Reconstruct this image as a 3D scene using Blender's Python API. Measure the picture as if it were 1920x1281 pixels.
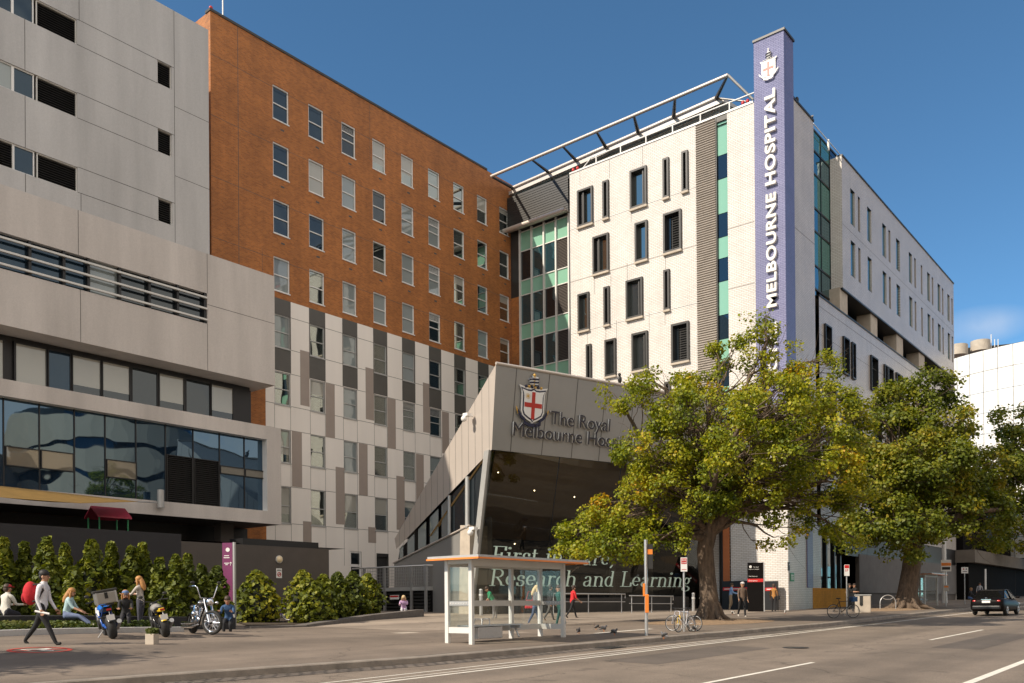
import bpy, bmesh, math, random
import numpy as np
from mathutils import Vector, Matrix
random.seed(7); rng=np.random.default_rng(7)
scn=bpy.context.scene
for o in list(bpy.data.objects): bpy.data.objects.remove(o)
col=scn.collection
R_=math.radians
# ---------------------------------------------------------------- camera
FPX,CX,CY=1631.39,960.0,1124.61          # focal length and principal point in photo pixels (1920 wide)
MC=np.array([[ 7.72474816e-01,6.35001111e-01,-7.49983965e-03],
 [-8.90519866e-03,-9.77158911e-04,-9.99959870e-01],
 [-6.34982957e-01,7.72510604e-01,4.89998039e-03]])   # rows: right, down, forward
cd=bpy.data.cameras.new('camera'); cam=bpy.data.objects.new('camera',cd); col.objects.link(cam)
cd.sensor_width=36; cd.lens=FPX/1920*36; cd.sensor_fit='HORIZONTAL'
cd.shift_x=0; cd.shift_y=(CY-640.5)/1920; cd.clip_end=2000; cd.clip_start=.1
mw=Matrix.Identity(4)
for i in range(3):
    mw[i][0]=MC[0][i]; mw[i][1]=-MC[1][i]; mw[i][2]=-MC[2][i]
cam.matrix_world=mw; scn.camera=cam
# ---------------------------------------------------------------- light
EL,SUNAZ=38.0,math.atan2(-.345,-.939)
sund=Vector((math.sin(SUNAZ)*math.cos(R_(EL)),math.cos(SUNAZ)*math.cos(R_(EL)),math.sin(R_(EL))))
w=bpy.data.worlds.new('World'); scn.world=w; w.use_nodes=True
nt=w.node_tree; bg=nt.nodes['Background']; sky=nt.nodes.new('ShaderNodeTexSky')
sky.sky_type='NISHITA'; sky.sun_disc=False; sky.sun_elevation=R_(EL); sky.sun_rotation=SUNAZ%(2*math.pi)
sky.air_density=.8; sky.dust_density=.3; sky.ozone_density=3.5; sky.altitude=1500
def _n(t,**k):
    n=nt.nodes.new(t)
    for a,v in k.items(): setattr(n,a,v)
    return n
Lw=nt.links.new
tn=_n('ShaderNodeMix',data_type='RGBA',blend_type='MULTIPLY'); tn.inputs[0].default_value=1; tn.inputs[7].default_value=(.60,.84,.83,1)   # drier, less violet air
Lw(sky.outputs[0],tn.inputs[6])
# cloud added in unseen eastern sky to warm shaded walls; small wisp at right
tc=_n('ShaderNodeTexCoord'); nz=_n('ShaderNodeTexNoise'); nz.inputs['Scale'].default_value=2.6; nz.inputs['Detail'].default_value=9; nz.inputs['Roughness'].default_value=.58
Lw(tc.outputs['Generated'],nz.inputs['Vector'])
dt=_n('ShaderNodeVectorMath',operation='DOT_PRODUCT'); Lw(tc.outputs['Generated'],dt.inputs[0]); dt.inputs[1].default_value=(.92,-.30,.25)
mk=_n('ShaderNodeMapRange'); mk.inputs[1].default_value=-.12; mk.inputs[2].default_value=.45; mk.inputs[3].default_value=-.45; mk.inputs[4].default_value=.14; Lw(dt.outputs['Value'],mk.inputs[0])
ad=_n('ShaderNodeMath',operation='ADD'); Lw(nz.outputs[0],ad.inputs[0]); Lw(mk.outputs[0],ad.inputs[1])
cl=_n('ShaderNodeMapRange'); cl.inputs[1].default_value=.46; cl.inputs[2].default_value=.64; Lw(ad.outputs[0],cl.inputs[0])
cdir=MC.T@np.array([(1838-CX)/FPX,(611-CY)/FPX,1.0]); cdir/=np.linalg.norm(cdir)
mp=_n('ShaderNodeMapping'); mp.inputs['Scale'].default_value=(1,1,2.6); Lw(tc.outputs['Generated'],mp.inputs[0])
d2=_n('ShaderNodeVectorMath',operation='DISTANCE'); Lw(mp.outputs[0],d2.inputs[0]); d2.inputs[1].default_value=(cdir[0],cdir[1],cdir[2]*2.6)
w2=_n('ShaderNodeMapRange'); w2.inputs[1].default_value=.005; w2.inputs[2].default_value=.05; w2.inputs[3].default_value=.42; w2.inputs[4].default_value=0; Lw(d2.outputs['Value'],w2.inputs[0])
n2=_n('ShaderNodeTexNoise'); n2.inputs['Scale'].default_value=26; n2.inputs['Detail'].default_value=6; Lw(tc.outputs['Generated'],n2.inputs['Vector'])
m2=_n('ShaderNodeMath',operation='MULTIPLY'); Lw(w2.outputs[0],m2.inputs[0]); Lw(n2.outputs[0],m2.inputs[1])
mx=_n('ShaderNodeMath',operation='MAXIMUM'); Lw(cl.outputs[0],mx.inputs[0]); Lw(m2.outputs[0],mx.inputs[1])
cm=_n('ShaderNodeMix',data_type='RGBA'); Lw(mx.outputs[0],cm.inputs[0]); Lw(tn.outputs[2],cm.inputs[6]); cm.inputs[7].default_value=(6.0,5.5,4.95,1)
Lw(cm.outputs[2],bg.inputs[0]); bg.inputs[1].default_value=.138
sl=bpy.data.lights.new('sun','SUN'); sl.energy=4.0; sl.angle=R_(.55); sl.color=(1,.88,.72)
so=bpy.data.objects.new('sun',sl); col.objects.link(so); so.rotation_euler=sund.to_track_quat('Z','Y').to_euler()
vs=scn.view_settings; vs.view_transform='Standard'; vs.look='None'; vs.exposure=.58; vs.gamma=1; vs.use_curve_mapping=False
# ---------------------------------------------------------------- projection helpers: a photo pixel -> the point where its ray meets a real plane
def ray(px,py): return MC.T@np.array([(px-CX)/FPX,(py-CY)/FPX,1.0])
def onx(px,py,x): r=ray(px,py); return r*(x/r[0])
def ony(px,py,y): r=ray(px,py); return r*(y/r[1])
def onz(px,py,z): r=ray(px,py); return r*(z/r[2])
def onpl(px,py,p0,n): r=ray(px,py); return r*(np.dot(p0,n)/np.dot(r,n))
def atd(px,py,d): return ray(px,py)*d
def dep(p): return float(MC[2]@np.array(p))
def S_(t): t=min(1,max(0,t)); return t*t*(3-2*t)
def zg(x,y): return -1.7-.0192*x+.014*y+.035*max(0,-16-x)*S_((22-y)/14)
def ong(px,py,dz=0):
    r=ray(px,py); last=3.0
    for t in np.linspace(3,300,1500):
        p=r*t
        if p[2]<zg(p[0],p[1])+dz:
            lo,hi=last,t
            for _ in range(30):
                m=(lo+hi)/2; q=r*m
                if q[2]<zg(q[0],q[1])+dz: hi=m
                else: lo=m
            return r*hi
        last=t
    return r*300
# ---------------------------------------------------------------- objects
WORLD=set()
def tag(o,label=None,cat=None,group=None,kind=None):
    if label: o['label']=label
    if cat: o['category']=cat
    if group: o['group']=group
    if kind: o['kind']=kind
    return o
def thing(name,label,cat,loc=(0,0,0),rotz=0,group=None,world=False):
    o=bpy.data.objects.new(name,None); col.objects.link(o); o.empty_display_size=.2
    o.location=loc; o.rotation_euler=(0,0,rotz)
    if world: WORLD.add(o.name)
    return tag(o,label,cat,group)
def par(o,p):
    o.parent=p
    if p.name in WORLD:
        o.matrix_parent_inverse=p.matrix_basis.inverted()
class MB:
    def __init__(s): s.v=[];s.f=[];s.m=[];s.sm=[]
    def add(s,vs,fs,mi=0,sm=False):
        b=len(s.v); s.v+= [tuple(map(float,p)) for p in vs]
        for f in fs: s.f.append(tuple(b+i for i in f)); s.m.append(mi); s.sm.append(sm)
        return s
    def poly(s,pts,mi=0): return s.add(pts,[tuple(range(len(pts)))],mi)
    def hexa(s,P,mi=0):  # 8 pts: bottom 4 ccw, top 4 ccw
        return s.add(P,[(3,2,1,0),(4,5,6,7),(0,1,5,4),(1,2,6,5),(2,3,7,6),(3,0,4,7)],mi)
    def box(s,c,d,mi=0,rz=0,M=None):
        hx,hy,hz=d[0]/2,d[1]/2,d[2]/2
        P=[Vector((x,y,z)) for z in(-hz,hz) for x,y in((-hx,-hy),(hx,-hy),(hx,hy),(-hx,hy))]
        rm=M or Matrix.Rotation(rz,3,'Z'); c=Vector(c)
        return s.hexa([rm@p+c for p in P],mi)
    def tube(s,pts,r,n=8,mi=0,cap=True,sm=True,closed=False):
        pts=[Vector(p) for p in pts]; k=len(pts)
        rs=list(r) if hasattr(r,'__len__') else [r]*k
        V=[];F=[];prev=None
        for i,p in enumerate(pts):
            a=pts[(i-1)%k] if (i>0 or closed) else p; b=pts[(i+1)%k] if (i<k-1 or closed) else p
            t=(b-a); t=t.normalized() if t.length>1e-9 else Vector((0,0,1))
            if prev is None:
                u=t.cross(Vector((0,0,1)));
                if u.length<.05: u=t.cross(Vector((1,0,0)))
            else: u=prev-t*prev.dot(t)
            u.normalize(); prev=u; w_=t.cross(u)
            for j in range(n):
                an=2*math.pi*j/n; V.append(p+(u*math.cos(an)+w_*math.sin(an))*rs[i])
        m=k if closed else k-1
        for i in range(m):
            for j in range(n):
                i2=(i+1)%k; j2=(j+1)%n
                F.append((i*n+j,i*n+j2,i2*n+j2,i2*n+j))
        s.add(V,F,mi,sm)
        if cap and not closed:
            s.add(V[:n],[tuple(reversed(range(n)))],mi); s.add(V[-n:],[tuple(range(n))],mi)
        return s
    def cyl(s,a,b,r,n=16,mi=0,r2=None): return s.tube([a,b],[r,r if r2 is None else r2],n,mi)
    def sph(s,c,r,nu=12,nv=8,mi=0,M=None,v0=-1,v1=1):
        r=(r,r,r) if not hasattr(r,'__len__') else r; V=[];F=[]; c=Vector(c)
        for i in range(nv+1):
            ph=math.pi/2*(v0+(v1-v0)*i/nv)
            for j in range(nu):
                th=2*math.pi*j/nu
                p=Vector((r[0]*math.cos(ph)*math.cos(th),r[1]*math.cos(ph)*math.sin(th),r[2]*math.sin(ph)))
                V.append((M@p if M else p)+c)
        for i in range(nv):
            for j in range(nu):
                F.append((i*nu+j,i*nu+(j+1)%nu,(i+1)*nu+(j+1)%nu,(i+1)*nu+j))
        return s.add(V,F,mi,True)
    def torus(s,c,R,r,ax,nu=28,nv=8,mi=0,flat=1):
        ax=Vector(ax).normalized(); u=ax.cross(Vector((0,0,1)))
        if u.length<.05:u=ax.cross(Vector((1,0,0)))
        u.normalize(); v=ax.cross(u); c=Vector(c); V=[];F=[]
        for i in range(nu):
            a=2*math.pi*i/nu; d=u*math.cos(a)+v*math.sin(a)
            for j in range(nv):
                b=2*math.pi*j/nv; V.append(c+d*(R+r*math.cos(b))+ax*(r*flat*math.sin(b)))
        for i in range(nu):
            for j in range(nv):
                F.append((i*nv+j,((i+1)%nu)*nv+j,((i+1)%nu)*nv+(j+1)%nv,i*nv+(j+1)%nv))
        return s.add(V,F,mi,True)
    def ext(s,pts,vec,mi=0,mside=None):
        vec=Vector(vec); A=[Vector(p) for p in pts]; n=len(A); B=[p+vec for p in A]
        s.add(A+B,[tuple(range(n)),tuple(range(2*n-1,n-1,-1))],mi)
        s.add(A+B,[(i,n+i,n+(i+1)%n,(i+1)%n) for i in range(n)],mi if mside is None else mside)
        return s
    def build(s,name,mats,parent=None,bevel=0):
        me=bpy.data.meshes.new(name); me.from_pydata(s.v,[],s.f)
        for m in (mats if isinstance(mats,(list,tuple)) else [mats]): me.materials.append(m)
        me.polygons.foreach_set('material_index',s.m); me.polygons.foreach_set('use_smooth',s.sm)
        if s.f:
            bm=bmesh.new(); bm.from_mesh(me); bmesh.ops.recalc_face_normals(bm,faces=bm.faces); bm.to_mesh(me); bm.free()
        me.update()
        o=bpy.data.objects.new(name,me); col.objects.link(o)
        if parent is not None: par(o,parent)
        if bevel:
            b=o.modifiers.new('bevel','BEVEL'); b.width=bevel; b.segments=2; b.limit_method='ANGLE'; b.angle_limit=R_(40)
        return o
def merge(dst,src):
    """surface pattern (joints, panels) goes into the mesh of the part it lies on"""
    md,ms=dst.data,src.data; off=len(md.materials)
    for m in ms.materials: md.materials.append(m)
    n=len(md.vertices); V=[tuple(v.co) for v in md.vertices]+[tuple(v.co) for v in ms.vertices]
    F=[tuple(p.vertices) for p in md.polygons]+[tuple(i+n for i in p.vertices) for p in ms.polygons]
    I=[p.material_index for p in md.polygons]+[p.material_index+off for p in ms.polygons]; Sm=[p.use_smooth for p in md.polygons]+[p.use_smooth for p in ms.polygons]
    nm=md.name; me=bpy.data.meshes.new(nm); me.from_pydata(V,[],F)
    for m in md.materials: me.materials.append(m)
    me.polygons.foreach_set('material_index',I); me.polygons.foreach_set('use_smooth',Sm); me.update(); dst.data=me; bpy.data.objects.remove(src)
def dup(root,loc,rotz,label=None,group=None):
    r=root.copy(); col.objects.link(r); r.location=loc; r.rotation_euler=(0,0,rotz)
    if label: r['label']=label
    if group: r['group']=group
    for ch in list(root.children):
        c=ch.copy(); col.objects.link(c); c.parent=r
        for g in ch.children:
            d=g.copy(); col.objects.link(d); d.parent=c
    return r
# ---------------------------------------------------------------- materials
def nmat(name):
    m=bpy.data.materials.new(name); m.use_nodes=True; return m,m.node_tree,m.node_tree.nodes['Principled BSDF']
def _pos(nt): return nt.nodes.new('ShaderNodeNewGeometry').outputs['Position']
def mat(name,c,rough=.6,metal=0,vary=.12,scale=1.5,bump=0,bscale=40,spec=.5,stain=0,coat=0,streak=False,obj=False,fine=0):
    m,nt,b=nmat(name); L=nt.links.new; N=nt.nodes.new
    b.inputs['Roughness'].default_value=rough; b.inputs['Metallic'].default_value=metal
    b.inputs['Specular IOR Level'].default_value=spec; b.inputs['Coat Weight'].default_value=coat
    c=tuple(c)+(1,)
    pos=N('ShaderNodeTexCoord').outputs['Object'] if obj else _pos(nt)
    if vary:
        if streak:
            mp=N('ShaderNodeMapping'); mp.inputs['Scale'].default_value=(1,1,.12); L(pos,mp.inputs[0]); pv=mp.outputs[0]
        else: pv=pos
        t=N('ShaderNodeTexNoise'); t.inputs['Scale'].default_value=scale; t.inputs['Detail'].default_value=6; t.inputs['Roughness'].default_value=.6; L(pv,t.inputs['Vector'])
        r=N('ShaderNodeMapRange'); r.inputs[1].default_value=.25; r.inputs[2].default_value=.75; r.inputs[3].default_value=1-vary; r.inputs[4].default_value=1+vary; L(t.outputs[0],r.inputs[0])
        out=r.outputs[0]
        if fine:
            t2=N('ShaderNodeTexNoise'); t2.inputs['Scale'].default_value=scale*30; t2.inputs['Detail'].default_value=3; L(pos,t2.inputs['Vector'])
            r2=N('ShaderNodeMapRange'); r2.inputs[1].default_value=.3; r2.inputs[2].default_value=.7; r2.inputs[3].default_value=1-fine; r2.inputs[4].default_value=1+fine; L(t2.outputs[0],r2.inputs[0])
            mu=N('ShaderNodeMath'); mu.operation='MULTIPLY'; L(out,mu.inputs[0]); L(r2.outputs[0],mu.inputs[1]); out=mu.outputs[0]
        x=N('ShaderNodeMix'); x.data_type='RGBA'; x.blend_type='MULTIPLY'; x.inputs[0].default_value=1; x.inputs[6].default_value=c
        L(out,x.inputs[7]); L(x.outputs[2],b.inputs['Base Color'])
    else: b.inputs['Base Color'].default_value=c
    if bump:
        t=N('ShaderNodeTexNoise'); t.inputs['Scale'].default_value=bscale; t.inputs['Detail'].default_value=4; L(pos,t.inputs['Vector'])
        bp=N('ShaderNodeBump'); bp.inputs['Strength'].default_value=bump; bp.inputs['Distance'].default_value=.02; L(t.outputs[0],bp.inputs['Height']); L(bp.outputs[0],b.inputs['Normal'])
    return m
def brick(name,axis,c1,c2,cm,bw,bh,ms,rough=.7,bump=.3,vary=.15,spec=.5,patch=None,off=.5):
    m,nt,b=nmat(name); L=nt.links.new; N=nt.nodes.new
    b.inputs['Roughness'].default_value=rough; b.inputs['Specular IOR Level'].default_value=spec
    sp=N('ShaderNodeSeparateXYZ'); L(_pos(nt),sp.inputs[0]); cb=N('ShaderNodeCombineXYZ')
    L(sp.outputs['Y' if axis=='x' else 'X'],cb.inputs[0]); L(sp.outputs['Z'],cb.inputs[1])
    t=N('ShaderNodeTexBrick'); L(cb.outputs[0],t.inputs['Vector']); t.offset=off
    t.inputs['Color1'].default_value=tuple(c1)+(1,); t.inputs['Color2'].default_value=tuple(c2)+(1,); t.inputs['Mortar'].default_value=tuple(cm)+(1,)
    t.inputs['Scale'].default_value=1; t.inputs['Brick Width'].default_value=bw; t.inputs['Row Height'].default_value=bh; t.inputs['Mortar Size'].default_value=ms; t.inputs['Mortar Smooth'].default_value=.2; t.inputs['Bias'].default_value=-.1
    n=N('ShaderNodeTexNoise'); n.inputs['Scale'].default_value=.45; n.inputs['Detail'].default_value=7; n.inputs['Roughness'].default_value=.65; L(cb.outputs[0],n.inputs['Vector'])
    mp=N('ShaderNodeMapRange'); mp.inputs[1].default_value=.3; mp.inputs[2].default_value=.7; mp.inputs[3].default_value=1-vary; mp.inputs[4].default_value=1+vary; L(n.outputs[0],mp.inputs[0])
    x=N('ShaderNodeMix'); x.data_type='RGBA'; x.blend_type='MULTIPLY'; x.inputs[0].default_value=1; L(t.outputs[0],x.inputs[6]); L(mp.outputs[0],x.inputs[7])
    mq=N('ShaderNodeMapping'); mq.inputs['Scale'].default_value=(1.6,.07,1); L(cb.outputs[0],mq.inputs[0]); n2=N('ShaderNodeTexNoise'); n2.inputs['Scale'].default_value=1; n2.inputs['Detail'].default_value=5; L(mq.outputs[0],n2.inputs['Vector'])
    m2=N('ShaderNodeMapRange'); m2.inputs[1].default_value=.35; m2.inputs[2].default_value=.65; m2.inputs[3].default_value=1-vary*.55; m2.inputs[4].default_value=1+vary*.3; L(n2.outputs[0],m2.inputs[0])
    x2=N('ShaderNodeMix'); x2.data_type='RGBA'; x2.blend_type='MULTIPLY'; x2.inputs[0].default_value=1; L(x.outputs[2],x2.inputs[6]); L(m2.outputs[0],x2.inputs[7]); L(x2.outputs[2],b.inputs['Base Color'])
    bp=N('ShaderNodeBump'); bp.inputs['Strength'].default_value=bump; bp.inputs['Distance'].default_value=.02; bp.invert=True; L(t.outputs['Fac'],bp.inputs['Height']); L(bp.outputs[0],b.inputs['Normal'])
    return m
def glass(name,base=(.01,.015,.02),refl=.25,tint=(.9,.97,1),wav=.012,wscale=.5,transp=0,tcol=(.6,.65,.65)):
    m,nt,b=nmat(name); L=nt.links.new; N=nt.nodes.new; nt.nodes.remove(b)
    out=nt.nodes['Material Output']
    d=N('ShaderNodeBsdfDiffuse'); d.inputs[0].default_value=tuple(base)+(1,)
    body=d.outputs[0]
    if transp:
        tr=N('ShaderNodeBsdfTransparent'); tr.inputs[0].default_value=tuple(tcol)+(1,)
        mx=N('ShaderNodeMixShader'); mx.inputs[0].default_value=transp; L(d.outputs[0],mx.inputs[1]); L(tr.outputs[0],mx.inputs[2]); body=mx.outputs[0]
    g=N('ShaderNodeBsdfGlossy'); g.inputs['Color'].default_value=tuple(tint)+(1,); g.inputs['Roughness'].default_value=.015
    fr=N('ShaderNodeLayerWeight'); fr.inputs[0].default_value=.5; pw=N('ShaderNodeMath'); pw.operation='POWER'; L(fr.outputs['Facing'],pw.inputs[0]); pw.inputs[1].default_value=3.5
    ma=N('ShaderNodeMath'); ma.operation='MULTIPLY_ADD'; ma.use_clamp=True; L(pw.outputs[0],ma.inputs[0]); ma.inputs[1].default_value=.7; ma.inputs[2].default_value=refl+.04
    if wav:
        n=N('ShaderNodeTexNoise'); n.inputs['Scale'].default_value=wscale; n.inputs['Detail'].default_value=1; L(_pos(nt),n.inputs['Vector'])
        bp=N('ShaderNodeBump'); bp.inputs['Strength'].default_value=1; bp.inputs['Distance'].default_value=wav; L(n.outputs[0],bp.inputs['Height']); L(bp.outputs[0],g.inputs['Normal'])
    mx=N('ShaderNodeMixShader'); L(ma.outputs[0],mx.inputs[0]); L(body,mx.inputs[1]); L(g.outputs[0],mx.inputs[2]); L(mx.outputs[0],out.inputs[0])
    return m
def emit(name,c,s):
    m,nt,b=nmat(name); b.inputs['Emission Color'].default_value=tuple(c)+(1,); b.inputs['Emission Strength'].default_value=s; b.inputs['Base Color'].default_value=tuple(c)+(1,); return m
M=dict(matte=mat('matte_black',(.008,.007,.007),.9,spec=.05),
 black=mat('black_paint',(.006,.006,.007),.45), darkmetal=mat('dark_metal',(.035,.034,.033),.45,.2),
 charcoal=mat('charcoal_metal',(.05,.048,.045),.5,.3,bump=0), white=mat('white_paint',(.75,.74,.72),.45,vary=.06),
 offwhite=mat('off_white_frame',(.62,.61,.58),.5,vary=.06), steel=mat('galvanised_steel',(.5,.5,.5),.4,.7),
 lightmetal=mat('light_grey_metal',(.42,.42,.41),.45,.3), chrome=mat('chrome',(.8,.8,.82),.12,1,vary=0), rubber=mat('rubber',(.02,.02,.02),.8,vary=.1),
 red=mat('red_paint',(.5,.02,.02),.4), orange=mat('orange_paint',(.75,.22,.03),.45), green=mat('green_paint',(.02,.22,.08),.4), yellow=mat('yellow_paint',(.75,.5,.02),.35),
 blue=mat('blue_paint',(.01,.1,.5),.3), navy=mat('navy_paint',(.012,.014,.045),.5), gold=mat('gold_paint',(.6,.36,.08),.4),
 conc=mat('concrete_panel',(.455,.447,.44),.8,vary=.18,scale=.55,bump=.08,bscale=25,streak=True,fine=.05),
 conc2=mat('precast_concrete',(.53,.488,.455),.8,vary=.2,scale=.5,bump=.08,bscale=25,streak=True,fine=.05),
 joint=mat('joint_sealant',(.08,.075,.07),.8),
 brickx=brick('orange_brick','x',(.44,.145,.026),(.27,.08,.014),(.34,.18,.075),.24,.086,.010,bump=.5,vary=.17),
 bricky=brick('orange_brick_side','y',(.44,.145,.026),(.27,.08,.014),(.34,.18,.075),.24,.086,.010,bump=.4,vary=.3),
 wtx=brick('white_glazed_brick_shaded','x',(.53,.485,.45),(.48,.44,.41),(.27,.23,.20),.33,.115,.011,rough=.3,bump=.5,vary=.10),  # darker copy of the white brick: street-side shade put into the colour
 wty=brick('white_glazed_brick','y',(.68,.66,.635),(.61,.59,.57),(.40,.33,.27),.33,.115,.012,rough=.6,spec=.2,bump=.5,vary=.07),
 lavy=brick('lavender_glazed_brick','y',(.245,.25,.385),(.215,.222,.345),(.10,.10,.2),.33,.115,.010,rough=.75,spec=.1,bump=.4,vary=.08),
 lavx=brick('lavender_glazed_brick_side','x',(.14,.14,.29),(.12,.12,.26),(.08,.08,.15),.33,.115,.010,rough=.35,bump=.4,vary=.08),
 yelx=brick('mustard_tile','x',(.66,.32,.03),(.56,.26,.025),(.4,.2,.04),.12,.12,.006,rough=.7,spec=.15,bump=.4,off=0),
 glassd=glass('dark_glass',(.008,.012,.016),.05,(.75,.82,.85)), glassx=glass('box_glass',(.006,.014,.028),.24,(.30,.47,.64),wav=.02), glassm=glass('mirror_window',(.012,.016,.018),.30,(.85,.92,.85),wav=.008), glassb=glass('blue_glass',(.008,.018,.03),.05,(.45,.6,.75),wav=.02), glassg=glass('green_spandrel',(.22,.44,.33),.03,(.85,1,.95),wav=0),
 tealspan=glass('teal_spandrel',(.035,.13,.115),.03,(.8,1,1),wav=0), glasst=glass('teal_glass',(.006,.035,.05),.12,(.7,.95,1),wav=.03),
 blind=glass('window_with_blind',(.34,.33,.29),.05,wav=.01), curtain=glass('window_with_curtain',(.22,.25,.25),.06,wav=.01),
 clear=glass('clear_glass',(.3,.33,.32),-.015,wav=0,transp=.97,tcol=(.95,.97,.96)), pane=glass('entry_glass',(.01,.01,.008),.02,wav=.01,wscale=.25,transp=.85,tcol=(.34,.33,.29)),
 clad=mat('white_cladding',(.82,.77,.715),.5,vary=.06,scale=.6,streak=True), cladgrey=mat('mauve_grey_cladding',(.33,.275,.24),.5,vary=.05), claddark=mat('charcoal_cladding',(.085,.08,.072),.5,vary=.08),
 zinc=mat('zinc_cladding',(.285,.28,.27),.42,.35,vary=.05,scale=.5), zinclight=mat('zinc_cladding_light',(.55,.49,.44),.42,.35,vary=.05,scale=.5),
 hoard=mat('dark_hoarding',(.016,.015,.018),.6), wallbrown=mat('brown_render',(.085,.072,.064),.85,vary=.08,bump=.1,bscale=60),
 stone=mat('stone_column',(.44,.38,.31),.8,vary=.15,scale=2), terracotta=mat('terracotta_panel',(.42,.13,.04),.6),
 roofgrey=mat('roof_sheet',(.45,.42,.39),.5,.2), grille=mat('perforated_screen',(.33,.295,.26),.5,.3),
 skin=mat('skin',(.45,.25,.16),.55,vary=.05), purple=mat('plum_sign',(.17,.025,.10),.5), cream=mat('cream_interior',(.5,.44,.33),.8),
)
# ================================================================= ground
KERB=[(-60,-18.5),(-20,-17.5),(0,-16.2),(7.5,-15.72),(9.9,-15.3),(14.4,-14.5),(18.4,-14.3),(23.2,-14.0),(31.8,-13.55),(37.8,-13.3),(51.5,-13.6),(75,-13.8),(110,-13.9),(260,-14)]
def kx(y):
    for (a,xa),(b,xb) in zip(KERB,KERB[1:]):
        if y<=b: return xa+(xb-xa)*(y-a)/(b-a)
    return -14
def asphalt(name,c,gr,warm=.0,sc=1.0):
    m,nt,b=nmat(name); L=nt.links.new; N=nt.nodes.new; pos=_pos(nt)
    n1=N('ShaderNodeTexNoise'); n1.inputs['Scale'].default_value=.35*sc; n1.inputs['Detail'].default_value=8; n1.inputs['Roughness'].default_value=.65
    mp=N('ShaderNodeMapping'); mp.inputs['Scale'].default_value=(1,.18,1); L(pos,mp.inputs[0]); L(mp.outputs[0],n1.inputs['Vector'])
    n2=N('ShaderNodeTexNoise'); n2.inputs['Scale'].default_value=60; n2.inputs['Detail'].default_value=2; L(pos,n2.inputs['Vector'])
    n3=N('ShaderNodeTexNoise'); n3.inputs['Scale'].default_value=.9; n3.inputs['Detail'].default_value=6; L(pos,n3.inputs['Vector'])
    r1=N('ShaderNodeMapRange'); r1.inputs[1].default_value=.3; r1.inputs[2].default_value=.7; r1.inputs[3].default_value=.8; r1.inputs[4].default_value=1.2; L(n1.outputs[0],r1.inputs[0])
    r2=N('ShaderNodeMapRange'); r2.inputs[1].default_value=.3; r2.inputs[2].default_value=.7; r2.inputs[3].default_value=1-gr; r2.inputs[4].default_value=1+gr; L(n2.outputs[0],r2.inputs[0])
    r3=N('ShaderNodeMapRange'); r3.inputs[1].default_value=.35; r3.inputs[2].default_value=.7; r3.inputs[3].default_value=.9; r3.inputs[4].default_value=1.12; L(n3.outputs[0],r3.inputs[0])
    a=N('ShaderNodeMath'); a.operation='MULTIPLY'; L(r1.outputs[0],a.inputs[0]); L(r2.outputs[0],a.inputs[1])
    a2=N('ShaderNodeMath'); a2.operation='MULTIPLY'; L(a.outputs[0],a2.inputs[0]); L(r3.outputs[0],a2.inputs[1])
    # cracks, oil spots and long wheel tracks worn into the surface
    dn=N('ShaderNodeTexNoise'); dn.inputs['Scale'].default_value=1.1; dn.inputs['Detail'].default_value=3; L(pos,dn.inputs['Vector'])
    va=N('ShaderNodeVectorMath'); va.operation='MULTIPLY_ADD'; L(dn.outputs['Color'],va.inputs[0]); va.inputs[1].default_value=(1.2,1.2,0); L(pos,va.inputs[2])
    vo=N('ShaderNodeTexVoronoi'); vo.feature='DISTANCE_TO_EDGE'; vo.inputs['Scale'].default_value=.17; L(va.outputs[0],vo.inputs['Vector'])
    cr=N('ShaderNodeMapRange'); cr.inputs[1].default_value=.0; cr.inputs[2].default_value=.0045; cr.inputs[3].default_value=.55; cr.inputs[4].default_value=1; L(vo.outputs['Distance'],cr.inputs[0])
    n4=N('ShaderNodeTexNoise'); n4.inputs['Scale'].default_value=.6; n4.inputs['Detail'].default_value=2; m4=N('ShaderNodeMapping'); m4.inputs['Scale'].default_value=(1.2,.02,1); L(pos,m4.inputs[0]); L(m4.outputs[0],n4.inputs['Vector'])
    r4=N('ShaderNodeMapRange'); r4.inputs[1].default_value=.38; r4.inputs[2].default_value=.62; r4.inputs[3].default_value=.84; r4.inputs[4].default_value=1.1; L(n4.outputs[0],r4.inputs[0])
    n5=N('ShaderNodeTexNoise'); n5.inputs['Scale'].default_value=1.7; n5.inputs['Detail'].default_value=1; L(pos,n5.inputs['Vector'])
    r5=N('ShaderNodeMapRange'); r5.inputs[1].default_value=.68; r5.inputs[2].default_value=.78; r5.inputs[3].default_value=1; r5.inputs[4].default_value=.72; L(n5.outputs[0],r5.inputs[0])
    for q in (cr,r4,r5):
        mm_=N('ShaderNodeMath'); mm_.operation='MULTIPLY'; L(a2.outputs[0],mm_.inputs[0]); L(q.outputs[0],mm_.inputs[1]); a2=mm_
    x=N('ShaderNodeMix'); x.data_type='RGBA'; x.blend_type='MULTIPLY'; x.inputs[0].default_value=1; x.inputs[6].default_value=tuple(c)+(1,); L(a2.outputs[0],x.inputs[7]); L(x.outputs[2],b.inputs['Base Color'])
    b.inputs['Roughness'].default_value=.8
    bp=N('ShaderNodeBump'); bp.inputs['Strength'].default_value=.35; bp.inputs['Distance'].default_value=.01; L(n2.outputs[0],bp.inputs['Height']); L(bp.outputs[0],b.inputs['Normal'])
    return m
M['road']=asphalt('road_asphalt',(.185,.148,.115),.4)
M['pave']=asphalt('footpath_asphalt',(.18,.143,.112),.25)
M['pave2']=asphalt('concrete_footpath',(.27,.22,.175),.12)
M['blue_stone']=mat('bluestone',(.13,.115,.105),.8,vary=.25,scale=4,bump=.3,bscale=30)
M['line']=mat('road_paint',(.72,.68,.60),.7,vary=.15,scale=3,fine=.15)
M['earth']=mat('base_ground',(.12,.10,.08),.9)
M['mulch']=mat('wood_chips',(.26,.175,.105),.9,vary=.4,scale=9,bump=.6,bscale=30)
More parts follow.
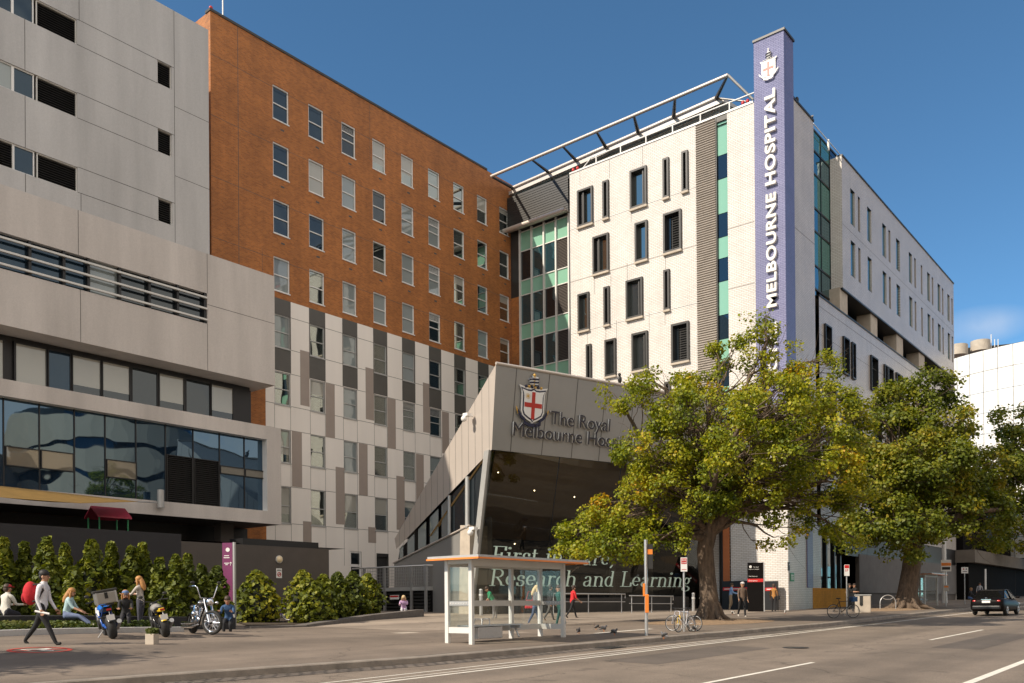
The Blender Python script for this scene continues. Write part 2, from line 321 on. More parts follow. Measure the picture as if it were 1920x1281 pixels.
M['soil']=mat('garden_soil',(.05,.035,.022),.95,vary=.4,scale=6,bump=.6,bscale=20)
YS=[-60,-40,-20,-10,-5,0,3,6,8,10,12,14,16,18,20,22,24,26,28,30,33,36,40,45,50,55,60,66,72,80,90,100,115,130,150,180,220,260]
def strip(name,x0f,x1f,dz,m,nx=6,ys=YS,kind='structure'):
    b=MB(); V=[];F=[]
    for y in ys:
        a,c=x0f(y),x1f(y)
        for i in range(nx+1):
            x=a+(c-a)*i/nx; V.append((x,y,zg(x,y)+dz))
    n=nx+1
    for j in range(len(ys)-1):
        for i in range(nx): F.append((j*n+i,j*n+i+1,(j+1)*n+i+1,(j+1)*n+i))
    b.add(V,F); o=b.build(name,m); tag(o,kind=kind); return o
gb=MB(); gb.poly([(-700,-500,-3.6),(700,-500,-3.6),(700,900,-3.6),(-700,900,-3.6)]); tag(gb.build('ground',M['earth']),kind='structure')
strip('road',lambda y:kx(y)-.02,lambda y:30,-.15,M['road'],12)
strip('pavement',lambda y:-95,lambda y:kx(y)-.32,0,M['pave'],26)
# kerb stones: top strip and the vertical face, a bluestone gutter beside it
kb=MB(); V=[];F=[]
yk=[y for y in np.arange(-20,150,1.5)]
for y in yk:
    x=kx(y); z=zg(x,y); V+=[(x-.33,y,z+.004),(x-.03,y,z+.004),(x,y,z-.02),(x+.015,y,z-.16)]
for j in range(len(yk)-1):
    for i in range(3): F.append((j*4+i,j*4+i+1,j*4+5+i,j*4+4+i))
kb.add(V,F); tag(kb.build('kerb',mat('kerb_stone',(.25,.215,.18),.8,vary=.3,scale=2.5,bump=.3,bscale=30,fine=.1)),kind='structure')
gm=brick('gutter_bluestone_pitchers','x',(.20,.165,.135),(.12,.10,.085),(.03,.026,.022),.32,.2,.03,bump=1.0,vary=.3)
# pitchers run along the road: rebuild its coordinates as (y, x)
for n in gm.node_tree.nodes:
    if n.type=='COMBXYZ':
        for l in list(n.inputs[1].links): gm.node_tree.links.remove(l)
        sep=[q for q in gm.node_tree.nodes if q.type=='SEPXYZ'][0]; gm.node_tree.links.new(sep.outputs['X'],n.inputs[1])
strip('gutter',lambda y:kx(y)+.01,lambda y:kx(y)+.62,-.144,gm,1,[y for y in np.arange(-20,110,2.0)])
lm=MB()
def rline(x0,y0,x1,y1,wd,seg=6):
    for i in range(seg):
        a,b=i/seg,(i+1)/seg
        xa,ya,xb,yb=x0+(x1-x0)*a,y0+(y1-y0)*a,x0+(x1-x0)*b,y0+(y1-y0)*b
        lm.poly([(xa-wd/2,ya,zg(xa,ya)-.146),(xa+wd/2,ya,zg(xa,ya)-.146),(xb+wd/2,yb,zg(xb,yb)-.146),(xb-wd/2,yb,zg(xb,yb)-.146)])
rline(-12.32,6,-12.35,40,.12,14); rline(-12.35,40,-12.6,110,.13,20)
rline(-13.1,4,-12.98,24,.08,10); rline(-12.98,24,-12.45,40,.08,8)
rline(-12.62,6,-12.62,30,.07,10)
for x,ys_ in ((-7.5,((5.5,10.2),(14.6,20.2),(30.6,38.5),(50,56),(68,74),(86,92))),(-3.72,((2,9),(14.5,24.5),(40,48),(62,70)))):
    for a,c in ys_: rline(x,a,x,c,.12 if x<-5 else .17,4)
tag(lm.build('road_markings',M['line']),kind='structure')
def cover(name,label,cat,x,y,r,dz,round_=True):
    b=MB(); n=24; z=zg(x,y)+dz
    if round_:
        b.add([(x+r*math.cos(2*math.pi*i/n),y+r*math.sin(2*math.pi*i/n),zg(x,y)+dz) for i in range(n)],[tuple(range(n))]); b.torus((x,y,z),r,.03,(0,0,1),n,5,0,.3)
    else:
        for k in range(7): b.box((x,y-r+2*r*k/6,z),(.42,.05,.02))
        b.box((x-.23,y,z),(.05,2.1*r,.02)); b.box((x+.23,y,z),(.05,2.1*r,.02))
    return tag(b.build(name,M['darkmetal']),label,cat)
cover('manhole_cover','round iron manhole cover in the traffic lane','manhole cover',-9.6,24.5,.34,-.143)
cover('drain_grate','dark iron drain grate in the gutter before the bus stop pole','drain grate',-13.75,21.2,.42,-.135,False)
M['patch']=asphalt('asphalt_patch',(.12,.098,.08),.3)
for (x0,x1,y0,y1) in ((-11.6,-10.1,17.5,24.0),(-6.6,-5.3,27,36)):
    b=MB(); ys_=np.linspace(y0,y1,9)
    for a,c in zip(ys_,ys_[1:]): b.poly([(x0,a,zg(x0,a)-.1465),(x1,a,zg(x1,a)-.1465),(x1,c,zg(x1,c)-.1465),(x0,c,zg(x0,c)-.1465)])
    tag(b.build('road_patch',M['patch']),kind='structure')
# lighter concrete forecourt
fb=MB()
def gpoly(pts,dz,m,name,kind='structure'):
    b=MB(); b.poly([(p[0],p[1],zg(p[0],p[1])+dz) for p in pts]); return tag(b.build(name,m),kind=kind)
strip('forecourt',lambda y:-48,lambda y:-21.5-(.2*max(0,28-y)),.004,M['pave2'],8,[22,24,26,28,30,33,36,40,44,48,52,53.8])
strip('driveway_crossing',lambda y:-21.5,lambda y:-18.8,.004,M['pave2'],2,[22.5,23.4,24.0])
# ================================================================= facade helpers
class Fx:      # wall in a plane x = const facing +x ; u = y
    def __init__(s,x): s.x=x
    def __call__(s,u,v,n=0): return (s.x+n,u,v)
    def px(s,a,b,n=0): p=onx(a,b,s.x+n); return p[1],p[2]
class Fy:      # wall in a plane y = const facing -y ; u = x
    def __init__(s,y): s.y=y
    def __call__(s,u,v,n=0): return (u,s.y-n,v)
    def px(s,a,b,n=0): p=ony(a,b,s.y-n); return p[0],p[2]
def fbox(b,F,u0,u1,v0,v1,n0,n1,mi=0):
    P=[F(u0,v0,n0),F(u1,v0,n0),F(u1,v0,n1),F(u0,v0,n1),F(u0,v1,n0),F(u1,v1,n0),F(u1,v1,n1),F(u0,v1,n1)]
    b.hexa(P,mi)
def fquad(b,F,u0,u1,v0,v1,n,mi=0): b.poly([F(u0,v0,n),F(u1,v0,n),F(u1,v1,n),F(u0,v1,n)],mi)
def holes(b,F,u0,u1,v0,v1,H,depth,mi=0,mr=None,n=0):
    us=sorted(set([u0,u1]+[c for h in H for c in(h[0],h[1]) if u0<c<u1])); vs_=sorted(set([v0,v1]+[c for h in H for c in(h[2],h[3]) if v0<c<v1]))
    for i in range(len(us)-1):
        for j in range(len(vs_)-1):
            uc,vc=(us[i]+us[i+1])/2,(vs_[j]+vs_[j+1])/2
            if any(h[0]<uc<h[1] and h[2]<vc<h[3] for h in H): continue
            fquad(b,F,us[i],us[i+1],vs_[j],vs_[j+1],n,mi)
    mr=mi if mr is None else mr
    for a,c,d,e in H:
        for (p,q,r,s) in ((a,d,a,e),(c,d,c,e),(a,d,c,d),(a,e,c,e)):
            b.poly([F(p,q,n),F(r,s,n),F(r,s,n-depth),F(p,q,n-depth)],mr)
def frame(b,F,u0,u1,v0,v1,w_,n0,n1,mi=0):
    fbox(b,F,u0,u0+w_,v0,v1,n0,n1,mi); fbox(b,F,u1-w_,u1,v0,v1,n0,n1,mi)
    fbox(b,F,u0+w_,u1-w_,v0,v0+w_,n0,n1,mi); fbox(b,F,u0+w_,u1-w_,v1-w_,v1,n0,n1,mi)
def slats(b,F,u0,u1,v0,v1,n,pitch,mi=0,dp=.05):
    k=max(2,int((v1-v0)/pitch)); h=(v1-v0)/k
    for i in range(k):
        v=v0+i*h
        b.add([F(u0,v+h*.1,n),F(u1,v+h*.1,n),F(u1,v+h*.75,n-dp),F(u0,v+h*.75,n-dp)],[(0,1,2,3)],mi)
def jv(b,F,u,v0,v1,n=.003,w_=.03): fquad(b,F,u-w_/2,u+w_/2,v0,v1,n)
def jh(b,F,v,u0,u1,n=.003,w_=.03): fquad(b,F,u0,u1,v-w_/2,v+w_/2,n)

# ================================================================= orange brick wing with the panelled base
XB=-50.0; FB=Fx(XB)
ub0=FB.px(394,20)[0]; ub1=FB.px(963,360)[0]+.15; zbt=FB.px(394,20)[1]; zb0=-1.0
brick_b=thing('brick_building','tall orange brick hospital wing with white framed windows above a grey and white panelled base','building',(XB-8,(ub0+ub1)/2,zb0),world=True)
c1=FB.px(511,157)[0]; c9=FB.px(936,386)[0]; wd=FB.px(541,157)[0]-FB.px(511,157)[0]
cols=[c1+(c9-c1)*i/8 for i in range(9)]
zt=35.62; ST=3.915; wh=2.32
H=[]
for r in range(4):
    for i in range(9): H.append((cols[i],cols[i]+wd,zt-r*ST-wh,zt-r*ST))
zclad=FB.px(515,557)[1]; ucl0=FB.px(498,750)[0]
b=MB(); holes(b,FB,ub0,ub1,zclad,zbt,H,.22)
fquad(b,FB,ub0-12,ucl0,zb0,zclad,0)
b.poly([(XB,ub0,zclad),(XB,ub0,zbt),(XB-16,ub0,zbt),(XB-16,ub0,zclad)],1)
b.poly([(XB,ub1,zclad),(XB,ub1,zbt),(XB-16,ub1,zbt),(XB-16,ub1,zclad)],1)
b.poly([(XB-16,ub0,zb0),(XB-16,ub0,zbt),(XB-16,ub1,zbt),(XB-16,ub1,zb0)],1)
bw_=b.build('wall',[M['brickx'],M['bricky']],brick_b)
b=MB(); st=FB.px(913,340)[0]
b.poly([(XB-.3,ub0,zbt-.4),(XB-.3,ub1,zbt-.4),(XB-16,ub1,zbt-.4),(XB-16,ub0,zbt-.4)])
fbox(b,FB,ub0-.06,st,zbt,zbt+.16,-.5,.06)
b.build('roof',M['charcoal'],brick_b)
b=MB()
for u in (ub0+2.0,):
    jv(b,FB,u,zclad,zbt,.003,.04)
for k in range(4): jh(b,FB,zbt-2.75-k*3.915,ub0,ub1,.003,.028)
jv(b,FB,cols[3]-.25,zbt-4.4,zbt,.003,.025); jv(b,FB,cols[0]-.9,zclad,zclad+3,.003,.02)
for r in range(4):
    for i in range(9): fbox(b,FB,cols[i]+.62,cols[i]+.92,zt-r*ST-wh-.62,zt-r*ST-wh-.5,-.02,.004)
merge(bw_,b.build('movement_joints',M['joint'],brick_b))
# cladding
rows=[zt-ST*k for k in range(4,8)]
hh={4:2.25,5:2.25,6:2.3,7:2.55}
z6=(540-540)/1
def p6(x,y): return FB.px(490+x/2.372,540+y/2.372)
H2=[]
for r in range(4,8):
    top=zt-ST*r-(.0 if r<7 else -.0)
    for i in range(9): H2.append((cols[i],cols[i]+wd,top-hh[r],top))
door=[(p6(395,1170)[0],p6(445,1170)[0],zb0,p6(420,1172)[1]),(p6(512,1178)[0],p6(566,1178)[0],zb0,p6(512,1180)[1])]
b=MB(); holes(b,FB,ucl0,ub1,zb0,zclad,H2+door,.2,0,2)
bc_=b.build('cladding',[M['clad'],M['cladgrey'],M['claddark']],brick_b)
b=MB()
for r in range(4,8):
    for v in (zt-ST*r+.0,zt-ST*r-hh[r]): 
        for i in range(-1,9):
            u0=cols[i]+wd if i>=0 else ucl0; u1=cols[i+1] if i<8 else ub1
            if u1>u0: jh(b,FB,v,u0,u1,.003,.03)
for i in range(9):
    for u in (cols[i],cols[i]+wd,):
        ks=[zclad]+[q for r in range(4,8) for q in (zt-ST*r,zt-ST*r-hh[r])]+[zb0+3.9]
        for k in range(0,len(ks)-1,2): jv(b,FB,u,ks[k+1],ks[k],.003,.025)
merge(bc_,b.build('panel_joints',M['joint'],brick_b))
b=MB(); g2=[]
for i in range(9):       # charcoal bands round the upper panelled row
    top=zt-ST*4; u0,u1=cols[i]-.06,cols[i]+wd+.06; lo=top-hh[4]-1.62
    fquad(b,FB,u0,u1,top,zclad,.006,0); fquad(b,FB,u0,u1,lo,top-hh[4],.006,0)
    fquad(b,FB,u0,cols[i],top-hh[4],top,.006,0); fquad(b,FB,cols[i]+wd,u1,top-hh[4],top,.006,0)
for (x0,x1,ya,yb) in ((172,213,275,520),(285,326,422,663),(463,500,352,583),(560,597,488,712),(718,750,420,640),(803,834,548,735),(135,180,635,883),(330,370,795,1050),(433,472,690,920),(600,637,835,1075),(687,722,737,950),(185,223,1037,1140),(475,510,1063,1133)):
    u0,v1=p6(x0,ya); u1=p6(x1,ya)[0]; v0=p6(x0,yb)[1]
    fquad(b,FB,u0,u1,v0,v1,.005,1)
merge(bc_,b.build('accent_panels',[M['claddark'],M['cladgrey']],brick_b))
PAN=['glassm','glassm','blind','glassm','curtain','glassm','glassm']
fixed={(0,0):'glassb',(0,1):'glassb',(0,2):'glassd',(1,0):'glassb',(1,1):'blind',(2,0):'glassb',(2,1):'glassb',(1,2):'curtain',(0,3):'glassm',(1,3):'glassd',(0,4):'glassm',(1,4):'curtain',(2,2):'curtain',(2,4):'curtain',(1,5):'curtain',(2,5):'curtain',(3,2):'curtain',(3,4):'curtain',(3,7):'curtain'}
louv={(0,2),(1,5),(2,5),(3,5),(5,4),(5,5)}
for r in range(8):
    for i in range(9):
        top=zt-r*ST; h_=wh if r<4 else hh[r]; u0,u1=cols[i],cols[i]+wd
        if r>=4 and (i>7): continue
        b=MB(); n0,n1=(-.16,-.06) if r<4 else (-.14,-.05); fw=.075
        frame(b,FB,u0,u1,top-h_,top,fw,n0,n1)
        mid=top-h_*.52; fbox(b,FB,u0+fw,u1-fw,mid-.03,mid+.03,n0,n1-.01)
        fbox(b,FB,u0-.03,u1+.03,top-h_-.07,top-h_,-.05,.05,0 if r<4 else 1)
        if (r,i) in louv: slats(b,FB,u0+fw,u1-fw,top-.62,top-fw,n1-.03,.09); fbox(b,FB,u0+fw,u1-fw,top-.66,top-.6,n0,n1-.01)
        f=b.build('window',[M['white'] if r<4 else M['lightmetal'],M['lightmetal']],brick_b)
        m=fixed.get((r,i)) or (random.choice(PAN) if r<4 else random.choice(['glassm','glassm','glassm','glassm','curtain']))
        g=MB(); v0,v1=top-h_+.02,top-.02; m2='blind' if m in('glassd','glassm') and random.random()<.3 else m
        vm=v1-(v1-v0)*random.choice([.2,.3,.45,.5,.62,.75]) if m2!=m else v1
        if vm<v1: fquad(g,FB,u0+.02,u1-.02,vm,v1,n0+.02,1)
        fquad(g,FB,u0+.02,u1-.02,v0,vm,n0+.02,0)
        g.build('pane',[M[m],M[m2]],f)
# ground floor door and opening
b=MB(); u0,u1,v0,v1=door[0]; frame(b,FB,u0,u1,v0,v1,.12,-.15,-.05); fbox(b,FB,u0+.1,u1-.1,v1-1.15,v1-.95,-.15,-.06)
dr=b.build('door',M['white'],brick_b); g=MB(); fquad(g,FB,u0+.05,u1-.05,v0,v1-.05,-.12); g.build('pane',M['glassd'],dr)
g=MB(); u0,u1,v0,v1=door[1]; fquad(g,FB,u0,u1,v0,v1,-.19); fbox(g,FB,u0,u1,v1-.25,v1,-.12,-.04); g.build('roller_door',M['darkmetal'],brick_b)
# roof fittings of the brick wing
p=onx(418,50,XB-1); a=thing('roof_antenna','thin white antenna mast at the left end of the brick roof','antenna',(p[0],p[1],zbt-.4))
b=MB(); b.tube([(0,0,0),(0,0,3.0)],.05,6); b.build('mast',M['white'],a)
p=onx(730,206,XB-2); a=thing('vent_pipe','white capped vent pipe on the brick roof edge','vent',(p[0],p[1],zbt-.4))
b=MB(); b.tube([(0,0,0),(0,0,1.55)],.14,10); b.build('pipe',M['white'],a); b=MB(); b.cyl((0,0,1.5),(0,0,1.75),.27,12); b.build('cap',M['white'],a)
p=onx(398,16,XB-.5); a=thing('roof_lamp','small red lamp on the corner of the brick parapet','lamp',(XB-.4,ub0+.3,zbt+.1))
b=MB(); b.cyl((0,0,0),(0,0,.3),.07,8); b.build('stem',M['darkmetal'],a); b=MB(); b.sph((0,0,.4),.13,8,6); b.build('lamp_dome',M['red'],a)

# ================================================================= concrete building on the left
XC=-47.0; FC=Fx(XC); XL=-46.7; FL=Fx(XL); XG=-46.0; FG=Fx(XG)
uc1=FC.px(392,300)[0]; ztc=FC.px(392,57)[1]; u_l=4.0
conc=thing('concrete_building','pale grey precast concrete building with louvred openings and a projecting glass box','building',(XC-8,20,-1),world=True)
def p1(F,x,y,n=0): return F.px(x/2.066,y/2.066,n)
ztl=p1(FC,810,985)[1]
zr=[p1(FC,67.8*2.066,140.4*2.066)[1]+3.92, p1(FC,67.8*2.066,140.4*2.066)[1], p1(FC,67.8*2.066,284.6*2.066)[1]]
hl=p1(FC,140,588)[1]-p1(FC,140,688)[1]
uL0,uL1=p1(FC,143,290)[0],p1(FC,299,357)[0]; uP0,uP1=p1(FC,52,260)[0],p1(FC,134,290)[0]
us0,us1=p1(FC,611,495)[0],p1(FC,666,515)[0]
H=[];
for z in zr:
    H+= [(u_l+2,uL1,z-hl,z)]
zsm=[p1(FC,611,230)[1],p1(FC,611,495)[1],p1(FC,611,763)[1]]; hsm=p1(FC,611,495)[1]-p1(FC,611,587)[1]
for z in zsm: H.append((us0,us1,z-hsm,z))
zz=[]
b=MB(); holes(b,FC,u_l,uc1,ztl-.5,ztc,H,.25)
zcb=-1.0
b.poly([(XC,uc1,ztl-.5),(XC,uc1,ztc),(XC-14,uc1,ztc),(XC-14,uc1,ztl-.5)])
b.poly([(XC,u_l,zcb),(XC,u_l,ztc),(XC-14,u_l,ztc),(XC-14,u_l,zcb)])
b.poly([(XC-14,uc1,zcb),(XC-14,uc1,ztc),(XC-14,u_l,ztc),(XC-14,u_l,zcb)])
b.poly([(XC,u_l,ztc),(XC,uc1,ztc),(XC-14,uc1,ztc),(XC-14,u_l,ztc)])
cw_=b.build('upper_wall',M['conc'],conc)
b=MB(); uj=p1(FC,675,300)[0]
jv(b,FC,uj,ztl,ztc); u3=p1(FC,310,40)[0]; jv(b,FC,u3-.05,zr[0],ztc); ua=p1(FC,96,150)[0]
for k,z in enumerate(zr):
    jh(b,FC,z+.02,uL1,uj); jh(b,FC,z-hl+.0,uL1,us0)
    jv(b,FC,ua,(zr[k+1] if k<2 else ztl),z-hl)
for yz in ((675,412),(675,680)): jh(b,FC,p1(FC,*yz)[1],uj,uc1)
jv(b,FC,u3,ztl,zr[2]-hl)
merge(cw_,b.build('panel_joints',M['joint'],conc))
def opening(F,u0,u1,v0,v1,kind,parent,n=-.15,fm='offwhite'):
    b=MB()
    if kind=='louvre':
        frame(b,F,u0,u1,v0,v1,.05,n-.05,n+.08,1); slats(b,F,u0+.05,u1-.05,v0+.05,v1-.05,n+.06,.115,0,.09); fquad(b,F,u0,u1,v0,v1,n-.1,2)
        return b.build('louvre',[M['darkmetal'],M[fm],M['black']],parent)
    frame(b,F,u0,u1,v0,v1,.06,n-.04,n+.06,0); f=b.build('window',M['white'],parent)
    g=MB(); fquad(g,F,u0,u1,v0,v1,n); g.build('pane',M[kind],f); return f
for k,z in enumerate(zr):
    opening(FC,uL0,uL1,z-hl,z,'louvre',conc); opening(FC,uP0,uP1,z-hl,z,'glassb',conc)
    opening(FC,u_l+2,uP0,z-hl,z,'louvre' if k==2 else ('curtain' if k==1 else 'glassb'),conc)
for z in zsm: opening(FC,us0,us1,z-hsm,z,'louvre',conc)
# projecting lower volume
ulr=FL.px(515,620)[0]; zlt=FL.px(392,477)[1]; zlb=FL.px(515,723)[1]
uw1=FL.px(803/2.066,1135/2.066)[0]; zwt=FL.px(803/2.066,1137/2.066)[1]; zwb=FL.px(803/2.066,1255/2.066)[1]
b=MB(); holes(b,FL,u_l-3,ulr,zlb,zlt,[(u_l-2,uw1,zwb,zwt)],.35)
b.poly([(XL,u_l-3,zlb),(XL,ulr,zlb),(XL-3.2,ulr,zlb),(XL-3.2,u_l-3,zlb)])
b.poly([(XL,u_l-3,zlt),(XL,ulr,zlt),(XL-6,ulr,zlt),(XL-6,u_l-3,zlt)])
b.poly([(XL,ulr,zlb),(XL,ulr,zlt),(XL-6,ulr,zlt),(XL-6,ulr,zlb)])
b.poly([(XL,u_l-3,zlb),(XL,u_l-3,zlt),(XL-6,u_l-3,zlt),(XL-6,u_l-3,zlb)])
cl_w=b.build('lower_wall',M['conc2'],conc)
b=MB(); ux=p1(FL,303,900)[0]; jv(b,FL,ux,zwt,zlt); jv(b,FL,ux+.1,zlb,zwb); jv(b,FL,uw1,zwt,zlt); jv(b,FL,uw1,zlb,zwb); jh(b,FL,(zwt+zwb)/2+.25,uw1,ulr)
merge(cl_w,b.build('lower_panel_joints',M['joint'],conc))
mul=[p1(FL,x,1050)[0] for x in (120,252,347,468,583,692,797)]
lo=[u_l-2,mul[0]-2.2]+mul
for i in range(len(lo)-1):
    g=MB(); fquad(g,FL,lo[i],lo[i+1],zwb,zwt,-.3); g.build('pane',M['glassb' if i<4 else ('curtain' if i==4 else 'glassd')],conc)
b=MB()
for u in lo[1:]: fbox(b,FL,u-.09,u+.05,zwb,zwt,-.29,-.05,0)
for k in range(3):
    z=zwb+(zwt-zwb)*(.12+.36*k) if k<3 else zwt
    fbox(b,FL,u_l-2,uw1-.05,z-.05,z+.05,-.04,.1,1)
b.build('sun_rails',[M['black'],M['offwhite']],conc)
# recessed strip windows under it
XR=XL-1.6; FR_=Fx(XR); url=FR_.px(470,770)[0]; zst=FR_.px(470,735)[1]+.05; zsb=FR_.px(470,795)[1]-.6
pb=[(-80,20),(90,270),(283,412),(424,588),(600,758),(772,920),(932,1075),(1088,1228),(1236,1363)]
ms=['blind','blind','glassb','blind','blind','glassd','blind','glassd','blind']
for i,(a,c) in enumerate(pb):
    u0=FR_.px(a/3.125,690)[0]; u1=FR_.px(c/3.125,690)[0]
    f=MB(); frame(f,FR_,u0-.08,u1+.08,zsb,zst,.1,-.05,.06); f=f.build('window',M['black'],conc)
    g=MB(); lowm=ms[i]
    if lowm=='blind':
        zc=zst-(zst-zsb)*(.95 if i<2 else .62); fquad(g,FR_,u0,u1,zc,zst,0,0); fquad(g,FR_,u0,u1,zsb,zc,0,1); g.build('pane',[M['blind'],M['glassd']],f)
    else: fquad(g,FR_,u0,u1,zsb,zst,0); g.build('pane',M[lowm],f)
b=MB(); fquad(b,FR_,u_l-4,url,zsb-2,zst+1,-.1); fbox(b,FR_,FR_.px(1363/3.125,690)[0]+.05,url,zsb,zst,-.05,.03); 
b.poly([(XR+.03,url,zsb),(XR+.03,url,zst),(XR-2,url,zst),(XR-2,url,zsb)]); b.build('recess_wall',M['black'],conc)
M['awn']=glass('awning_window',(.17,.15,.115),.05,wav=.01)
# glass box in its concrete frame
ug1=FG.px(527,880)[0]; zgt=FG.px(300,777)[1]; zgb=FG.px(527,984)[1]
zft=FG.px(500,799)[1]; zgl1=FG.px(500,824)[1]; zgl0=FG.px(500,958)[1]; ugl=FG.px(501,880)[0]
zband=FG.px(0,735)[1]
b=MB(); holes(b,FG,u_l-4,ug1,zgb,zft,[(u_l-3,ugl,zgl0,zgl1)],.55,0,1)
b.poly([(XG,u_l-4,zft),(XG,ug1,zft),(XG-5,ug1,zft),(XG-5,u_l-4,zft)]); b.poly([(XG,ug1,zgb),(XG,ug1,zft),(XG-5,ug1,zft),(XG-5,ug1,zgb)])
b.build('box_frame',[M['conc2'],M['white']],conc)
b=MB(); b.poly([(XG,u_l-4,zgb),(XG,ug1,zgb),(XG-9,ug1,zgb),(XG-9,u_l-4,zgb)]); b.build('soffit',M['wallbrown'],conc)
mx=[-180,20,230,435,615,795,968,1130,1285,1430,1560]
mu=[FG.px(x/3.125,860,-.5)[0] for x in mx]; mu[0]=u_l-3
def zz2(x,y): return FG.px(x/3.125,600+y/3.125,-.5)[1]
for i in range(len(mu)-1):
    u0,u1=mu[i],mu[i+1]
    if i in (6,7):
        zl=zz2(970,787); g=MB(); fquad(g,FG,u0,u1,zl,zgl1,-.5); g.build('pane',M['glassx'],conc)
        opening(FG,u0+.05,u1-.05,zgl0,zl,'louvre',conc,-.5,'black')
    else:
        g=MB(); fquad(g,FG,u0,u1,zgl0,zgl1,-.5); g.build('pane',M['glassx'],conc)
b=MB()
for u in mu[1:]: fbox(b,FG,u-.03,u+.03,zgl0,zgl1,-.52,-.45)
b.build('mullions',M['black'],conc)
for (x0,x1,ya,yb) in ((30,232,737,842),(238,432,760,862),(622,800,815,915),(1288,1432,852,890),(1434,1560,872,912)):
    u0=FG.px(x0/3.125,860,-.46)[0]; u1=FG.px(x1/3.125,860,-.46)[0]; v1=zz2(x0,ya); v0=v1-.98 if x0<1000 else v1-.5
    f=MB(); frame(f,FG,u0,u1,v0,v1,.05,-.48,-.4); f=f.build('window',M['black'],conc); g=MB(); fquad(g,FG,u0+.03,u1-.03,v0+.03,v1-.03,-.44); g.build('pane',M['awn'],f)
# undercroft
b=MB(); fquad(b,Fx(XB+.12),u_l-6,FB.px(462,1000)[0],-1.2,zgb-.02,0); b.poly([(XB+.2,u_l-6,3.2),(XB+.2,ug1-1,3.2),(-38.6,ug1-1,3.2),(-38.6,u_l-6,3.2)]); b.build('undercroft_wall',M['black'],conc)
b=MB(); cx_=FG.px(455,1000)[0]; b.box((XG-2.0,cx_,zgb/2-.5),(.7,.9,zgb+1)); b.build('column',M['wallbrown'],conc)
p=FG.px(303,928); p_=onx(303,942,XG+.35); a=thing('wall_lamp','grey cylinder lamp fixed low on the glass box edge','lamp',(XG+.03,p_[1],p_[2]-.35))
b=MB(); b.cyl((.22,0,.05),(.22,0,1.05),.19,16); b.box((.05,0,.5),(.12,.12,.3)); b.build('lamp_body',M['lightmetal'],a)
# shade sail
sail=thing('shade_sail','mustard shade sail stretched below the glass box','shade sail',(XG+1,18,6),world=True)
A=[onx(-60,905,-44.3),onx(258,941,-45.0),onx(150,944,-40.5),onx(-60,928,-41.5)]
b=MB(); V=[];F=[]; n=8
for i in range(n+1):
    for j in range(n+1):
        s,t=i/n,j/n; q=(A[0]*(1-s)+A[1]*s)*(1-t)+(A[3]*(1-s)+A[2]*s)*t; V.append((q[0],q[1],q[2]-.22*math.sin(math.pi*s)*math.sin(math.pi*t)))
for i in range(n):
    for j in range(n): F.append((i*(n+1)+j,i*(n+1)+j+1,(i+1)*(n+1)+j+1,(i+1)*(n+1)+j))
b.add(V,F,0,True); o=b.build('fabric',mat('sail_fabric',(.5,.30,.09),.8),sail); sd=o.modifiers.new('s','SOLIDIFY'); sd.thickness=.02
b=MB(); b.tube([A[1],onx(300,943,XG+.15)],.03,6); b.build('cable',M['steel'],sail)
# small playhouse on the terrace
p=onx(203,990,-45.2); ph=thing('playhouse','small red roofed playhouse with green posts above the dark hoarding','playhouse',(-45.2,p[1],3.75))
zr_=.55
for sx in (-.6,.6):
    for sy in (-.75,.75): b=MB(); b.tube([(sx,sy,0),(sx,sy,zr_+.35)],.045,6); b.build('post',M['green'],ph)
b=MB()
for s in (-1,1):
    b.hexa([(0,-.9,zr_+.85),(s*.75,-.9,zr_+.3),(s*.75,.9,zr_+.3),(0,.9,zr_+.85),(0,-.9,zr_+.93),(s*.75,-.9,zr_+.38),(s*.75,.9,zr_+.38),(0,.9,zr_+.93)])
b.build('roof',mat('red_play_roof',(.35,.03,.06),.5),ph)

# ================================================================= dark hoarding, rendered wall, ground lamp
XH=-38.0; FH=Fx(XH)
hd=thing('hoarding','long near-black hoarding behind the conifers','wall',(XH-.1,15,-.6),world=True)
uh1=FH.px(340,1050)[0]; zh0=FH.px(0,985)[1]; zh1=FH.px(340,998)[1]
b=MB(); fbox(b,FH,0,uh1,-1.2,(zh0+zh1)/2,-.25,0); b.build('boards',M['hoard'],hd)
wl=thing('rendered_wall','dark brown rendered wall behind the plum sign','wall',(XH-.2,26,-.6),world=True)
uh2=FH.px(617,1080)[0]; zw=FH.px(617,1030)[1]
b=MB(); fbox(b,FH,uh1,uh2,-1.2,zw,-.3,0); b.build('wall_body',M['wallbrown'],wl)
b=MB(); fbox(b,FH,FH.px(462,1000)[0],FH.px(604,1000)[0],zw+.0,zw+.35,-1.5,-.32); b.build('rear_coping',M['black'],wl)
p=FH.px(523,1049); lp=thing('bulkhead_lamp','round cream bulkhead lamp on the brown rendered wall','lamp',(XH,p[0],p[1]))
b=MB(); b.cyl((0,0,0),(.06,0,0),.2,20); b.build('backplate',M['offwhite'],lp); b=MB(); b.sph((.06,0,0),(.12,.17,.17),16,10); b.build('diffuser',mat('lamp_diffuser',(.75,.6,.38),.3),lp)
p=FH.px(523,1075); sg=thing('no_smoking_sign','small white no smoking sign below the round lamp','sign',(XH,p[0],p[1]))
b=MB(); b.box((.01,0,0),(.02,.34,.5)); b.build('panel',M['white'],sg); b=MB(); b.torus((.025,0,-.06),.1,.018,(1,0,0),24,6); b.tube([(.026,-.07,-.13),(.026,.07,.01)],.014,6); b.build('red_ring',M['red'],sg)
b=MB(); b.box((.022,0,.17),(.004,.24,.025)); b.box((.022,0,.13),(.004,.28,.02)); b.box((.022,.01,-.06),(.006,.13,.025)); b.build('lettering',M['black'],sg)
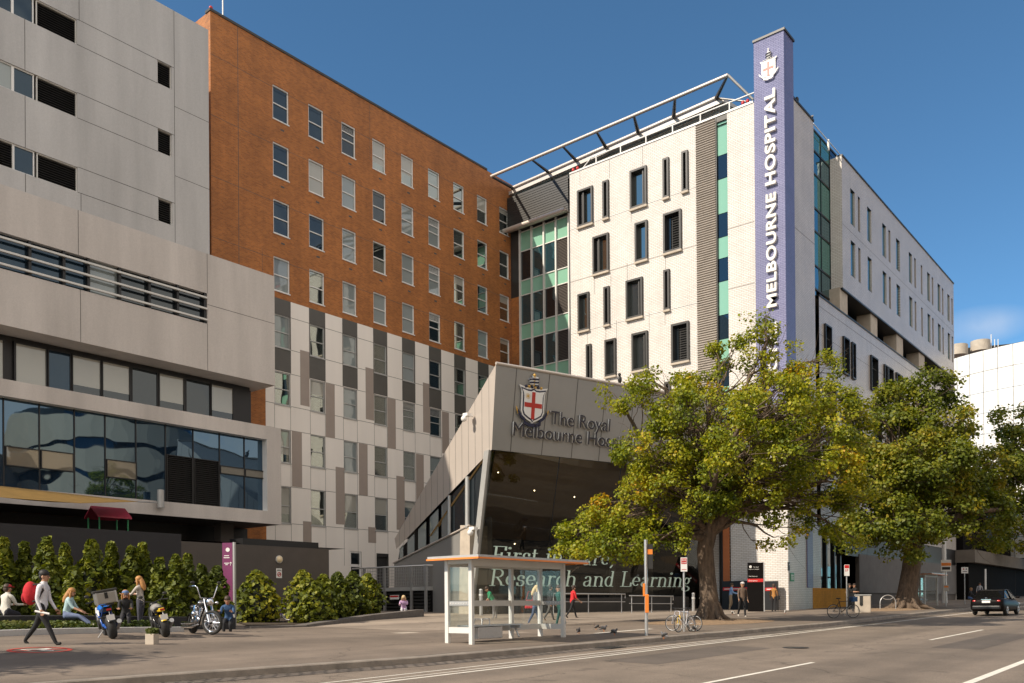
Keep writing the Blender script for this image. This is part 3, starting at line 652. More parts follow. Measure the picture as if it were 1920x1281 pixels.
# ================================================================= white glazed-brick block with the green curtain wall and the steel roof canopy
YW=54.0; FW=Fy(YW); YC=61.0; FCW=Fy(YC); XR_=-21.82; FRt=Fx(XR_)
white_b=thing('white_building','white glazed brick hospital block with dark framed windows and a lavender corner tower','building',(-30,60,-.6),world=True)
def pq(x,y,F=FW,n=0): return F.px(960+x/2.911,280+y/2.911,n)
uw0=FW.px(1068,320)[0]; uwc=FW.px(1472,400)[0]; zwl=FW.px(1068,325)[1]; zwr=FW.px(1412,196)[1]; zwt_=(zwl+zwr)/2
ug0=pq(1010,600)[0]; ug1_=pq(1117,600)[0]; ugs0=pq(1122,600)[0]; ugs1=pq(1180,600)[0]; upy=FW.px(1414,400)[0]
def wq(l,lo=None): return [(pq(a,(c+d)/2)[0],pq(bb,(c+d)/2)[0],pq(a,d)[1],pq(a,c)[1],k) for a,bb,c,d,k in l]
W1=wq([(362,443,237,432,'l'),(500,529,182,382,'n'),(649,737,127,332,'r'),(828,858,52,268,'n'),(931,962,14,235,'v')])
W2=wq([(446,530,489,687,'l'),(676,741,407,619,'p'),(831,926,357,572,'V')])
W3=wq([(365,423,799,997,'p'),(506,534,757,962,'n'),(627,715,722,932,'r'),(833,862,662,880,'n')])
W4=wq([(410,435,1072,1262,'n'),(512,569,1047,1249,'p'),(659,743,1012,1218,'r'),(875,968,959,1163,'V')])
def snap(L):
    z0=sum(q[2] for q in L)/len(L); z1=sum(q[3] for q in L)/len(L); return [(q[0],q[1],z0,z1,q[4]) for q in L]
WW=snap(W1)+snap(W2)+snap(W3)+snap(W4)
dz=(snap(W1)[0][2]-snap(W3)[0][2])
# two more floors further down, mostly behind the tree and the entry canopy
WW+= [(q[0],q[1],q[2]-dz,q[3]-dz,q[4]) for q in snap(W3)]+[(q[0],q[1],q[2]-dz,q[3]-dz,q[4]) for q in snap(W4)]
zbW=-1.2; zent=FW.px(1372,1098)[1]
uor1=FW.px(1368,1000)[0]; uor0=FW.px(1280,1000)[0]; zor=FW.px(1350,850)[1]
Hh=[q[:4] for q in WW]+[(uor0,uor1,zbW,zor)]
b=MB(); holes(b,FW,uw0,ug0,zbW,zwt_,Hh,.28); holes(b,FW,ugs1,uwc,zbW,zwt_,[],.2)
b.poly([FW(uw0,zbW),FW(uw0,zwt_),(uw0,YC,zwt_),(uw0,YC,zbW)],1)
b.poly([FW(ug1_+.03,zbW,-.3),FW(ug0,zbW,-.3),FW(ug0,zor+2,-.3),FW(ug1_+.03,zor+2,-.3)],0)
fquad(b,FW,ug0,ugs1,zwt_-.02,zwt_+.0,-.0,0)
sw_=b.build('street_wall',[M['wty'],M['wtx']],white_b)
b=MB(); fbox(b,FW,uw0,upy,zwt_,zwt_+.12,-.5,.05); b.build('parapet_cap',M['lightmetal'],white_b)
b=MB()
for y_ in (905,1010): pass
for r,(a,c) in enumerate(((uw0,ug0),)):
    for k,zq in enumerate((pq(325,725)[1],pq(325,1010)[1],pq(325,440)[1])): jh(b,FW,zq,a,c,.003,.03)
for x_,y0,y1 in ((370,0,200),(530,-100,160),(713,-60,110),(650,330,400),(450,690,790),(540,690,750),(628,620,720),(838,572,655),(412,1000,1070),(570,935,1040),(748,890,1000),(512,970,1045),(835,880,960)):
    jv(b,FW,pq(x_,y0)[0],min(zwt_,pq(x_,y1)[1]),min(zwt_,pq(x_,y0)[1]),.003,.025)
for zq in (pq(1200,760)[1],pq(1200,430)[1]): jh(b,FW,zq,ugs1,upy,.003,.03)
merge(sw_,b.build('movement_joints',M['joint'],white_b))
fr=M['darkmetal']
for (u0,u1,v0,v1,k) in WW:
    b=MB(); frame(b,FW,u0-.02,u1+.02,v0-.02,v1+.02,.14,-.27,.16); fbox(b,FW,u0-.05,u1+.05,v0-.16,v0-.02,-.1,.2,1)
    f=b.build('window',[fr,M['stone']],white_b)
    wdt=u1-u0; a0,a1=u0+.12,u1-.12
    if k in 'lr':
        s=.36*wdt if k=='l' else .24*wdt
        if k=='l': vs0,vs1,g0,g1=a0,a0+s*.8,a0+s*.8,a1
        else: vs0,vs1,g0,g1=a1-s*.8,a1,a0,a1-s*.8
        b=MB(); fbox(b,FW,vs0 if k=='r' else vs1-.1,vs0+.1 if k=='r' else vs1,v0+.1,v1-.1,-.2,.02,0); fquad(b,FW,vs0,vs1,v0+.1,v1-.1,-.2,1); fbox(b,FW,(vs0+vs1)/2-.03,(vs0+vs1)/2+.03,v0+.1,v1-.1,-.2,-.05,0); b.build('vent_panel',[fr,M['glassd']],f)
        b=MB(); fquad(b,FW,g0,g1,v0+.1,v1-.1,-.22); b.build('pane',M['glassm'],f)
    elif k=='p':
        b=MB(); fquad(b,FW,a0,a1,v0+.1,v1-.1,-.22); b.build('pane',M['glassm'],f)
    elif k=='n':
        b=MB(); fquad(b,FW,a0,a1,v0+.1,v1-.1,-.2); b.build('pane',M['glassd'],f)
    else:
        b=MB(); s=0 if k=='v' else .28*wdt
        slats(b,FW,a0+s,a1,v0+.1,v1-.1,-.08,.16,0,.08); fquad(b,FW,a0+s,a1,v0+.1,v1-.1,-.22,1); b.build('louvre_blades',[M['darkmetal'],M['black']],f)
        if s: b=MB(); fquad(b,FW,a0,a0+s-.1,v0+.1,v1-.1,-.2); b.build('pane',M['glassd'],f)
# corrugated screen strip and green/blue glass strip
b=MB(); k=int((zwt_-zor)/.16); n_=0
for i in range(k):
    v=zor+i*.16; b.poly([FW(ug0,v,.10),FW(ug1_,v,.10),FW(ug1_,v+.11,.02),FW(ug0,v+.11,.02)]); b.poly([FW(ug0,v+.11,.02),FW(ug1_,v+.11,.02),FW(ug1_,v+.16,.10),FW(ug0,v+.16,.10)])
b.build('corrugated_screen',M['grille'],white_b)
b=MB(); fbox(b,FW,ug1_,ugs0,zbW,zwt_,-.2,.03); b.build('edge_trim',M['darkmetal'],white_b)
seg=[(225,'g'),(360,'b'),(455,'g'),(595,'b'),(690,'g'),(775,'b'),(868,'g'),(1003,'b'),(1100,'g'),(1190,'b'),(1290,'g'),(1430,'x')]
for (ya,k),(yb,_) in zip(seg,seg[1:]):
    v1=FW.px(1355,120+ya/2.135)[1]; v0=FW.px(1355,120+yb/2.135)[1]; b=MB(); fquad(b,FW,ugs0,ugs1,v0+.02,v1-.02,-.12)
    b.build('spandrel' if k=='g' else 'pane',M['glassg' if k=='g' else 'glassb'],white_b)
b=MB(); v1=FW.px(1355,120+225/2.135)[1]; fbox(b,FW,ugs0,ugs1,v1,zwt_,-.2,.0); b.build('strip_head',M['charcoal'],white_b)
b=MB(); fquad(b,FW,ugs0,ugs1,zbW,v1,-.16); b.build('strip_backing',M['darkmetal'],white_b)
# ---- green curtain wall, set back
uc0=FCW.px(975,600)[0]; uc1_=FCW.px(1070,600)[0]+.2
def pc(x,y,n=0): return FCW.px(960+x/2.911,280+y/2.911,n)
zct=pc(250,383)[1]; zcl=3.0
mu_=[pc(46,700)[0],pc(110,700)[0],pc(177,700)[0],pc(243,700)[0],pc(313,700)[0]]
zg_=[(pc(250,383)[1],pc(250,493)[1]),(pc(250,658)[1],pc(250,742)[1]),(pc(250,906)[1],pc(250,992)[1]),(pc(250,1160)[1],pc(250,1245)[1])]
zg_.append((zg_[3][0]-ST,zg_[3][1]-ST))
for i in range(4):
    for r in range(5):
        g=MB(); fquad(g,FCW,mu_[i],mu_[i+1],zg_[r][1],zg_[r][0],-.05); g.build('spandrel',M['glassg'],white_b)
        lo=zg_[r+1][0] if r<4 else zcl
        if i==3 and r<4:
            g=MB(); slats(g,FCW,mu_[i]+.05,mu_[i+1]-.05,lo,zg_[r][1],-.02,.13,0,.05); fquad(g,FCW,mu_[i],mu_[i+1],lo,zg_[r][1],-.1,1); g.build('blind_louvre',[M['wallbrown'],M['black']],white_b)
        else:
            g=MB(); fquad(g,FCW,mu_[i],mu_[i+1],lo,zg_[r][1],-.05); g.build('pane',M['glasst' if i<3 and (i+r)%3 else 'glassd'],white_b)
b=MB()
for u in mu_: fbox(b,FCW,u-.07,u+.07,zcl,zct+.2,-.1,.14)
for r in range(5):
    for v in zg_[r]: fbox(b,FCW,mu_[0],mu_[4],v-.04,v+.04,-.06,.03)
b.build('curtain_wall_mullions',M['offwhite'],white_b)
b=MB(); zd1=pc(300,160)[1]; zd0=pc(300,352)[1]; ul=pc(8,500)[0]
fquad(b,FCW,XB+.05,mu_[4]+.3,zd0,zd1,.5); 
for i in range(14):
    v=zd0+(zd1-zd0)*i/14; fbox(b,FCW,XB+.05,mu_[4]+.3,v,v+.03,.5,.53)
b.poly([FCW(XB+.05,zd0,.5),FCW(mu_[4]+.3,zd0,.5),FCW(mu_[4]+.3,zd0,-.2),FCW(XB+.05,zd0,-.2)])
fquad(b,FCW,XB+.05,mu_[0],zg_[1][1],zd0,.02); b.build('dark_cladding',M['darkmetal'],white_b)
b=MB(); fquad(b,FCW,XB+.05,mu_[0],zcl,zg_[1][1],.02); b.build('brick_return',M['bricky'],white_b)
b=MB(); b.cyl(FCW(XB-.1,zd0-.02,.85),FCW(mu_[4]+.2,zd0-.02,.85),.2,10); fbox(b,FCW,XB+.05,mu_[4]+.3,zd0-.1,zd0,.4,.8); b.build('eaves_gutter',M['zinclight'],white_b)
# ---- lavender sign tower on the corner
UPl=FW.px(1413,100,.35)[0]; FPy=Fy(YW-.35); zpt=FPy.px(1470,56)[1]; ucr=FPy.px(1471.5,300)[0]; zpb=FPy.px(1471,760)[1]; FPx=Fx(ucr); ypr=FPx.px(1487,75)[0]
b=MB(); 
b.poly([FPy(UPl,zpb),FPy(ucr,zpb),FPy(ucr,zpt),FPy(UPl,zpt)],0)
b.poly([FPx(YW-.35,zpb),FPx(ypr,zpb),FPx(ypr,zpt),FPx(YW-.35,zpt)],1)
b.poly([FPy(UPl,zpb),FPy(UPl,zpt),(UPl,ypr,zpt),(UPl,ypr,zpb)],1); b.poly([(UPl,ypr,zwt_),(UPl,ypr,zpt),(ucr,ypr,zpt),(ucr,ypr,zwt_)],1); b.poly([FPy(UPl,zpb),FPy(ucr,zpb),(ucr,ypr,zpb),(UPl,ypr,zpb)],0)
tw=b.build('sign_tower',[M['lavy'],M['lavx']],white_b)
b=MB(); b.hexa([(UPl-.05,YW-.42,zpt),(ucr+.08,YW-.42,zpt),(ucr+.08,ypr+.06,zpt),(UPl-.05,ypr+.06,zpt),(UPl-.05,YW-.42,zpt+.14),(ucr+.08,YW-.42,zpt+.14),(ucr+.08,ypr+.06,zpt+.14),(UPl-.05,ypr+.06,zpt+.14)]); b.build('tower_cap',M['darkmetal'],tw)
XR_=uwc; FRt=Fx(XR_)
# ---- shaded street side (faces +x)
def pr3(x,y,n=0): return FRt.px(1480+x/4.003,160+y/4.003,n)
def pr4(x,y,n=0): return FRt.px(1480+x/4.003,460+y/4.003,n)
yg0=pr3(181,300)[0]; ztA=pr3(36,110)[1]; yub0=FRt.px(1578,300)[0]; ztU=FRt.px(1577,291)[1]; yend=FRt.px(1788,560)[0]; zob=pr4(400,330)[1]; zob2=pr4(1232,985)[1]; zlt_=pr4(222,380)[1]
zob_=(zob+zob2)/2
zgy=FRt.px(1550,1103)[1]; ygz=FRt.px(1512,1000)[0]; yy0=FRt.px(1524,1110)[0]; yy1=FRt.px(1586,1110)[0]; ydo=FRt.px(1612,1110)[0]; 
b=MB()
fquad(b,FRt,YW,yg0,zbW,ztA,0)
# upper block with slit windows
sl=[]
R1=[(457,490,768,1058,'w'),(514,530,833,1098,'n'),(584,614,912,1183,'w'),(697,725,1040,1300,'w'),(744,758,1092,1300,'n'),(801,828,1158,1400,'w')]
R1=[(pr3(a,c)[0],pr3(bb,c)[0],k) for a,bb,c,d,k in R1]
R1+=[(pr4(a,80)[0],pr4(bb,80)[0],k) for a,bb,k in ((897,920,'w'),(937,949,'n'),(986,997,'n'),(1033,1054,'w'),(1067,1078,'n'),(1110,1131,'w'),(1143,1153,'n'),(1183,1200,'w'),(1213,1222,'n'))]
zw1=pr3(457,768)[1]; zw0=pr3(457,1035)[1]; zs1=pr3(461,1160)[1]; zs0=pr4(463,225)[1]
for u0,u1,k in R1: sl+= [(u0,u1,zw0,zw1),(u0,u1,zs0,zs1)]
holes(b,FRt,yub0,yend,zob_,ztU,sl,.2)
b.poly([(XR_,yub0,zob_),(XR_,yub0,ztU),(XR_-2.2,yub0,ztU),(XR_-2.2,yub0,zob_)],1)
b.poly([(XR_,yend,zbW),(XR_,yend,ztU),(XR_-14,yend,ztU),(XR_-14,yend,zbW)],1)
# lower wall
ylw0=pr4(222,400)[0]
L1=[(258,306,588,810),(397,440,685,985),(461,487,733,1010),(604,655,832,1075),(706,728,905,1060),(733,771,925,1060),(795,840,968,1090)]
zl1=pr4(258,588)[1]; zl0=pr4(397,960)[1]; lh=[(pr4(a,c)[0],pr4(bb,c)[0],zl0,zl1) for a,bb,c,d in L1]
lh2=[(a+.8,c+.8,d-ST,e-ST) for a,c,d,e in lh]
holes(b,FRt,ylw0,yend,5.2,zlt_,lh+[q for q in lh2 if q[2]>5.4],.25)
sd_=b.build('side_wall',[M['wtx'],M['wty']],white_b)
for (u0,u1,k) in R1:
    for (v0,v1) in ((zw0,zw1),(zs0,zs1)):
        g=MB(); fquad(g,FRt,u0,u1,v0,v1,-.12); fbox(g,FRt,u0,u1,v1-.04,v1,-.12,.0,1); fbox(g,FRt,u0,u1,v0,v0+.04,-.12,.0,1); g.build('slit_window',[M['glasst' if k=='w' else 'black'],M['black']],white_b)
for q in lh+[q for q in lh2 if q[2]>5.4]:
    g=MB(); frame(g,FRt,q[0],q[1],q[2],q[3],.1,-.25,.15); f=g.build('window',M['black'],white_b); g=MB(); fquad(g,FRt,q[0]+.05,q[1]-.05,q[2]+.05,q[3]-.05,-.18); g.build('pane',M['glassd'],f)
b=MB(); fbox(b,FRt,YW+.3,yg0,ztA,ztA+.14,-.4,.06); fbox(b,FRt,yub0,yend+.05,ztU,ztU+.12,-.4,.06); fbox(b,FRt,ylw0,yend,zlt_,zlt_+.1,-.3,.05); fbox(b,FRt,yub0-.15,yend,zob_-.12,zob_,-1.9,.05); b.build('dark_copings',M['black'],white_b)
b=MB()
for v in (pr4(222,455)[1],pr4(60,330)[1] if False else zlt_-2.6): jh(b,FRt,v,ylw0,yend,.003,.03)
jh(b,FRt,(zw0+zs1)/2,yub0,yend,.003,.025); jh(b,FRt,pr3(50,1075)[1],YW+.5,yg0,.003,.03)
merge(sd_,b.build('side_joints',M['joint'],white_b))
# recessed slot with columns and windows
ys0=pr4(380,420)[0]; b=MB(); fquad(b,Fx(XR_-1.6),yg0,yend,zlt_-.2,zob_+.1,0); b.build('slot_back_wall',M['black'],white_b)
b=MB(); b.poly([(XR_,ylw0,zlt_),(XR_,yend,zlt_),(XR_-1.6,yend,zlt_),(XR_-1.6,ylw0,zlt_)]); b.build('slot_ledge',M['stone'],white_b)
for a,c in ((383,440),(612,662),(805,853),(972,1014),(1120,1160)):
    u0=pr4(a,600,-.1)[0]; u1=pr4(c,600,-.1)[0]; b=MB(); fbox(b,FRt,u0,u1,zlt_,zob_,-1.2,-.12); b.build('column',M['stone'],white_b)
for a,c,d in ((490,520,'glasst'),(695,730,'glassb'),(732,768,'glassb'),(860,900,'glassd'),(905,940,'glassd')):
    u0=pr4(a,600,-1.5)[0]; u1=pr4(c,600,-1.5)[0]; g=MB(); fquad(g,FRt,u0,u1,zlt_+.2,zob_-.4,-1.5); g.build('slot_pane',M[d],white_b)
# green glass bay between the two tile walls
FGn=Fx(XR_-.9); y0,y1=yg0+.0,FGn.px(1567,400)[0]; zt0=pr3(178,332,-.9)[1]
mid=FGn.px(1539,400)[0]; ye2=FGn.px(1556,400)[0]; rowz=[332,492,665,918,1090]; 
zr5=[FGn.px(1480+185/4.003,160+y/4.003)[1] for y in rowz]+[FGn.px(1480+190/4.003,460+150/4.003)[1],FGn.px(1480+190/4.003,460+325/4.003)[1]]
zr5[0]=FGn.px(1480+178/4.003,160+332/4.003)[1]
for i in range(len(zr5)-1):
    for a,c,k in ((y0,mid,0),(mid,ye2,0),(ye2,y1+2,1)):
        g=MB(); fquad(g,FGn,a,c,zr5[i+1],zr5[i],0); g.build('spandrel' if i%2==0 else 'pane',M['glassb' if k else ('tealspan' if i%2==0 else 'glasst')],white_b)
b=MB()
for u in (mid,ye2): fbox(b,FGn,u-.03,u+.03,zr5[-1],zr5[0],-.02,.05)
for v in zr5: fbox(b,FGn,y0,y1+2,v-.06,v+.06,-.02,.05)
b.build('bay_mullions',M['black'],white_b)
b=MB(); fquad(b,FGn,y0,ylw0+2,5,zr5[-1],-.02); b.build('bay_base',M['glasst'],white_b)
b=MB(); qa,qb,qc=onx(1525,232,XR_-.6),onx(1575,290,XR_-.6),onx(1553,262,XR_-.6); b.tube([qa,qb],.035,6); b.tube([qc,qc-np.array([0,0,.8])],.08,6); b.build('roof_handrail',M['white'],white_b)
# ground storey of the street side
b=MB(); fquad(b,FRt,YW,ygz,zbW,0,0) if False else None
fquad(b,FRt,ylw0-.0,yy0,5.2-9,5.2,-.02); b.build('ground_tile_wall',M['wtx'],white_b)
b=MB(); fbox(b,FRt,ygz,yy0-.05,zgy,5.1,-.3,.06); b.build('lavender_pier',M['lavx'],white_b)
b=MB(); fbox(b,FRt,yy0,yy1,zbW,zgy,-.3,.02); b.build('mustard_wall',M['yelx'],white_b)
yg2=FRt.px(1700,1110)[0]
b=MB(); fquad(b,Fx(XR_-.5),yy0,yy1,zgy,5.2,0); b.build('shop_glass',M['glassd'],white_b)
b=MB()
for a in (1530,1545,1560,1575,1586): u=FRt.px(a,1080)[0]; fbox(b,FRt,u-.12,u+.12,zgy,5.2,-.5,-.35)
b.build('shop_mullions',M['black'],white_b)
b=MB(); fquad(b,Fx(XR_-3),yy1,yend,zbW,5.2,0); fquad(b,Fx(XR_-.05),yy1+.1,yend,3.4,5.2,0); b.build('porch_wall',M['black'],white_b)
zgp=FRt.px(1650,1112)[1]
b=MB(); fbox(b,FRt,ydo,yend,zgp,3.6,-.3,.0); b.build('grey_panel_wall',mat('grey_wall_panel',(.15,.14,.135),.75,spec=.15),white_b)
b=MB(); fbox(b,FRt,ydo-3,yend,zbW,zgp,-1.0,-.1); b.build('plinth',M['wallbrown'],white_b)
# roofs
b=MB(); b.poly([(uw0,YW,zwt_-.6),(XR_,YW,zwt_-.6),(XR_,yg0,zwt_-.6),(uw0,yg0,zwt_-.6)]); zfr=min(zt0,ztU)-1.2; b.poly([(XR_-1.2,yg0,zfr),(XR_-1.2,yend,zfr),(XR_-14,yend,zfr),(XR_-14,yg0,zfr)]); b.poly([(XB,YC,zd1-.2),(uw0,YC,zd1-.2),(uw0,yend,zd1-.2),(XB,yend,zd1-.2)]); b.build('flat_roof',M['charcoal'],white_b)
b=MB(); b.poly([(XR_,yg0,zt0-.3),(XR_-14,yg0,zt0-.3),(XR_-14,yg0,zwt_),(XR_,yg0,zwt_)]); b.poly([(XR_-14,yg0,0),(XR_-14,yend,0),(XR_-14,yend,ztU),(XR_-14,yg0,ztU)]); b.build('rear_wall',M['charcoal'],white_b)
# ---- roof canopy: sloping plant screen roof and the outer sunshade frame
Yo,Yi=56.4,60.8
can=thing('roof_canopy','long steel sunshade frame with a sheet roof above the white parapet','canopy',(-31,55,34),world=True)
O0,O1=ony(921,331,Yo),ony(1365,141,Yo); I0,I1=ony(958,354,Yi),ony(1343,184,Yi)
b=MB(); b.tube([O0,O1],.13,8); 
b.build('outer_beam',M['zinclight'],can)
b=MB(); b.tube([I0,I1],.16,8); b.build('inner_beam',M['zinclight'],can)
for t in (0.0,.2,.345,.495,.65,.81,1.0):
    b=MB(); a=O0+(O1-O0)*t; c=I0+(I1-I0)*min(1,max(0,t+.01)); c2=c+np.array([0,.6,-.3]); b.tube([a,c,c2],[.1,.17,.2],4); b.build('rafter',M['darkmetal'],can)
E1=ony(1412,187,Yo+.5)
b=MB(); b.tube([O1,E1],.09,8); b.build('end_brace',M['zinc'],can); b=MB(); b.tube([I1,ony(1412,192,Yi)],.07,8); b.build('end_brace',M['zinc'],can)
J0,J1=I0+np.array([-.3,0,-.5]),I1+np.array([.6,0,-.5]); K0,K1=J0+np.array([0,7,1.2]),J1+np.array([0,7,1.2])
b=MB(); b.hexa([J0,J1,K1,K0,J0+[0,0,.3],J1+[0,0,.3],K1+[0,0,.3],K0+[0,0,.3]]); b.build('sheet_roof',M['roofgrey'],can)
b=MB(); q0,q1=I0+np.array([0,1.3,-.4]),I1+np.array([0,1.3,-.4]); b.poly([q0,q1,(q1[0],q1[1],zwt_-1.2),(q0[0],q0[1],zwt_-1.2)]); b.build('plant_screen',M['charcoal'],can)
for k in range(3):
    b=MB(); t0=.02+.0*k; a=I0+(I1-I0)*0+np.array([0,.6,-.55-.3*k]); c=I1+np.array([0,.6,-.55-.3*k]); b.tube([a,c],.06,4); b.build('screen_rail',M['roofgrey'],can)
hr=thing('roof_handrail','thin white handrail on posts along the white parapet','railing',(-31,54.2,zwt_),world=True)
h0,h1=ony(1078,327,YW+.6),ony(1412,172,YW+.6); zr_h=(h0[2]+h1[2])/2
ha=FW.px(1082,330,-.6)[0]; hb=UPl
b=MB(); b.tube([(ha,YW+.6,zwt_+.05),(ha+1.3,YW+.6,zwt_+1.0),(hb,YW+.6,zwt_+1.0)],.05,6); b.build('rail',M['white'],hr)
for t in np.linspace(.12,1,7):
    b=MB(); x=ha+(hb-ha)*t; b.tube([(x,YW+.6,zwt_),(x,YW+.6,zwt_+1.0)],.05,6); b.build('rail_post',M['white'],hr)
for i,px_ in enumerate((1074,1082,1393,1402)):
    p=ony(px_,200,YW+.3); a=thing('beacon_lamp','tiny red lamp on the white parapet','lamp',(p[0],YW+.3,zwt_+.1),group='red lamps on the white parapet'); b=MB(); b.cyl((0,0,0),(0,0,.25),.09,8); b.build('base',M['darkmetal'],a); b=MB(); b.sph((0,0,.32),(.12,.12,.16),8,6); b.build('lens',M['red'],a)
p=onx(1494,186,XR_-.3); a=thing('roof_camera','small dark camera on the parapet beside the lavender tower','camera',(XR_-.3,p[1],ztA+.1)); b=MB(); b.cyl((0,0,0),(0,0,.45),.05,6); b.build('stem',M['black'],a); b=MB(); b.sph((0,0,.55),(.14,.14,.22),8,6); b.build('camera_head',M['black'],a)
# ================================================================= lettering helpers
def text_mesh(txt,size,ext,off=0,space=1):
    c=bpy.data.curves.new('t','FONT'); c.body=txt; c.size=size; c.extrude=ext; c.offset=off; c.space_character=space; c.resolution_u=4
    o=bpy.data.objects.new('t',c); col.objects.link(o); bpy.context.view_layer.update()
    me=bpy.data.meshes.new_from_object(o.evaluated_get(bpy.context.evaluated_depsgraph_get()))
    bpy.data.objects.remove(o); return me
def put_text(name,txt,m,P0,U,V,width=None,size=1,ext=.03,off=0,parent=None,space=1,vscale=1,sidem=None):
    """letters lie in the plane (U,V) from the baseline start P0; scaled so that the line is `width` long"""
    me=text_mesh(txt,size,ext,off,space); co=np.array([v.co for v in me.vertices]); x0,x1=co[:,0].min(),co[:,0].max()
    k=(width/(x1-x0)) if width else 1
    U=np.array(U,float);V=np.array(V,float);Nn=np.cross(U,V); Nn/=np.linalg.norm(Nn)
    P=np.array(P0,float)+np.outer((co[:,0]-x0)*k,U)+np.outer(co[:,1]*k*vscale,V)+np.outer(co[:,2]+ext,Nn)
    for v,p in zip(me.vertices,P): v.co=p
    me.materials.clear(); me.materials.append(m)
    if sidem:
        me.materials.append(sidem); me.update()
        for p in me.polygons: p.material_index=0 if abs(np.dot(np.array(p.normal),Nn))>.6 else 1
    o=bpy.data.objects.new(name,me); col.objects.link(o)
    if parent is not None: par(o,parent)
    return o
# broad-nib glyphs for the slanted serif lettering on the glass (x-height 1, cap height 1.55)
def arc(cx,cy,rx,ry,a,b,n=14): return [(cx+rx*math.cos(R_(a+(b-a)*i/n)),cy+ry*math.sin(R_(a+(b-a)*i/n))) for i in range(n+1)]
GL={
'F':(1.05,[[(.25,0),(.25,1.55)],[(.0,0),(.5,0)],[(0,1.55),(1.05,1.55),(1.05,1.2)],[(.25,.8),(.75,.8)],[(.75,.62),(.75,.98)]]),
'R':(1.2,[[(.25,0),(.25,1.55)],[(0,0),(.5,0)],[(0,1.55),(.55,1.55)]+arc(.6,1.18,.38,.37,90,-90)+[(.25,.81)],[(.55,.81),(.9,.35),(1.0,.05),(1.25,.03)]]),
'L':(1.05,[[(.25,0),(.25,1.55)],[(0,1.55),(.5,1.55)],[(0,0),(1.05,0),(1.05,.4)]]),
'C':(1.15,[arc(.65,.775,.6,.78,50,310,22),[(1.03,1.38),(1.05,1.0)]]),
'i':(.5,[[(.25,0),(.25,1.0)],[(.05,.97),(.25,1.0)],[(.05,0),(.45,0)],arc(.25,1.42,.05,.07,0,360,8)]),
'r':(.72,[[(.22,0),(.22,1.0)],[(.02,.97),(.22,1.0)],[(.02,0),(.45,0)],arc(.55,.62,.32,.36,170,70,8),arc(.62,.9,.05,.05,0,360,6)]),
's':(.72,[arc(.36,.75,.24,.25,40,250,12)+arc(.36,.26,.27,.26,80,-140,12),[(.58,.95),(.58,.7)],[(.1,.3),(.1,.04)]]),
't':(.55,[[(.22,1.35),(.22,.18)]+arc(.4,.18,.18,.18,180,300,6),[(.02,1.0),(.5,1.0)]]),
'n':(1.0,[[(.2,0),(.2,1.0)],[(0,.97),(.2,1.0)],[(0,0),(.4,0)],arc(.5,.66,.3,.34,165,0,10)+[(.8,0)],[(.6,0),(1.0,0)]]),
'e':(.85,[[(.1,.55),(.72,.55)]+arc(.42,.55,.32,.45,0,315,20)]),
'a':(.85,[arc(.38,.72,.24,.28,165,0,10)+[(.62,.15)]+arc(.74,.12,.12,.12,180,300,5),[(.62,.6),(.35,.5)]+arc(.32,.25,.24,.25,90,300,10)+[(.62,.2)]]),
'c':(.78,[arc(.44,.5,.34,.5,45,315,18),arc(.68,.84,.05,.05,0,360,6)]),
'h':(1.0,[[(.2,0),(.2,1.55)],[(0,1.55),(.2,1.55)],[(0,0),(.4,0)],arc(.5,.66,.3,.34,165,0,10)+[(.8,0)],[(.6,0),(1.0,0)]]),
'd':(.95,[[(.7,1.55),(.7,.0),(.92,0)],[(.5,1.55),(.7,1.55)],arc(.42,.5,.32,.5,40,320,18)]),
'g':(.9,[arc(.4,.65,.26,.33,0,360,18),[(.62,.85),(.85,1.0)],[(.25,.38),(.15,.22),(.3,.1),(.65,.05)]+arc(.42,-.22,.36,.25,70,-250,18)]),
',':(.35,[[(.2,.08),(.2,-.02),(.08,-.25)]]),' ':(.5,[]),
}
def serif_mesh(words,txt,P0,U,V,width,slant=.03,pen=.17,hair=.045,th=.02,space=.09):
    xs=1.32; tot=(sum(GL[c][0]+space for c in txt)-space)*xs; k=width/tot
    U=np.array(U,float);V=np.array(V,float);Nn=np.cross(U,V);Nn/=np.linalg.norm(Nn); P0=np.array(P0,float)
    def w3(x,y,n): return P0+U*((x*xs+slant*y)*k)+V*(y*k)+Nn*n
    x=0; lay=0; b=MB()
    for c in txt+' ':
        if c==' ' and b.v: words.append(b); b=MB()
        wd_,st=GL[c]
        for s in st:
            lay=(lay+1)%7; n0=th+lay*.0012
            for (a0,b0),(a1,b1) in zip(s,s[1:]):
                dx,dy=a1-a0,b1-b0; l=math.hypot(dx,dy)
                if l<1e-6: continue
                # pen with a flat horizontal nib: wide down-strokes, hairline cross-strokes
                nx,ny=-dy/l,dx/l; wv=max(hair,pen*abs(dy/l))/2+hair*.15
                ex,ey=dx/l*hair*.3,dy/l*hair*.3
                q=[(a0-ex+nx*wv,b0-ey+ny*wv),(a0-ex-nx*wv,b0-ey-ny*wv),(a1+ex-nx*wv,b1+ey-ny*wv),(a1+ex+nx*wv,b1+ey+ny*wv)]
                b.poly([w3(x+px,py,n0) for px,py in q])
        x+=wd_+space
    return k
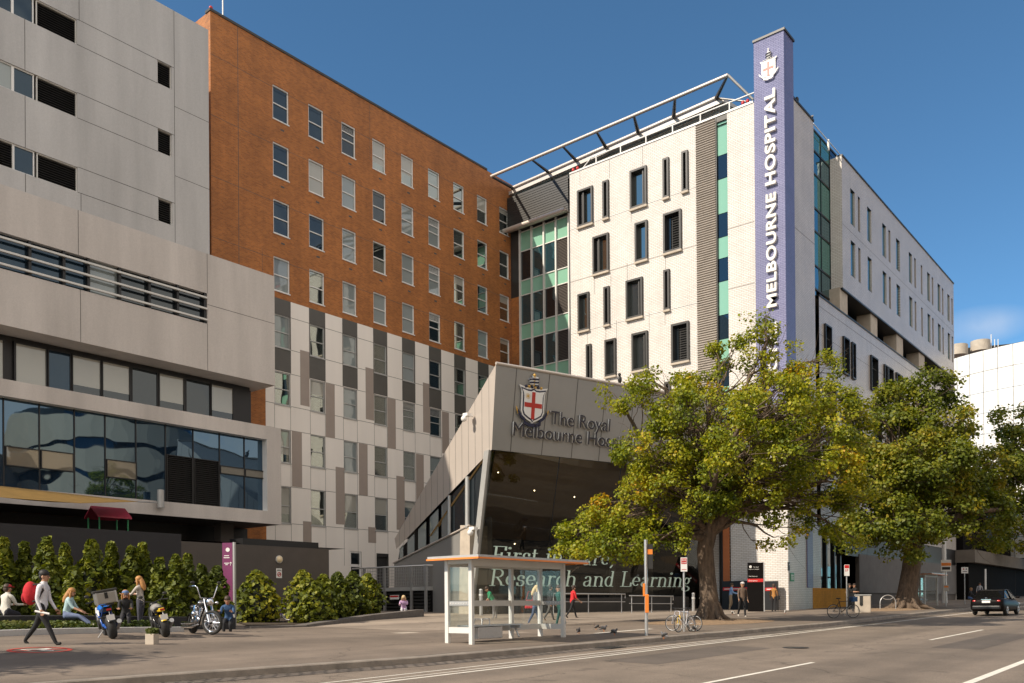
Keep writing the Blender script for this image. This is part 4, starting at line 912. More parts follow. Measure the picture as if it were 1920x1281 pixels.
# ================================================================= entry pavilion (angled zinc box with leaning glass)
CP0=atd(893,1147,48.5); CU=np.array([.299,.954,0]); CN=np.array([.954,-.299,0]); CU/=np.linalg.norm(CU); CN/=np.linalg.norm(CN)
ent=thing('entry_pavilion','angled zinc clad entry pavilion with a leaning glass front and a hospital sign','building',tuple(CP0),world=True)
Zv=np.array([0,0,1.0])
def side(px,py,n=0): return onpl(px,py,CP0+CU*n,CU)      # the pavilion's left side, a vertical plane
A_TL=side(930,683); A_BL=side(922,843); A_G=side(890,1135)
def fasc_plane(a,c):   # plane through a,c and parallel to CU
    n=np.cross(CU,c-a); return n/np.linalg.norm(n)
NF=fasc_plane(A_BL,A_TL); NG=fasc_plane(A_G,A_BL)
if np.dot(NF,CN)<0: NF=-NF
if np.dot(NG,CN)<0: NG=-NG
VF=np.cross(NF,CU); VG=np.cross(NG,CU)
if VF[2]<0: VF=-VF
if VG[2]<0: VG=-VG
LEN=17.3; hF=np.dot(A_TL-A_BL,VF); hG=np.dot(A_BL-A_G,VG)+.8
def fas(px,py,n=0): return onpl(px,py,A_BL+NF*n,NF)
def gls(px,py,n=0): return onpl(px,py,A_G+NG*n,NG)
S1_=side(740,1010)
b=MB(); b.poly([A_BL,A_BL+CU*LEN,A_BL+CU*LEN+VF*hF,A_TL])
b.poly([A_TL,A_TL+CU*LEN,S1_+CU*LEN,S1_]); b.poly([A_BL,A_BL+CU*LEN,A_BL+CU*LEN-CN*1.2,A_BL-CN*1.2])
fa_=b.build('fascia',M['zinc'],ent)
b=MB()
for (xa,ya,xb,yb) in ((969,690,957,849),(1031,703,1015,857),(1084,712,1071,860),(1137,720,1122,867),(1190,730,1175,872),(1245,740,1230,878)):
    p,q=fas(xa,ya,.004),fas(xb,yb,.004); p=p+VF*(np.dot(A_TL-p,VF)); q=q-VF*(np.dot(q-A_BL,VF)); u=CU*.025; b.poly([p-u,p+u,q+u,q-u])
merge(fa_,b.build('panel_joints',M['joint'],ent))
b=MB(); b.tube([A_TL+Zv*.05,A_TL+CU*LEN+Zv*.05],.09,6); b.build('top_trim',M['zinclight'],ent)
# left side: cladding above, ribbon windows, render below
S1=side(740,1010); S2=side(743,1030); S3=side(739,1056); S4=side(882,985)
Ab=side(922,843)
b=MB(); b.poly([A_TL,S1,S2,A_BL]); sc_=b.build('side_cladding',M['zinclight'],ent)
b=MB()
for i in range(1,17):
    t=i/17; p=A_TL*(1-t)+S1*t; q0,q1=A_BL,S2; 
    # vertical seam through p down to the lower edge
    e=(S2-A_BL); d0=-CN; tt=(np.dot(p-A_BL,d0))/np.dot(e,d0); 
    if 0<=tt<=1:
        q=A_BL+e*tt; n=-CU*.006; u=d0*.012; b.poly([p+n-u,p+n+u,q+n+u,q+n-u])
merge(sc_,b.build('side_seams',M['joint'],ent))
T=[A_BL,side(905,985)]
b=MB(); b.poly([p+CU*.25 for p in (A_BL,S2,S3,S4,side(898,985))]); b.build('ribbon_backing',M['black'],ent)
for (x0,t0,x1,t1) in ((749,0,756,0),(764,0,777,0),(784,0,799,0),(806,0,822,0),(828,0,840,0),(845,0,873,0),(880,0,905,0)):
    def ln(x,p,q): 
        t=(x-p[0])/(q[0]-p[0]); return p[1]+t*(q[1]-p[1])
    top=lambda x: ln(x,(743,1032),(922,847))+3
    bot=lambda x: ln(x,(739,1056),(882,987))-2 if x<882 else 983
    g=MB(); g.poly([side(x0,bot(x0),.12),side(x1,bot(x1),.12),side(x1,top(x1),.12),side(x0,top(x0),.12)]); g.build('ribbon_pane',M['glassd' if x0>840 else 'curtain'],ent)
b=MB()
for x,r in ((842.5,.11),(876.5,.14)):
    b.tube([side(x,ln(x,(743,1032),(922,847))),side(x,ln(x,(739,1056),(882,987)))],r,6)
b.build('ribbon_mullions',M['lightmetal'],ent)
b=MB(); G1,G2=side(862,1150),side(739,1150); b.poly([S4+0*CU,S3,np.array([S3[0],S3[1],-1.0]),np.array([S4[0],S4[1],-1.0])]); b.build('lower_side_wall',M['zinc'],ent)
b=MB(); p=S4-CU*.06; q=S3-CU*.06; b.tube([p,q],.06,6); b.build('sill_trim',M['zinclight'],ent)
# stone corner column
b=MB(); a0=side(863,985,-.05); a1=side(881,985,-.05); dn=CU*1.3
z0=-1.0
pts=[a0,a1,a1+dn*.9,a0+dn*.9]; bt=[side(860,1150,-.05),side(880,1150,-.05)]; bt=[bt[0],bt[1],bt[1]+dn*.9,bt[0]+dn*.9]
b.hexa([np.array([p[0],p[1],z0]) for p in bt]+pts); b.build('stone_column',M['stone'],ent)
b=MB(); pA=A_BL-CN*.12; pB=A_G-CN*.12; b.hexa([pB-CU*.12,pB+CU*.12,pB+CU*.12-CN*.5,pB-CU*.12-CN*.5,pA-CU*.12,pA+CU*.12,pA+CU*.12-CN*.5,pA-CU*.12-CN*.5]); b.build('corner_post',M['lightmetal'],ent)
# glass front with mullions
b=MB(); g0=A_G-VG*.6
b.poly([g0,g0+CU*LEN,A_BL+CU*LEN-CN*.05,A_BL-CN*.05]); b.build('front_glass',M['pane'],ent)
us=[4.6,9.2,13.8]
for u in us:
    b=MB(); p=g0+CU*u; q=A_BL+CU*(u+.0); b.tube([p-NG*.06,q-NG*.06],.045,4); b.build('glass_joint',M['black'],ent)
# interior: floor, back wall, ceiling, a few columns and ceiling lamps
b=MB(); a,c=g0-CN*.3,g0+CU*LEN-CN*.3; b.poly([a,c,c-CN*7.5,a-CN*7.5]); b.build('hall_floor',mat('hall_floor',(.03,.025,.02),.4),ent)
b=MB(); a,c=g0-CN*7.2,g0+CU*LEN-CN*7.2; b.poly([a,c,c+Zv*7,a+Zv*7]); b.poly([A_G+CU*(LEN-.05)-CN*.1,A_BL+CU*(LEN-.05)-CN*.1,A_BL+CU*(LEN-.05)-CN*8,A_G+CU*(LEN-.05)-CN*8]); b.build('hall_back_wall',mat('hall_back',(.012,.011,.009),.8),ent)
b=MB(); a,c=A_BL-CN*.3+Zv*.02,A_BL+CU*LEN-CN*.3+Zv*.02; b.poly([a,c,c-CN*7-Zv*4.2,a-CN*7-Zv*4.2]); b.build('hall_ceiling',mat('hall_ceiling',(.50,.33,.14),.7),ent)
lampm=emit('downlight',(1,.82,.5),14)
for (x,y) in ((934,886),(900,1002),(1077,932),(1002,920),(965,1020),(1060,996)):
    p=gls(x,y,-.9); b=MB(); b.sph(p,.035,8,6); b.build('downlight',lampm,ent)
for u in (3.2,8.3,13.0):
    b=MB(); p=g0+CU*u-CN*3.5; b.cyl(p,p+Zv*8,.22,12); b.build('hall_column',M['conc'],ent)
# low kerb and handrails in front of the glass
b=MB(); a=A_G+CN*.5; a=np.array([a[0],a[1],zg(a[0],a[1])]); c=a+CU*16; P=[a+CU*1.2,c,c-CN*.8,a+CU*1.2-CN*.8]; P=[np.array([p[0],p[1],zg(p[0],p[1])-.2]) for p in P]; b.hexa(P+[np.array([p[0],p[1],p[2]+1.05]) for p in P]); b.build('glass_plinth',M['darkmetal'],ent)
# sign
def uvw(px,py): p=fas(px,py,.05); return p
tm=mat('sign_letters',(.035,.035,.05),.35,.3)
p0,p1_=fas(1030,795,.06),fas(1141,813,.06)
put_text('sign_lettering','The Royal',tm,p0-VF*.0,CU,VF,np.dot(p1_-p0,CU),ext=.055,parent=ent,sidem=M['offwhite'])  # pale side material paints sunlit edges onto the dark letters
p0,p1_=fas(960,817,.06),fas(1187,848,.06)
put_text('sign_lettering','Melbourne Hospital',tm,p0,CU,VF,np.dot(p1_-p0,CU),ext=.055,parent=ent,sidem=M['offwhite'])
def crest(parent,O,U,V,k,pale=False):
    """hospital shield: navy edged white shield with a red cross, scroll below and a serpent staff above; k = metres per unit (shield about 1 wide)"""
    U=np.array(U,float);V=np.array(V,float);N=np.cross(U,V).astype(float);N/=np.linalg.norm(N); O=np.array(O,float)
    w=lambda x,y,n=0: O+U*x*k+V*y*k+N*n
    half=[(0,.66),(.12,.60),(.30,.60),(.58,.66),(.50,.52),(.47,.40),(.47,-.20),(.40,-.36),(.2,-.48),(.05,-.54),(0,-.62)]
    full=half+[(-x,y) for x,y in reversed(half[1:-1])]
    c=np.array(full)
    def P(f,n): return [w(x*f,y*f,n) for x,y in full]
    m=[M['white'],M['navy'],mat('crest_red',(.42,.09,.07) if pale else (.45,.025,.015),.45),M['gold'],M['lightmetal']]
    b=MB(); b.ext(P(1.12,.05),N*.06,0); b.ext(P(1.0,.11),N*.02,4 if pale else 1); b.ext(P(.9,.13),N*.015,0); b.build('crest_shield',m,parent)
    b=MB(); b.hexa([w(-.075,-.5,.14),w(.075,-.5,.14),w(.075,.52,.14),w(-.075,.52,.14),w(-.075,-.5,.16),w(.075,-.5,.16),w(.075,.52,.16),w(-.075,.52,.16)],0)
    for s in (-1,1): b.hexa([w(s*.075,-.06,.14),w(s*.4,-.06,.14),w(s*.4,.11,.14),w(s*.075,.11,.14),w(s*.075,-.06,.159),w(s*.4,-.06,.159),w(s*.4,.11,.159),w(s*.075,.11,.159)],0)
    b.build('crest_cross',m[2],parent)
    b=MB()
    if not pale:
        b.add([w(-.26+.05*math.cos(a),.34+.05*math.sin(a),.152) for a in np.linspace(0,2*math.pi,12,False)],[tuple(range(12))])
        for i in range(14):
            a=2*math.pi*i/14; d=(math.cos(a),math.sin(a)); e=(-d[1]*.012,d[0]*.012)
            b.add([w(-.26+d[0]*.065+e[0],.34+d[1]*.065+e[1],.152),w(-.26+d[0]*.065-e[0],.34+d[1]*.065-e[1],.152),w(-.26+d[0]*.13,.34+d[1]*.13,.152)],[(0,1,2)])
        b.build('crest_sun',M['gold'],parent)
    # scroll
    def ribbon(pts,wd_,n0,n1,mi):
        for (x0,y0),(x1,y1) in zip(pts,pts[1:]):
            b.hexa([w(x0,y0-wd_,n0),w(x1,y1-wd_,n0),w(x1,y1-wd_,n1),w(x0,y0-wd_,n1),w(x0,y0+wd_,n0),w(x1,y1+wd_,n0),w(x1,y1+wd_,n1),w(x0,y0+wd_,n1)],mi)
    b=MB(); sc=0 if pale else 1
    ribbon([(-.38,-.64),(-.15,-.72),(.15,-.72),(.38,-.64)],.065,.1,.17,sc)
    for s in (-1,1):
        ribbon([(s*.32,-.55),(s*.52,-.42),(s*.68,-.22)],.06,.08,.14,sc); ribbon([(s*.66,-.3),(s*.74,-.12)],.05,.06,.12,0 if pale else 3)
    b.build('crest_scroll',m,parent)
    b=MB()
    for i in range(6): b.sph(w(-.36+.14*i,.71,.12),.055*k,8,6,(0,1,3)[i%2+ (0 if pale else 1)] if not pale else 0)
    b.build('crest_wreath',m,parent)
    b=MB(); b.tube([w(0,.74,.1),w(0,1.45 if pale else 1.12,.1)],.05*k,8,3 if not pale else 0); b.sph(w(0,1.48 if pale else 1.15,.1),.07*k,8,6,3 if not pale else 0)
    pts=[w(.2*math.sin(t*2*math.pi*2.6),.76+(.5 if pale else .32)*t,.12+.05*math.cos(t*2*math.pi*2.6)) for t in np.linspace(0,1,50)]
    b.tube(pts,.032*k,6,1); pts2=[w(.17*math.sin(t*2*math.pi*2.6),.76+(.5 if pale else .32)*t,.08) for t in np.linspace(0,1,50)]; b.tube(pts2,.06*k,6,0); b.build('crest_staff',m,parent)
cc=fas(997,762,.0); kk=np.linalg.norm(fas(1019,766)-fas(976,763))/1.06
crest(ent,cc,CU,VF,kk)
# the sign has no lamps; its letters' sunlit edges are painted as pale sides
lm_=mat('glass_lettering',(.70,.92,.84),.6,vary=0)
wd_l=[]; p0,p1_=gls(917,1098,.0),gls(1293,1103,.0); serif_mesh(wd_l,'Research and Learning',p0,CU,VG,np.dot(p1_-p0,CU))
p0=gls(921,1055); serif_mesh(wd_l,'First in Care,',p0,CU,VG,np.dot(gls(1150,1058)-p0,CU))
for b in wd_l: b.build('glass_lettering',lm_,ent)
# vertical lettering on the lavender tower
pt=mat('tower_letters',(.72,.70,.66),.5)
fp=lambda x,y: ony(x,y,YW-.35-.005)
q0,q1=fp(1464,700),fp(1451,165)     # baseline runs up the tower: text direction +z, letter tops towards -x
zb_,zt_=fp(1452,567)[2],fp(1450,168)[2]
xbase=fp(1456,400)[0]; xtop=fp(1435,400)[0]
for txt_,ya,yb in (('HOSPITAL',347,168),('MELBOURNE',577,363),('ROYAL',717,606)):
    z0_,z1_=fp(1451,ya)[2],fp(1451,yb)[2]; put_text('tower_lettering',txt_,pt,(xbase,YW-.36,z0_),(0,0,1),(-1,0,0),z1_-z0_,ext=.1,off=.03,parent=tw,space=1.1,vscale=.74)
cc=fp(1442,131); crest(tw,(cc[0],YW-.35,cc[2]),(1,0,0),(0,0,1),(fp(1459,128)[0]-fp(1425,128)[0])/1.38,True)
# surveillance cameras on the pavilion
for px_,py_,lab in ((886,780,'white dome camera on the zinc side of the pavilion'),(898,992,'white camera on an arm at the glass corner')):
    p=side(px_,py_,-.1); a=thing('security_camera',lab,'camera',tuple(p)); b=MB(); b.tube([(0,0,0),tuple(-CU*.5),tuple(-CU*.5-Zv*.1)],.05,6); b.build('arm',M['white'],a); b=MB(); b.sph(tuple(-CU*.55-Zv*.22),.17,10,8); b.box(tuple(-CU*.35+Zv*.02),(.35,.35,.16)); b.build('camera_head',M['white'],a)
# small curved overhang: orange entrance wall beside the pavilion
b=MB(); fquad(b,FW,uor0,uor1,zbW,zor,-1.2); fbox(b,FW,uor1-.5,uor1,zbW,zor,-1.2,-.02); b.build('terracotta_entry',M['terracotta'],white_b)
b=MB(); fquad(b,FW,uor0,uor1,zbW,2.6,-1.1); b.build('entry_doors',M['black'],white_b)
# ================================================================= across the street (outside the frame; it shows in the windows' reflections and throws warm light back)
b=None
def ringwall(b,cx,cy,r,z0,z1,a0=0,a1=360,n=40,mi=0):
    pts=[(cx+r*math.cos(R_(a0+(a1-a0)*i/n)),cy+r*math.sin(R_(a0+(a1-a0)*i/n))) for i in range(n+1)]
    for p,q in zip(pts,pts[1:]): b.poly([(p[0],p[1],z0),(q[0],q[1],z0),(q[0],q[1],z1),(p[0],p[1],z1)],mi)
M['creamc']=mat('cream_concrete',(.72,.57,.41),.8,vary=.1,scale=.5,streak=True)
for cy_,lab in ((2,'cream banded round building nearest the viewer across the road'),(30,'cream banded round building across the road from the pavilion'),(58,'cream banded round building across the road from the white block')):
    ac=thing('opposite_building',lab,'building',(27,cy_,-2),world=True,group='round buildings across the road')
    b=MB()
    for k in range(7):
        ringwall(b,27,cy_,11.5,-2.2+k*3.9,.9+k*3.9,mi=0); ringwall(b,27,cy_,11.1,.9+k*3.9,1.7+k*3.9,mi=1)
    b.poly([(27+11*math.cos(i*.3142),cy_+11*math.sin(i*.3142),25.2) for i in range(20)],0)
    b.build('round_tower',[M['creamc'],M['glassd']],ac)
    b=MB(); b.hexa([(32,cy_+10,-2),(44,cy_+10,-2),(44,cy_+19,-2),(32,cy_+19,-2),(32,cy_+10,20),(44,cy_+10,20),(44,cy_+19,20),(32,cy_+19,20)]); b.build('link_block',M['creamc'],ac)
# ================================================================= vegetation
def leafmat(name,cols,trans=.35,rough=.5):
    m,nt,b=nmat(name); L=nt.links.new; N=nt.nodes.new
    g=N('ShaderNodeNewGeometry'); r=N('ShaderNodeValToRGB'); r.color_ramp.interpolation='LINEAR'
    el=r.color_ramp.elements
    while len(el)<len(cols): el.new(.5)
    for e,(p,c) in zip(el,cols): e.position=p; e.color=tuple(c)+(1,)
    n=N('ShaderNodeTexNoise'); n.inputs['Scale'].default_value=.45; n.inputs['Detail'].default_value=2; L(g.outputs['Position'],n.inputs['Vector'])
    a=N('ShaderNodeMath'); a.operation='MULTIPLY_ADD'; L(n.outputs[0],a.inputs[0]); a.inputs[1].default_value=1.5; a.inputs[2].default_value=-.5
    s=N('ShaderNodeMath'); s.operation='MULTIPLY_ADD'; s.use_clamp=True; L(g.outputs['Random Per Island'],s.inputs[0]); s.inputs[1].default_value=.55; L(a.outputs[0],s.inputs[2])
    L(s.outputs[0],r.inputs[0]); L(r.outputs[0],b.inputs['Base Color']); b.inputs['Roughness'].default_value=rough; b.inputs['Specular IOR Level'].default_value=.35
    t=N('ShaderNodeBsdfTranslucent'); hs=N('ShaderNodeHueSaturation'); hs.inputs['Value'].default_value=1.3; hs.inputs['Saturation'].default_value=1.1; L(r.outputs[0],hs.inputs['Color']); L(hs.outputs[0],t.inputs[0])
    mx=N('ShaderNodeMixShader'); mx.inputs[0].default_value=trans; L(b.outputs[0],mx.inputs[1]); L(t.outputs[0],mx.inputs[2]); L(mx.outputs[0],nt.nodes['Material Output'].inputs[0])
    return m
M['leafA']=leafmat('elm_leaves',[(0,(.06,.09,.011)),(.3,(.15,.19,.013)),(.62,(.28,.29,.016)),(.92,(.42,.36,.02)),(1,(.55,.3,.02))])
M['leafB']=leafmat('plane_leaves',[(0,(.045,.07,.010)),(.4,(.12,.15,.014)),(.75,(.22,.225,.018)),(1,(.36,.27,.022))])
M['conif']=leafmat('conifer_sprays',[(0,(.03,.043,.006)),(.45,(.085,.11,.009)),(.8,(.20,.215,.014)),(1,(.34,.30,.022))],.25,.6)
M['grassy']=leafmat('ground_cover_leaves',[(0,(.03,.05,.01)),(.5,(.08,.11,.02)),(1,(.17,.17,.04))],.25,.6)
def barkm(name,c):
    m,nt,b=nmat(name); L=nt.links.new; N=nt.nodes.new; pos=_pos(nt)
    mp=N('ShaderNodeMapping'); mp.inputs['Scale'].default_value=(1,1,.25); L(pos,mp.inputs[0])
    n=N('ShaderNodeTexNoise'); n.inputs['Scale'].default_value=9; n.inputs['Detail'].default_value=8; n.inputs['Roughness'].default_value=.7; L(mp.outputs[0],n.inputs['Vector'])
    r=N('ShaderNodeValToRGB'); r.color_ramp.elements[0].position=.35; r.color_ramp.elements[0].color=tuple(x*.35 for x in c)+(1,); r.color_ramp.elements[1].position=.7; r.color_ramp.elements[1].color=tuple(c)+(1,); L(n.outputs[0],r.inputs[0]); L(r.outputs[0],b.inputs['Base Color'])
    b.inputs['Roughness'].default_value=.9
    bp=N('ShaderNodeBump'); bp.inputs['Strength'].default_value=.9; bp.inputs['Distance'].default_value=.06; L(n.outputs[0],bp.inputs['Height']); L(bp.outputs[0],b.inputs['Normal'])
    return m
M['bark']=barkm('bark',(.19,.135,.095))
def leaves(name,C,Nrm,size,m,parent,jit=.35,up=.5):
    """C: leaf centres (n,3); each leaf is a folded pointed blade of four corners"""
    n=len(C); a=rng.normal(size=(n,3)); d=Nrm*(1-jit)+a*jit*1.3+np.array([0,0,up]); d/=np.linalg.norm(d,axis=1)[:,None]
    t=np.cross(d,rng.normal(size=(n,3))); t/=np.linalg.norm(t,axis=1)[:,None]; s=np.cross(d,t)
    sz=(size*rng.uniform(.5,1.4,n))[:,None]
    V=np.empty((n,5,3)); V[:,0]=C-t*sz*.5; V[:,1]=C-t*sz*.1+s*sz*.48+d*sz*.12; V[:,2]=C+t*sz*.42+s*sz*.2+d*sz*.03; V[:,3]=C+t*sz*.42-s*sz*.2+d*sz*.03; V[:,4]=C-t*sz*.1-s*sz*.48+d*sz*.12
    me=bpy.data.meshes.new(name); me.vertices.add(n*5); me.vertices.foreach_set('co',V.reshape(-1).astype(np.float32))
    me.loops.add(n*5); me.loops.foreach_set('vertex_index',np.arange(n*5,dtype=np.int32)); me.polygons.add(n); me.polygons.foreach_set('loop_start',np.arange(0,n*5,5,dtype=np.int32)); me.polygons.foreach_set('loop_total',np.full(n,5,dtype=np.int32))
    me.materials.append(m); me.update(calc_edges=True); me.validate()
    o=bpy.data.objects.new(name,me); col.objects.link(o); par(o,parent); return o
def branch_pts(a,b,k=7,sag=.0,wob=.25):
    a,b=np.array(a),np.array(b); L=np.linalg.norm(b-a); out=[]
    w=rng.normal(size=(3,)); 
    for i in range(k+1):
        t=i/k; p=a*(1-t)+b*t; p=p+np.array([0,0,1])*sag*L*math.sin(math.pi*t)+w*wob*.12*L*math.sin(math.pi*t)+rng.normal(size=3)*.015*L*(0<i<k); out.append(p)
    return out
def tree(name,label,base,d0,trunk,blobs,nleaf,lsize,lm,group=None,limbs=(),twig=3,density=None,tr=None,ncl=None):
    """trunk: (px,py,radius m) up to the fork; blobs: (px,py,rx px,ry px,depth offset m,weight) crown masses at their own distance"""
    t=thing(name,label,'tree',tuple(base),0,group,world=True)
    tp=[]
    for (px,py,r) in trunk: tp.append((atd(px,py,d0),r))
    tp[0]=(np.array([tp[0][0][0],tp[0][0][1],base[2]-.15]),tp[0][1])
    b=MB(); b.tube([p for p,_ in tp],[r for _,r in tp],14)
    # root flare
    c=tp[0][0]
    for i in range(9):
        an=2*math.pi*i/9+rng.uniform(-.2,.2); r0=tp[0][1]; q=c+np.array([math.cos(an),math.sin(an),0])*r0*rng.uniform(1.4,2.3)
        b.tube([c+np.array([math.cos(an)*r0*.5,math.sin(an)*r0*.5,1.0]),c+np.array([math.cos(an)*r0*.95,math.sin(an)*r0*.95,.4]),q+np.array([0,0,.05])],[r0*.22,r0*.2,r0*.05],8)
    fork=tp[-1][0]; mpx=d0/FPX
    B=[]
    for (px,py,rx,ry,dd,wt) in blobs:
        cc=atd(px,py,d0+dd); k=(d0+dd)/FPX; B.append((cc,rx*k,ry*k,min(rx,ry)*k*1.0,wt))
    W=np.array([x[4]*x[1]*x[2] for x in B]); W=W/W.sum()
    # limbs to each blob, secondary branches to clusters
    right=MC[0]; fwd=np.array([MC[2][0],MC[2][1],0]); fwd/=np.linalg.norm(fwd); upv=np.array([0,0,1.0])
    cl=[]; nc=ncl or max(60,nleaf//130)
    bi=rng.choice(len(B),nc,p=W)
    bb=MB()
    for i,(cc,rx,ry,rz,wt) in enumerate(B):
        start=fork if i%3 else tp[-2][0]*.4+fork*.6
        e=cc-upv*ry*.25; L=branch_pts(start,e,8,.15,.6); r0=min(.16*tp[-1][1]/.35,.03+.035*np.linalg.norm(e-start)); r0=max(.05,r0)
        bb.tube(L,[r0*(1-.8*k/8) for k in range(9)],7)
        for j in np.where(bi==i)[0]:
            v=rng.normal(size=3); v/=np.linalg.norm(v); rr=rng.uniform(.5,1.0)**.5
            pt=cc+right*v[0]*rx*rr+upv*v[1]*ry*rr+fwd*v[2]*rz*rr; cl.append((pt,v,i))
            s=L[rng.integers(3,9)]; 
            if rng.uniform()<.75:
                q=branch_pts(s,pt,5,.04,.6); r1=.012+.012*np.linalg.norm(pt-np.array(s)); r1=min(r1,.05); bb.tube(q,[r1*(1-.75*k/5) for k in range(6)],4)
                for _ in range(twig-1):
                    e2=pt+rng.normal(size=3)*.55; bb.tube(branch_pts(q[3],e2,3,.0,.6),[r1*.45,r1*.35,r1*.2,r1*.1],3)
    for L in limbs: bb.tube([atd(px,py,d0+dd) for px,py,dd,r in L],[r for *_,r in L],9)
    b.build('trunk',M['bark'],t); bb.build('branches',M['bark'],t)
    P=np.array([c[0] for c in cl]); Vn=np.array([c[1] for c in cl])
    wsc=np.exp(rng.normal(0,.5,nc)); ids=rng.choice(nc,nleaf,p=wsc/wsc.sum())
    g=rng.normal(size=(nleaf,3)); g/=np.linalg.norm(g,axis=1)[:,None]; rad=(tr or .62)*rng.uniform(.1,1,nleaf)**.6*np.repeat(1,nleaf)
    C=P[ids]+g*rad[:,None]*np.array([1.05,1.05,.8])
    Vw=right[None]*Vn[ids][:,:1]+upv[None]*Vn[ids][:,1:2]+fwd[None]*Vn[ids][:,2:3]
    Nd=Vw*.35+g*.65; Nd/=np.linalg.norm(Nd,axis=1)[:,None]
    leaves('crown',C,Nd,lsize,lm,t,.38,.45)
    return t
bs=ong(1330,1166); dT=dep(bs)
tree('street_tree','broad yellowing street tree with a thick leaning trunk in front of the pavilion',bs,dT,
 [(1332,1168,.60),(1330,1130,.43),(1326,1080,.37),(1322,1030,.37),(1330,992,.38)],
 [(1450,760,90,50,-5,.9),(1400,840,80,50,-5,.8),(1530,830,70,55,-4.5,.8),(1390,700,70,70,.5,1),(1450,640,55,40,0,.7),(1420,605,38,22,.5,.35),(1250,735,75,50,.5,.9),(1160,745,50,28,0,.55),(1215,690,50,22,1,.45),(1320,790,110,70,-1.5,1.2),(1230,850,85,60,-1,1),(1480,760,100,75,-1,1.2),(1545,800,80,75,0,1),(1420,860,110,70,-2,1.2),(1530,890,90,70,-1,1),(1300,920,95,55,-1.5,1),(1180,955,60,42,-1,1.2),(1110,1000,66,48,-1,1.5),(1075,1022,38,30,-1,1.0),(1165,1020,60,38,-2,1.2),(1235,1005,60,36,-1.5,.9),(1230,900,70,50,-1,1.0),(1430,950,90,40,-1.5,.7),(1590,860,45,60,0,.7),(1450,1000,60,30,-1,.25),(1520,700,60,50,1.5,.7),(1600,940,45,45,.5,.7),(1545,965,60,40,0,.8),(1600,1000,45,32,2,.7),(1350,860,150,120,2,1)],
 96000,.112,M['leafA'],limbs=[[(1330,992,0,.42),(1345,980,-.2,.36),(1362,962,-.4,.27),(1380,930,-.6,.2),(1400,880,-.8,.13)],[(1330,1000,0,.34),(1312,960,.2,.26),(1290,915,.4,.18),(1255,880,.2,.12)],[(1325,985,0,.3),(1335,930,.6,.22),(1340,860,1,.15)],[(1255,880,.2,.1),(1215,845,0,.08),(1170,835,-.2,.06),(1190,815,-.2,.03)],[(1290,930,.3,.12),(1220,960,-.6,.08),(1150,975,-.8,.05)],[(1390,905,-.7,.13),(1450,880,-.8,.1),(1530,880,-.8,.06)]],tr=.48,ncl=680)
bs2=ong(1700,1142); d2=dep(bs2)
M['leafB2']=M['leafB']
tree('street_tree','tall dense green street tree with a wide dark trunk beside the second bus shelter',bs2,d2,
 [(1700,1142,.9),(1702,1110,.64),(1708,1070,.58),(1715,1020,.58),(1718,980,.5)],
 [(1740,725,60,32,0,.8),(1748,703,26,14,0,.4),(1600,985,30,24,-1,.5),(1700,750,70,35,0,.8),(1760,790,75,50,0,1),(1680,830,80,60,-1,1),(1740,870,90,60,-1.5,1),(1650,900,70,60,-1.5,1),(1620,960,45,55,-1,.9),(1680,980,85,50,-2.5,1),(1760,960,80,50,-1,1),(1640,1020,55,28,-2,.7),(1720,1030,60,25,-2,.5),(1830,870,50,34,0,.5),(1815,765,36,18,0,.35),(1800,920,60,40,0,.8),(1640,750,40,25,0,.3),(1850,960,50,30,0,.6),(1885,890,40,40,2,.5),(1860,1010,50,25,2,.5),(1740,900,110,90,2,1)],
 64000,.18,M['leafB'],ncl=440,limbs=[[(1715,1010,0,.5),(1760,985,-.5,.35),(1820,960,-.6,.22),(1880,955,-.5,.12)],[(1715,1000,0,.5),(1712,940,.3,.4),(1720,880,.3,.25),(1735,810,.3,.12)]],tr=.8)
bs3=ong(1965,1122); d3=dep(bs3)
tree('street_tree','dark green street tree hanging into the right edge of the view',(bs3[0],bs3[1],zg(bs3[0],bs3[1])),d3,
 [(1990,1122,.8),(1985,1050,.5),(1980,980,.5)],
 [(1900,790,40,30,0,.8),(1930,850,60,50,0,1),(1900,920,45,45,-1,.9),(1880,870,35,40,0,.7),(1960,900,80,60,0,1),(1910,985,55,34,-1,1.0),(1850,985,50,26,-1,.8),(1895,830,45,40,0,.8),(1860,930,45,35,0,.7),(1900,1020,40,16,-1,.4),(1960,790,60,50,0,1)],22000,.27,M['leafB'],tr=1.1)
# a tree left of the frame whose shadow falls across the footpath
sh=ong(60,1246)
lt=np.array([sh[0]-.345*10-1.0,sh[1]-.939*10,0]); lt[2]=zg(lt[0],lt[1])
def plain_tree(label,base,h,R,nl,group=None):
    t=thing('street_tree',label,'tree',tuple(base),0,group); b=MB(); b.tube([(0,0,-.1),(.1,0,h*.25),(.0,.1,h*.5),(0,0,h*.8)],[.32,.24,.18,.05],10)
    for i in range(9):
        a=i*2.4; b.tube([(0,0,h*(.35+.03*i)),(math.cos(a)*R*.45,math.sin(a)*R*.45,h*(.55+.035*i)),(math.cos(a)*R*.85,math.sin(a)*R*.85,h*(.6+.04*i))],[.11,.07,.02],6)
    b.build('trunk',M['bark'],t); P=rng.normal(size=(90,3)); P/=np.linalg.norm(P,axis=1)[:,None]; Cc=np.array([0,0,h*.72])+P*np.array([R,R,h*.3])*rng.uniform(.5,1,90)[:,None]
    ids=rng.integers(0,90,nl); g=rng.normal(size=(nl,3)); C=Cc[ids]+g*.42; leaves('crown',C,g/np.linalg.norm(g,axis=1)[:,None],.2,M['leafA'],t,.4,.4); return t
plain_tree('street tree standing left of the view, its shadow on the footpath',lt,9.2,2.3,7000)
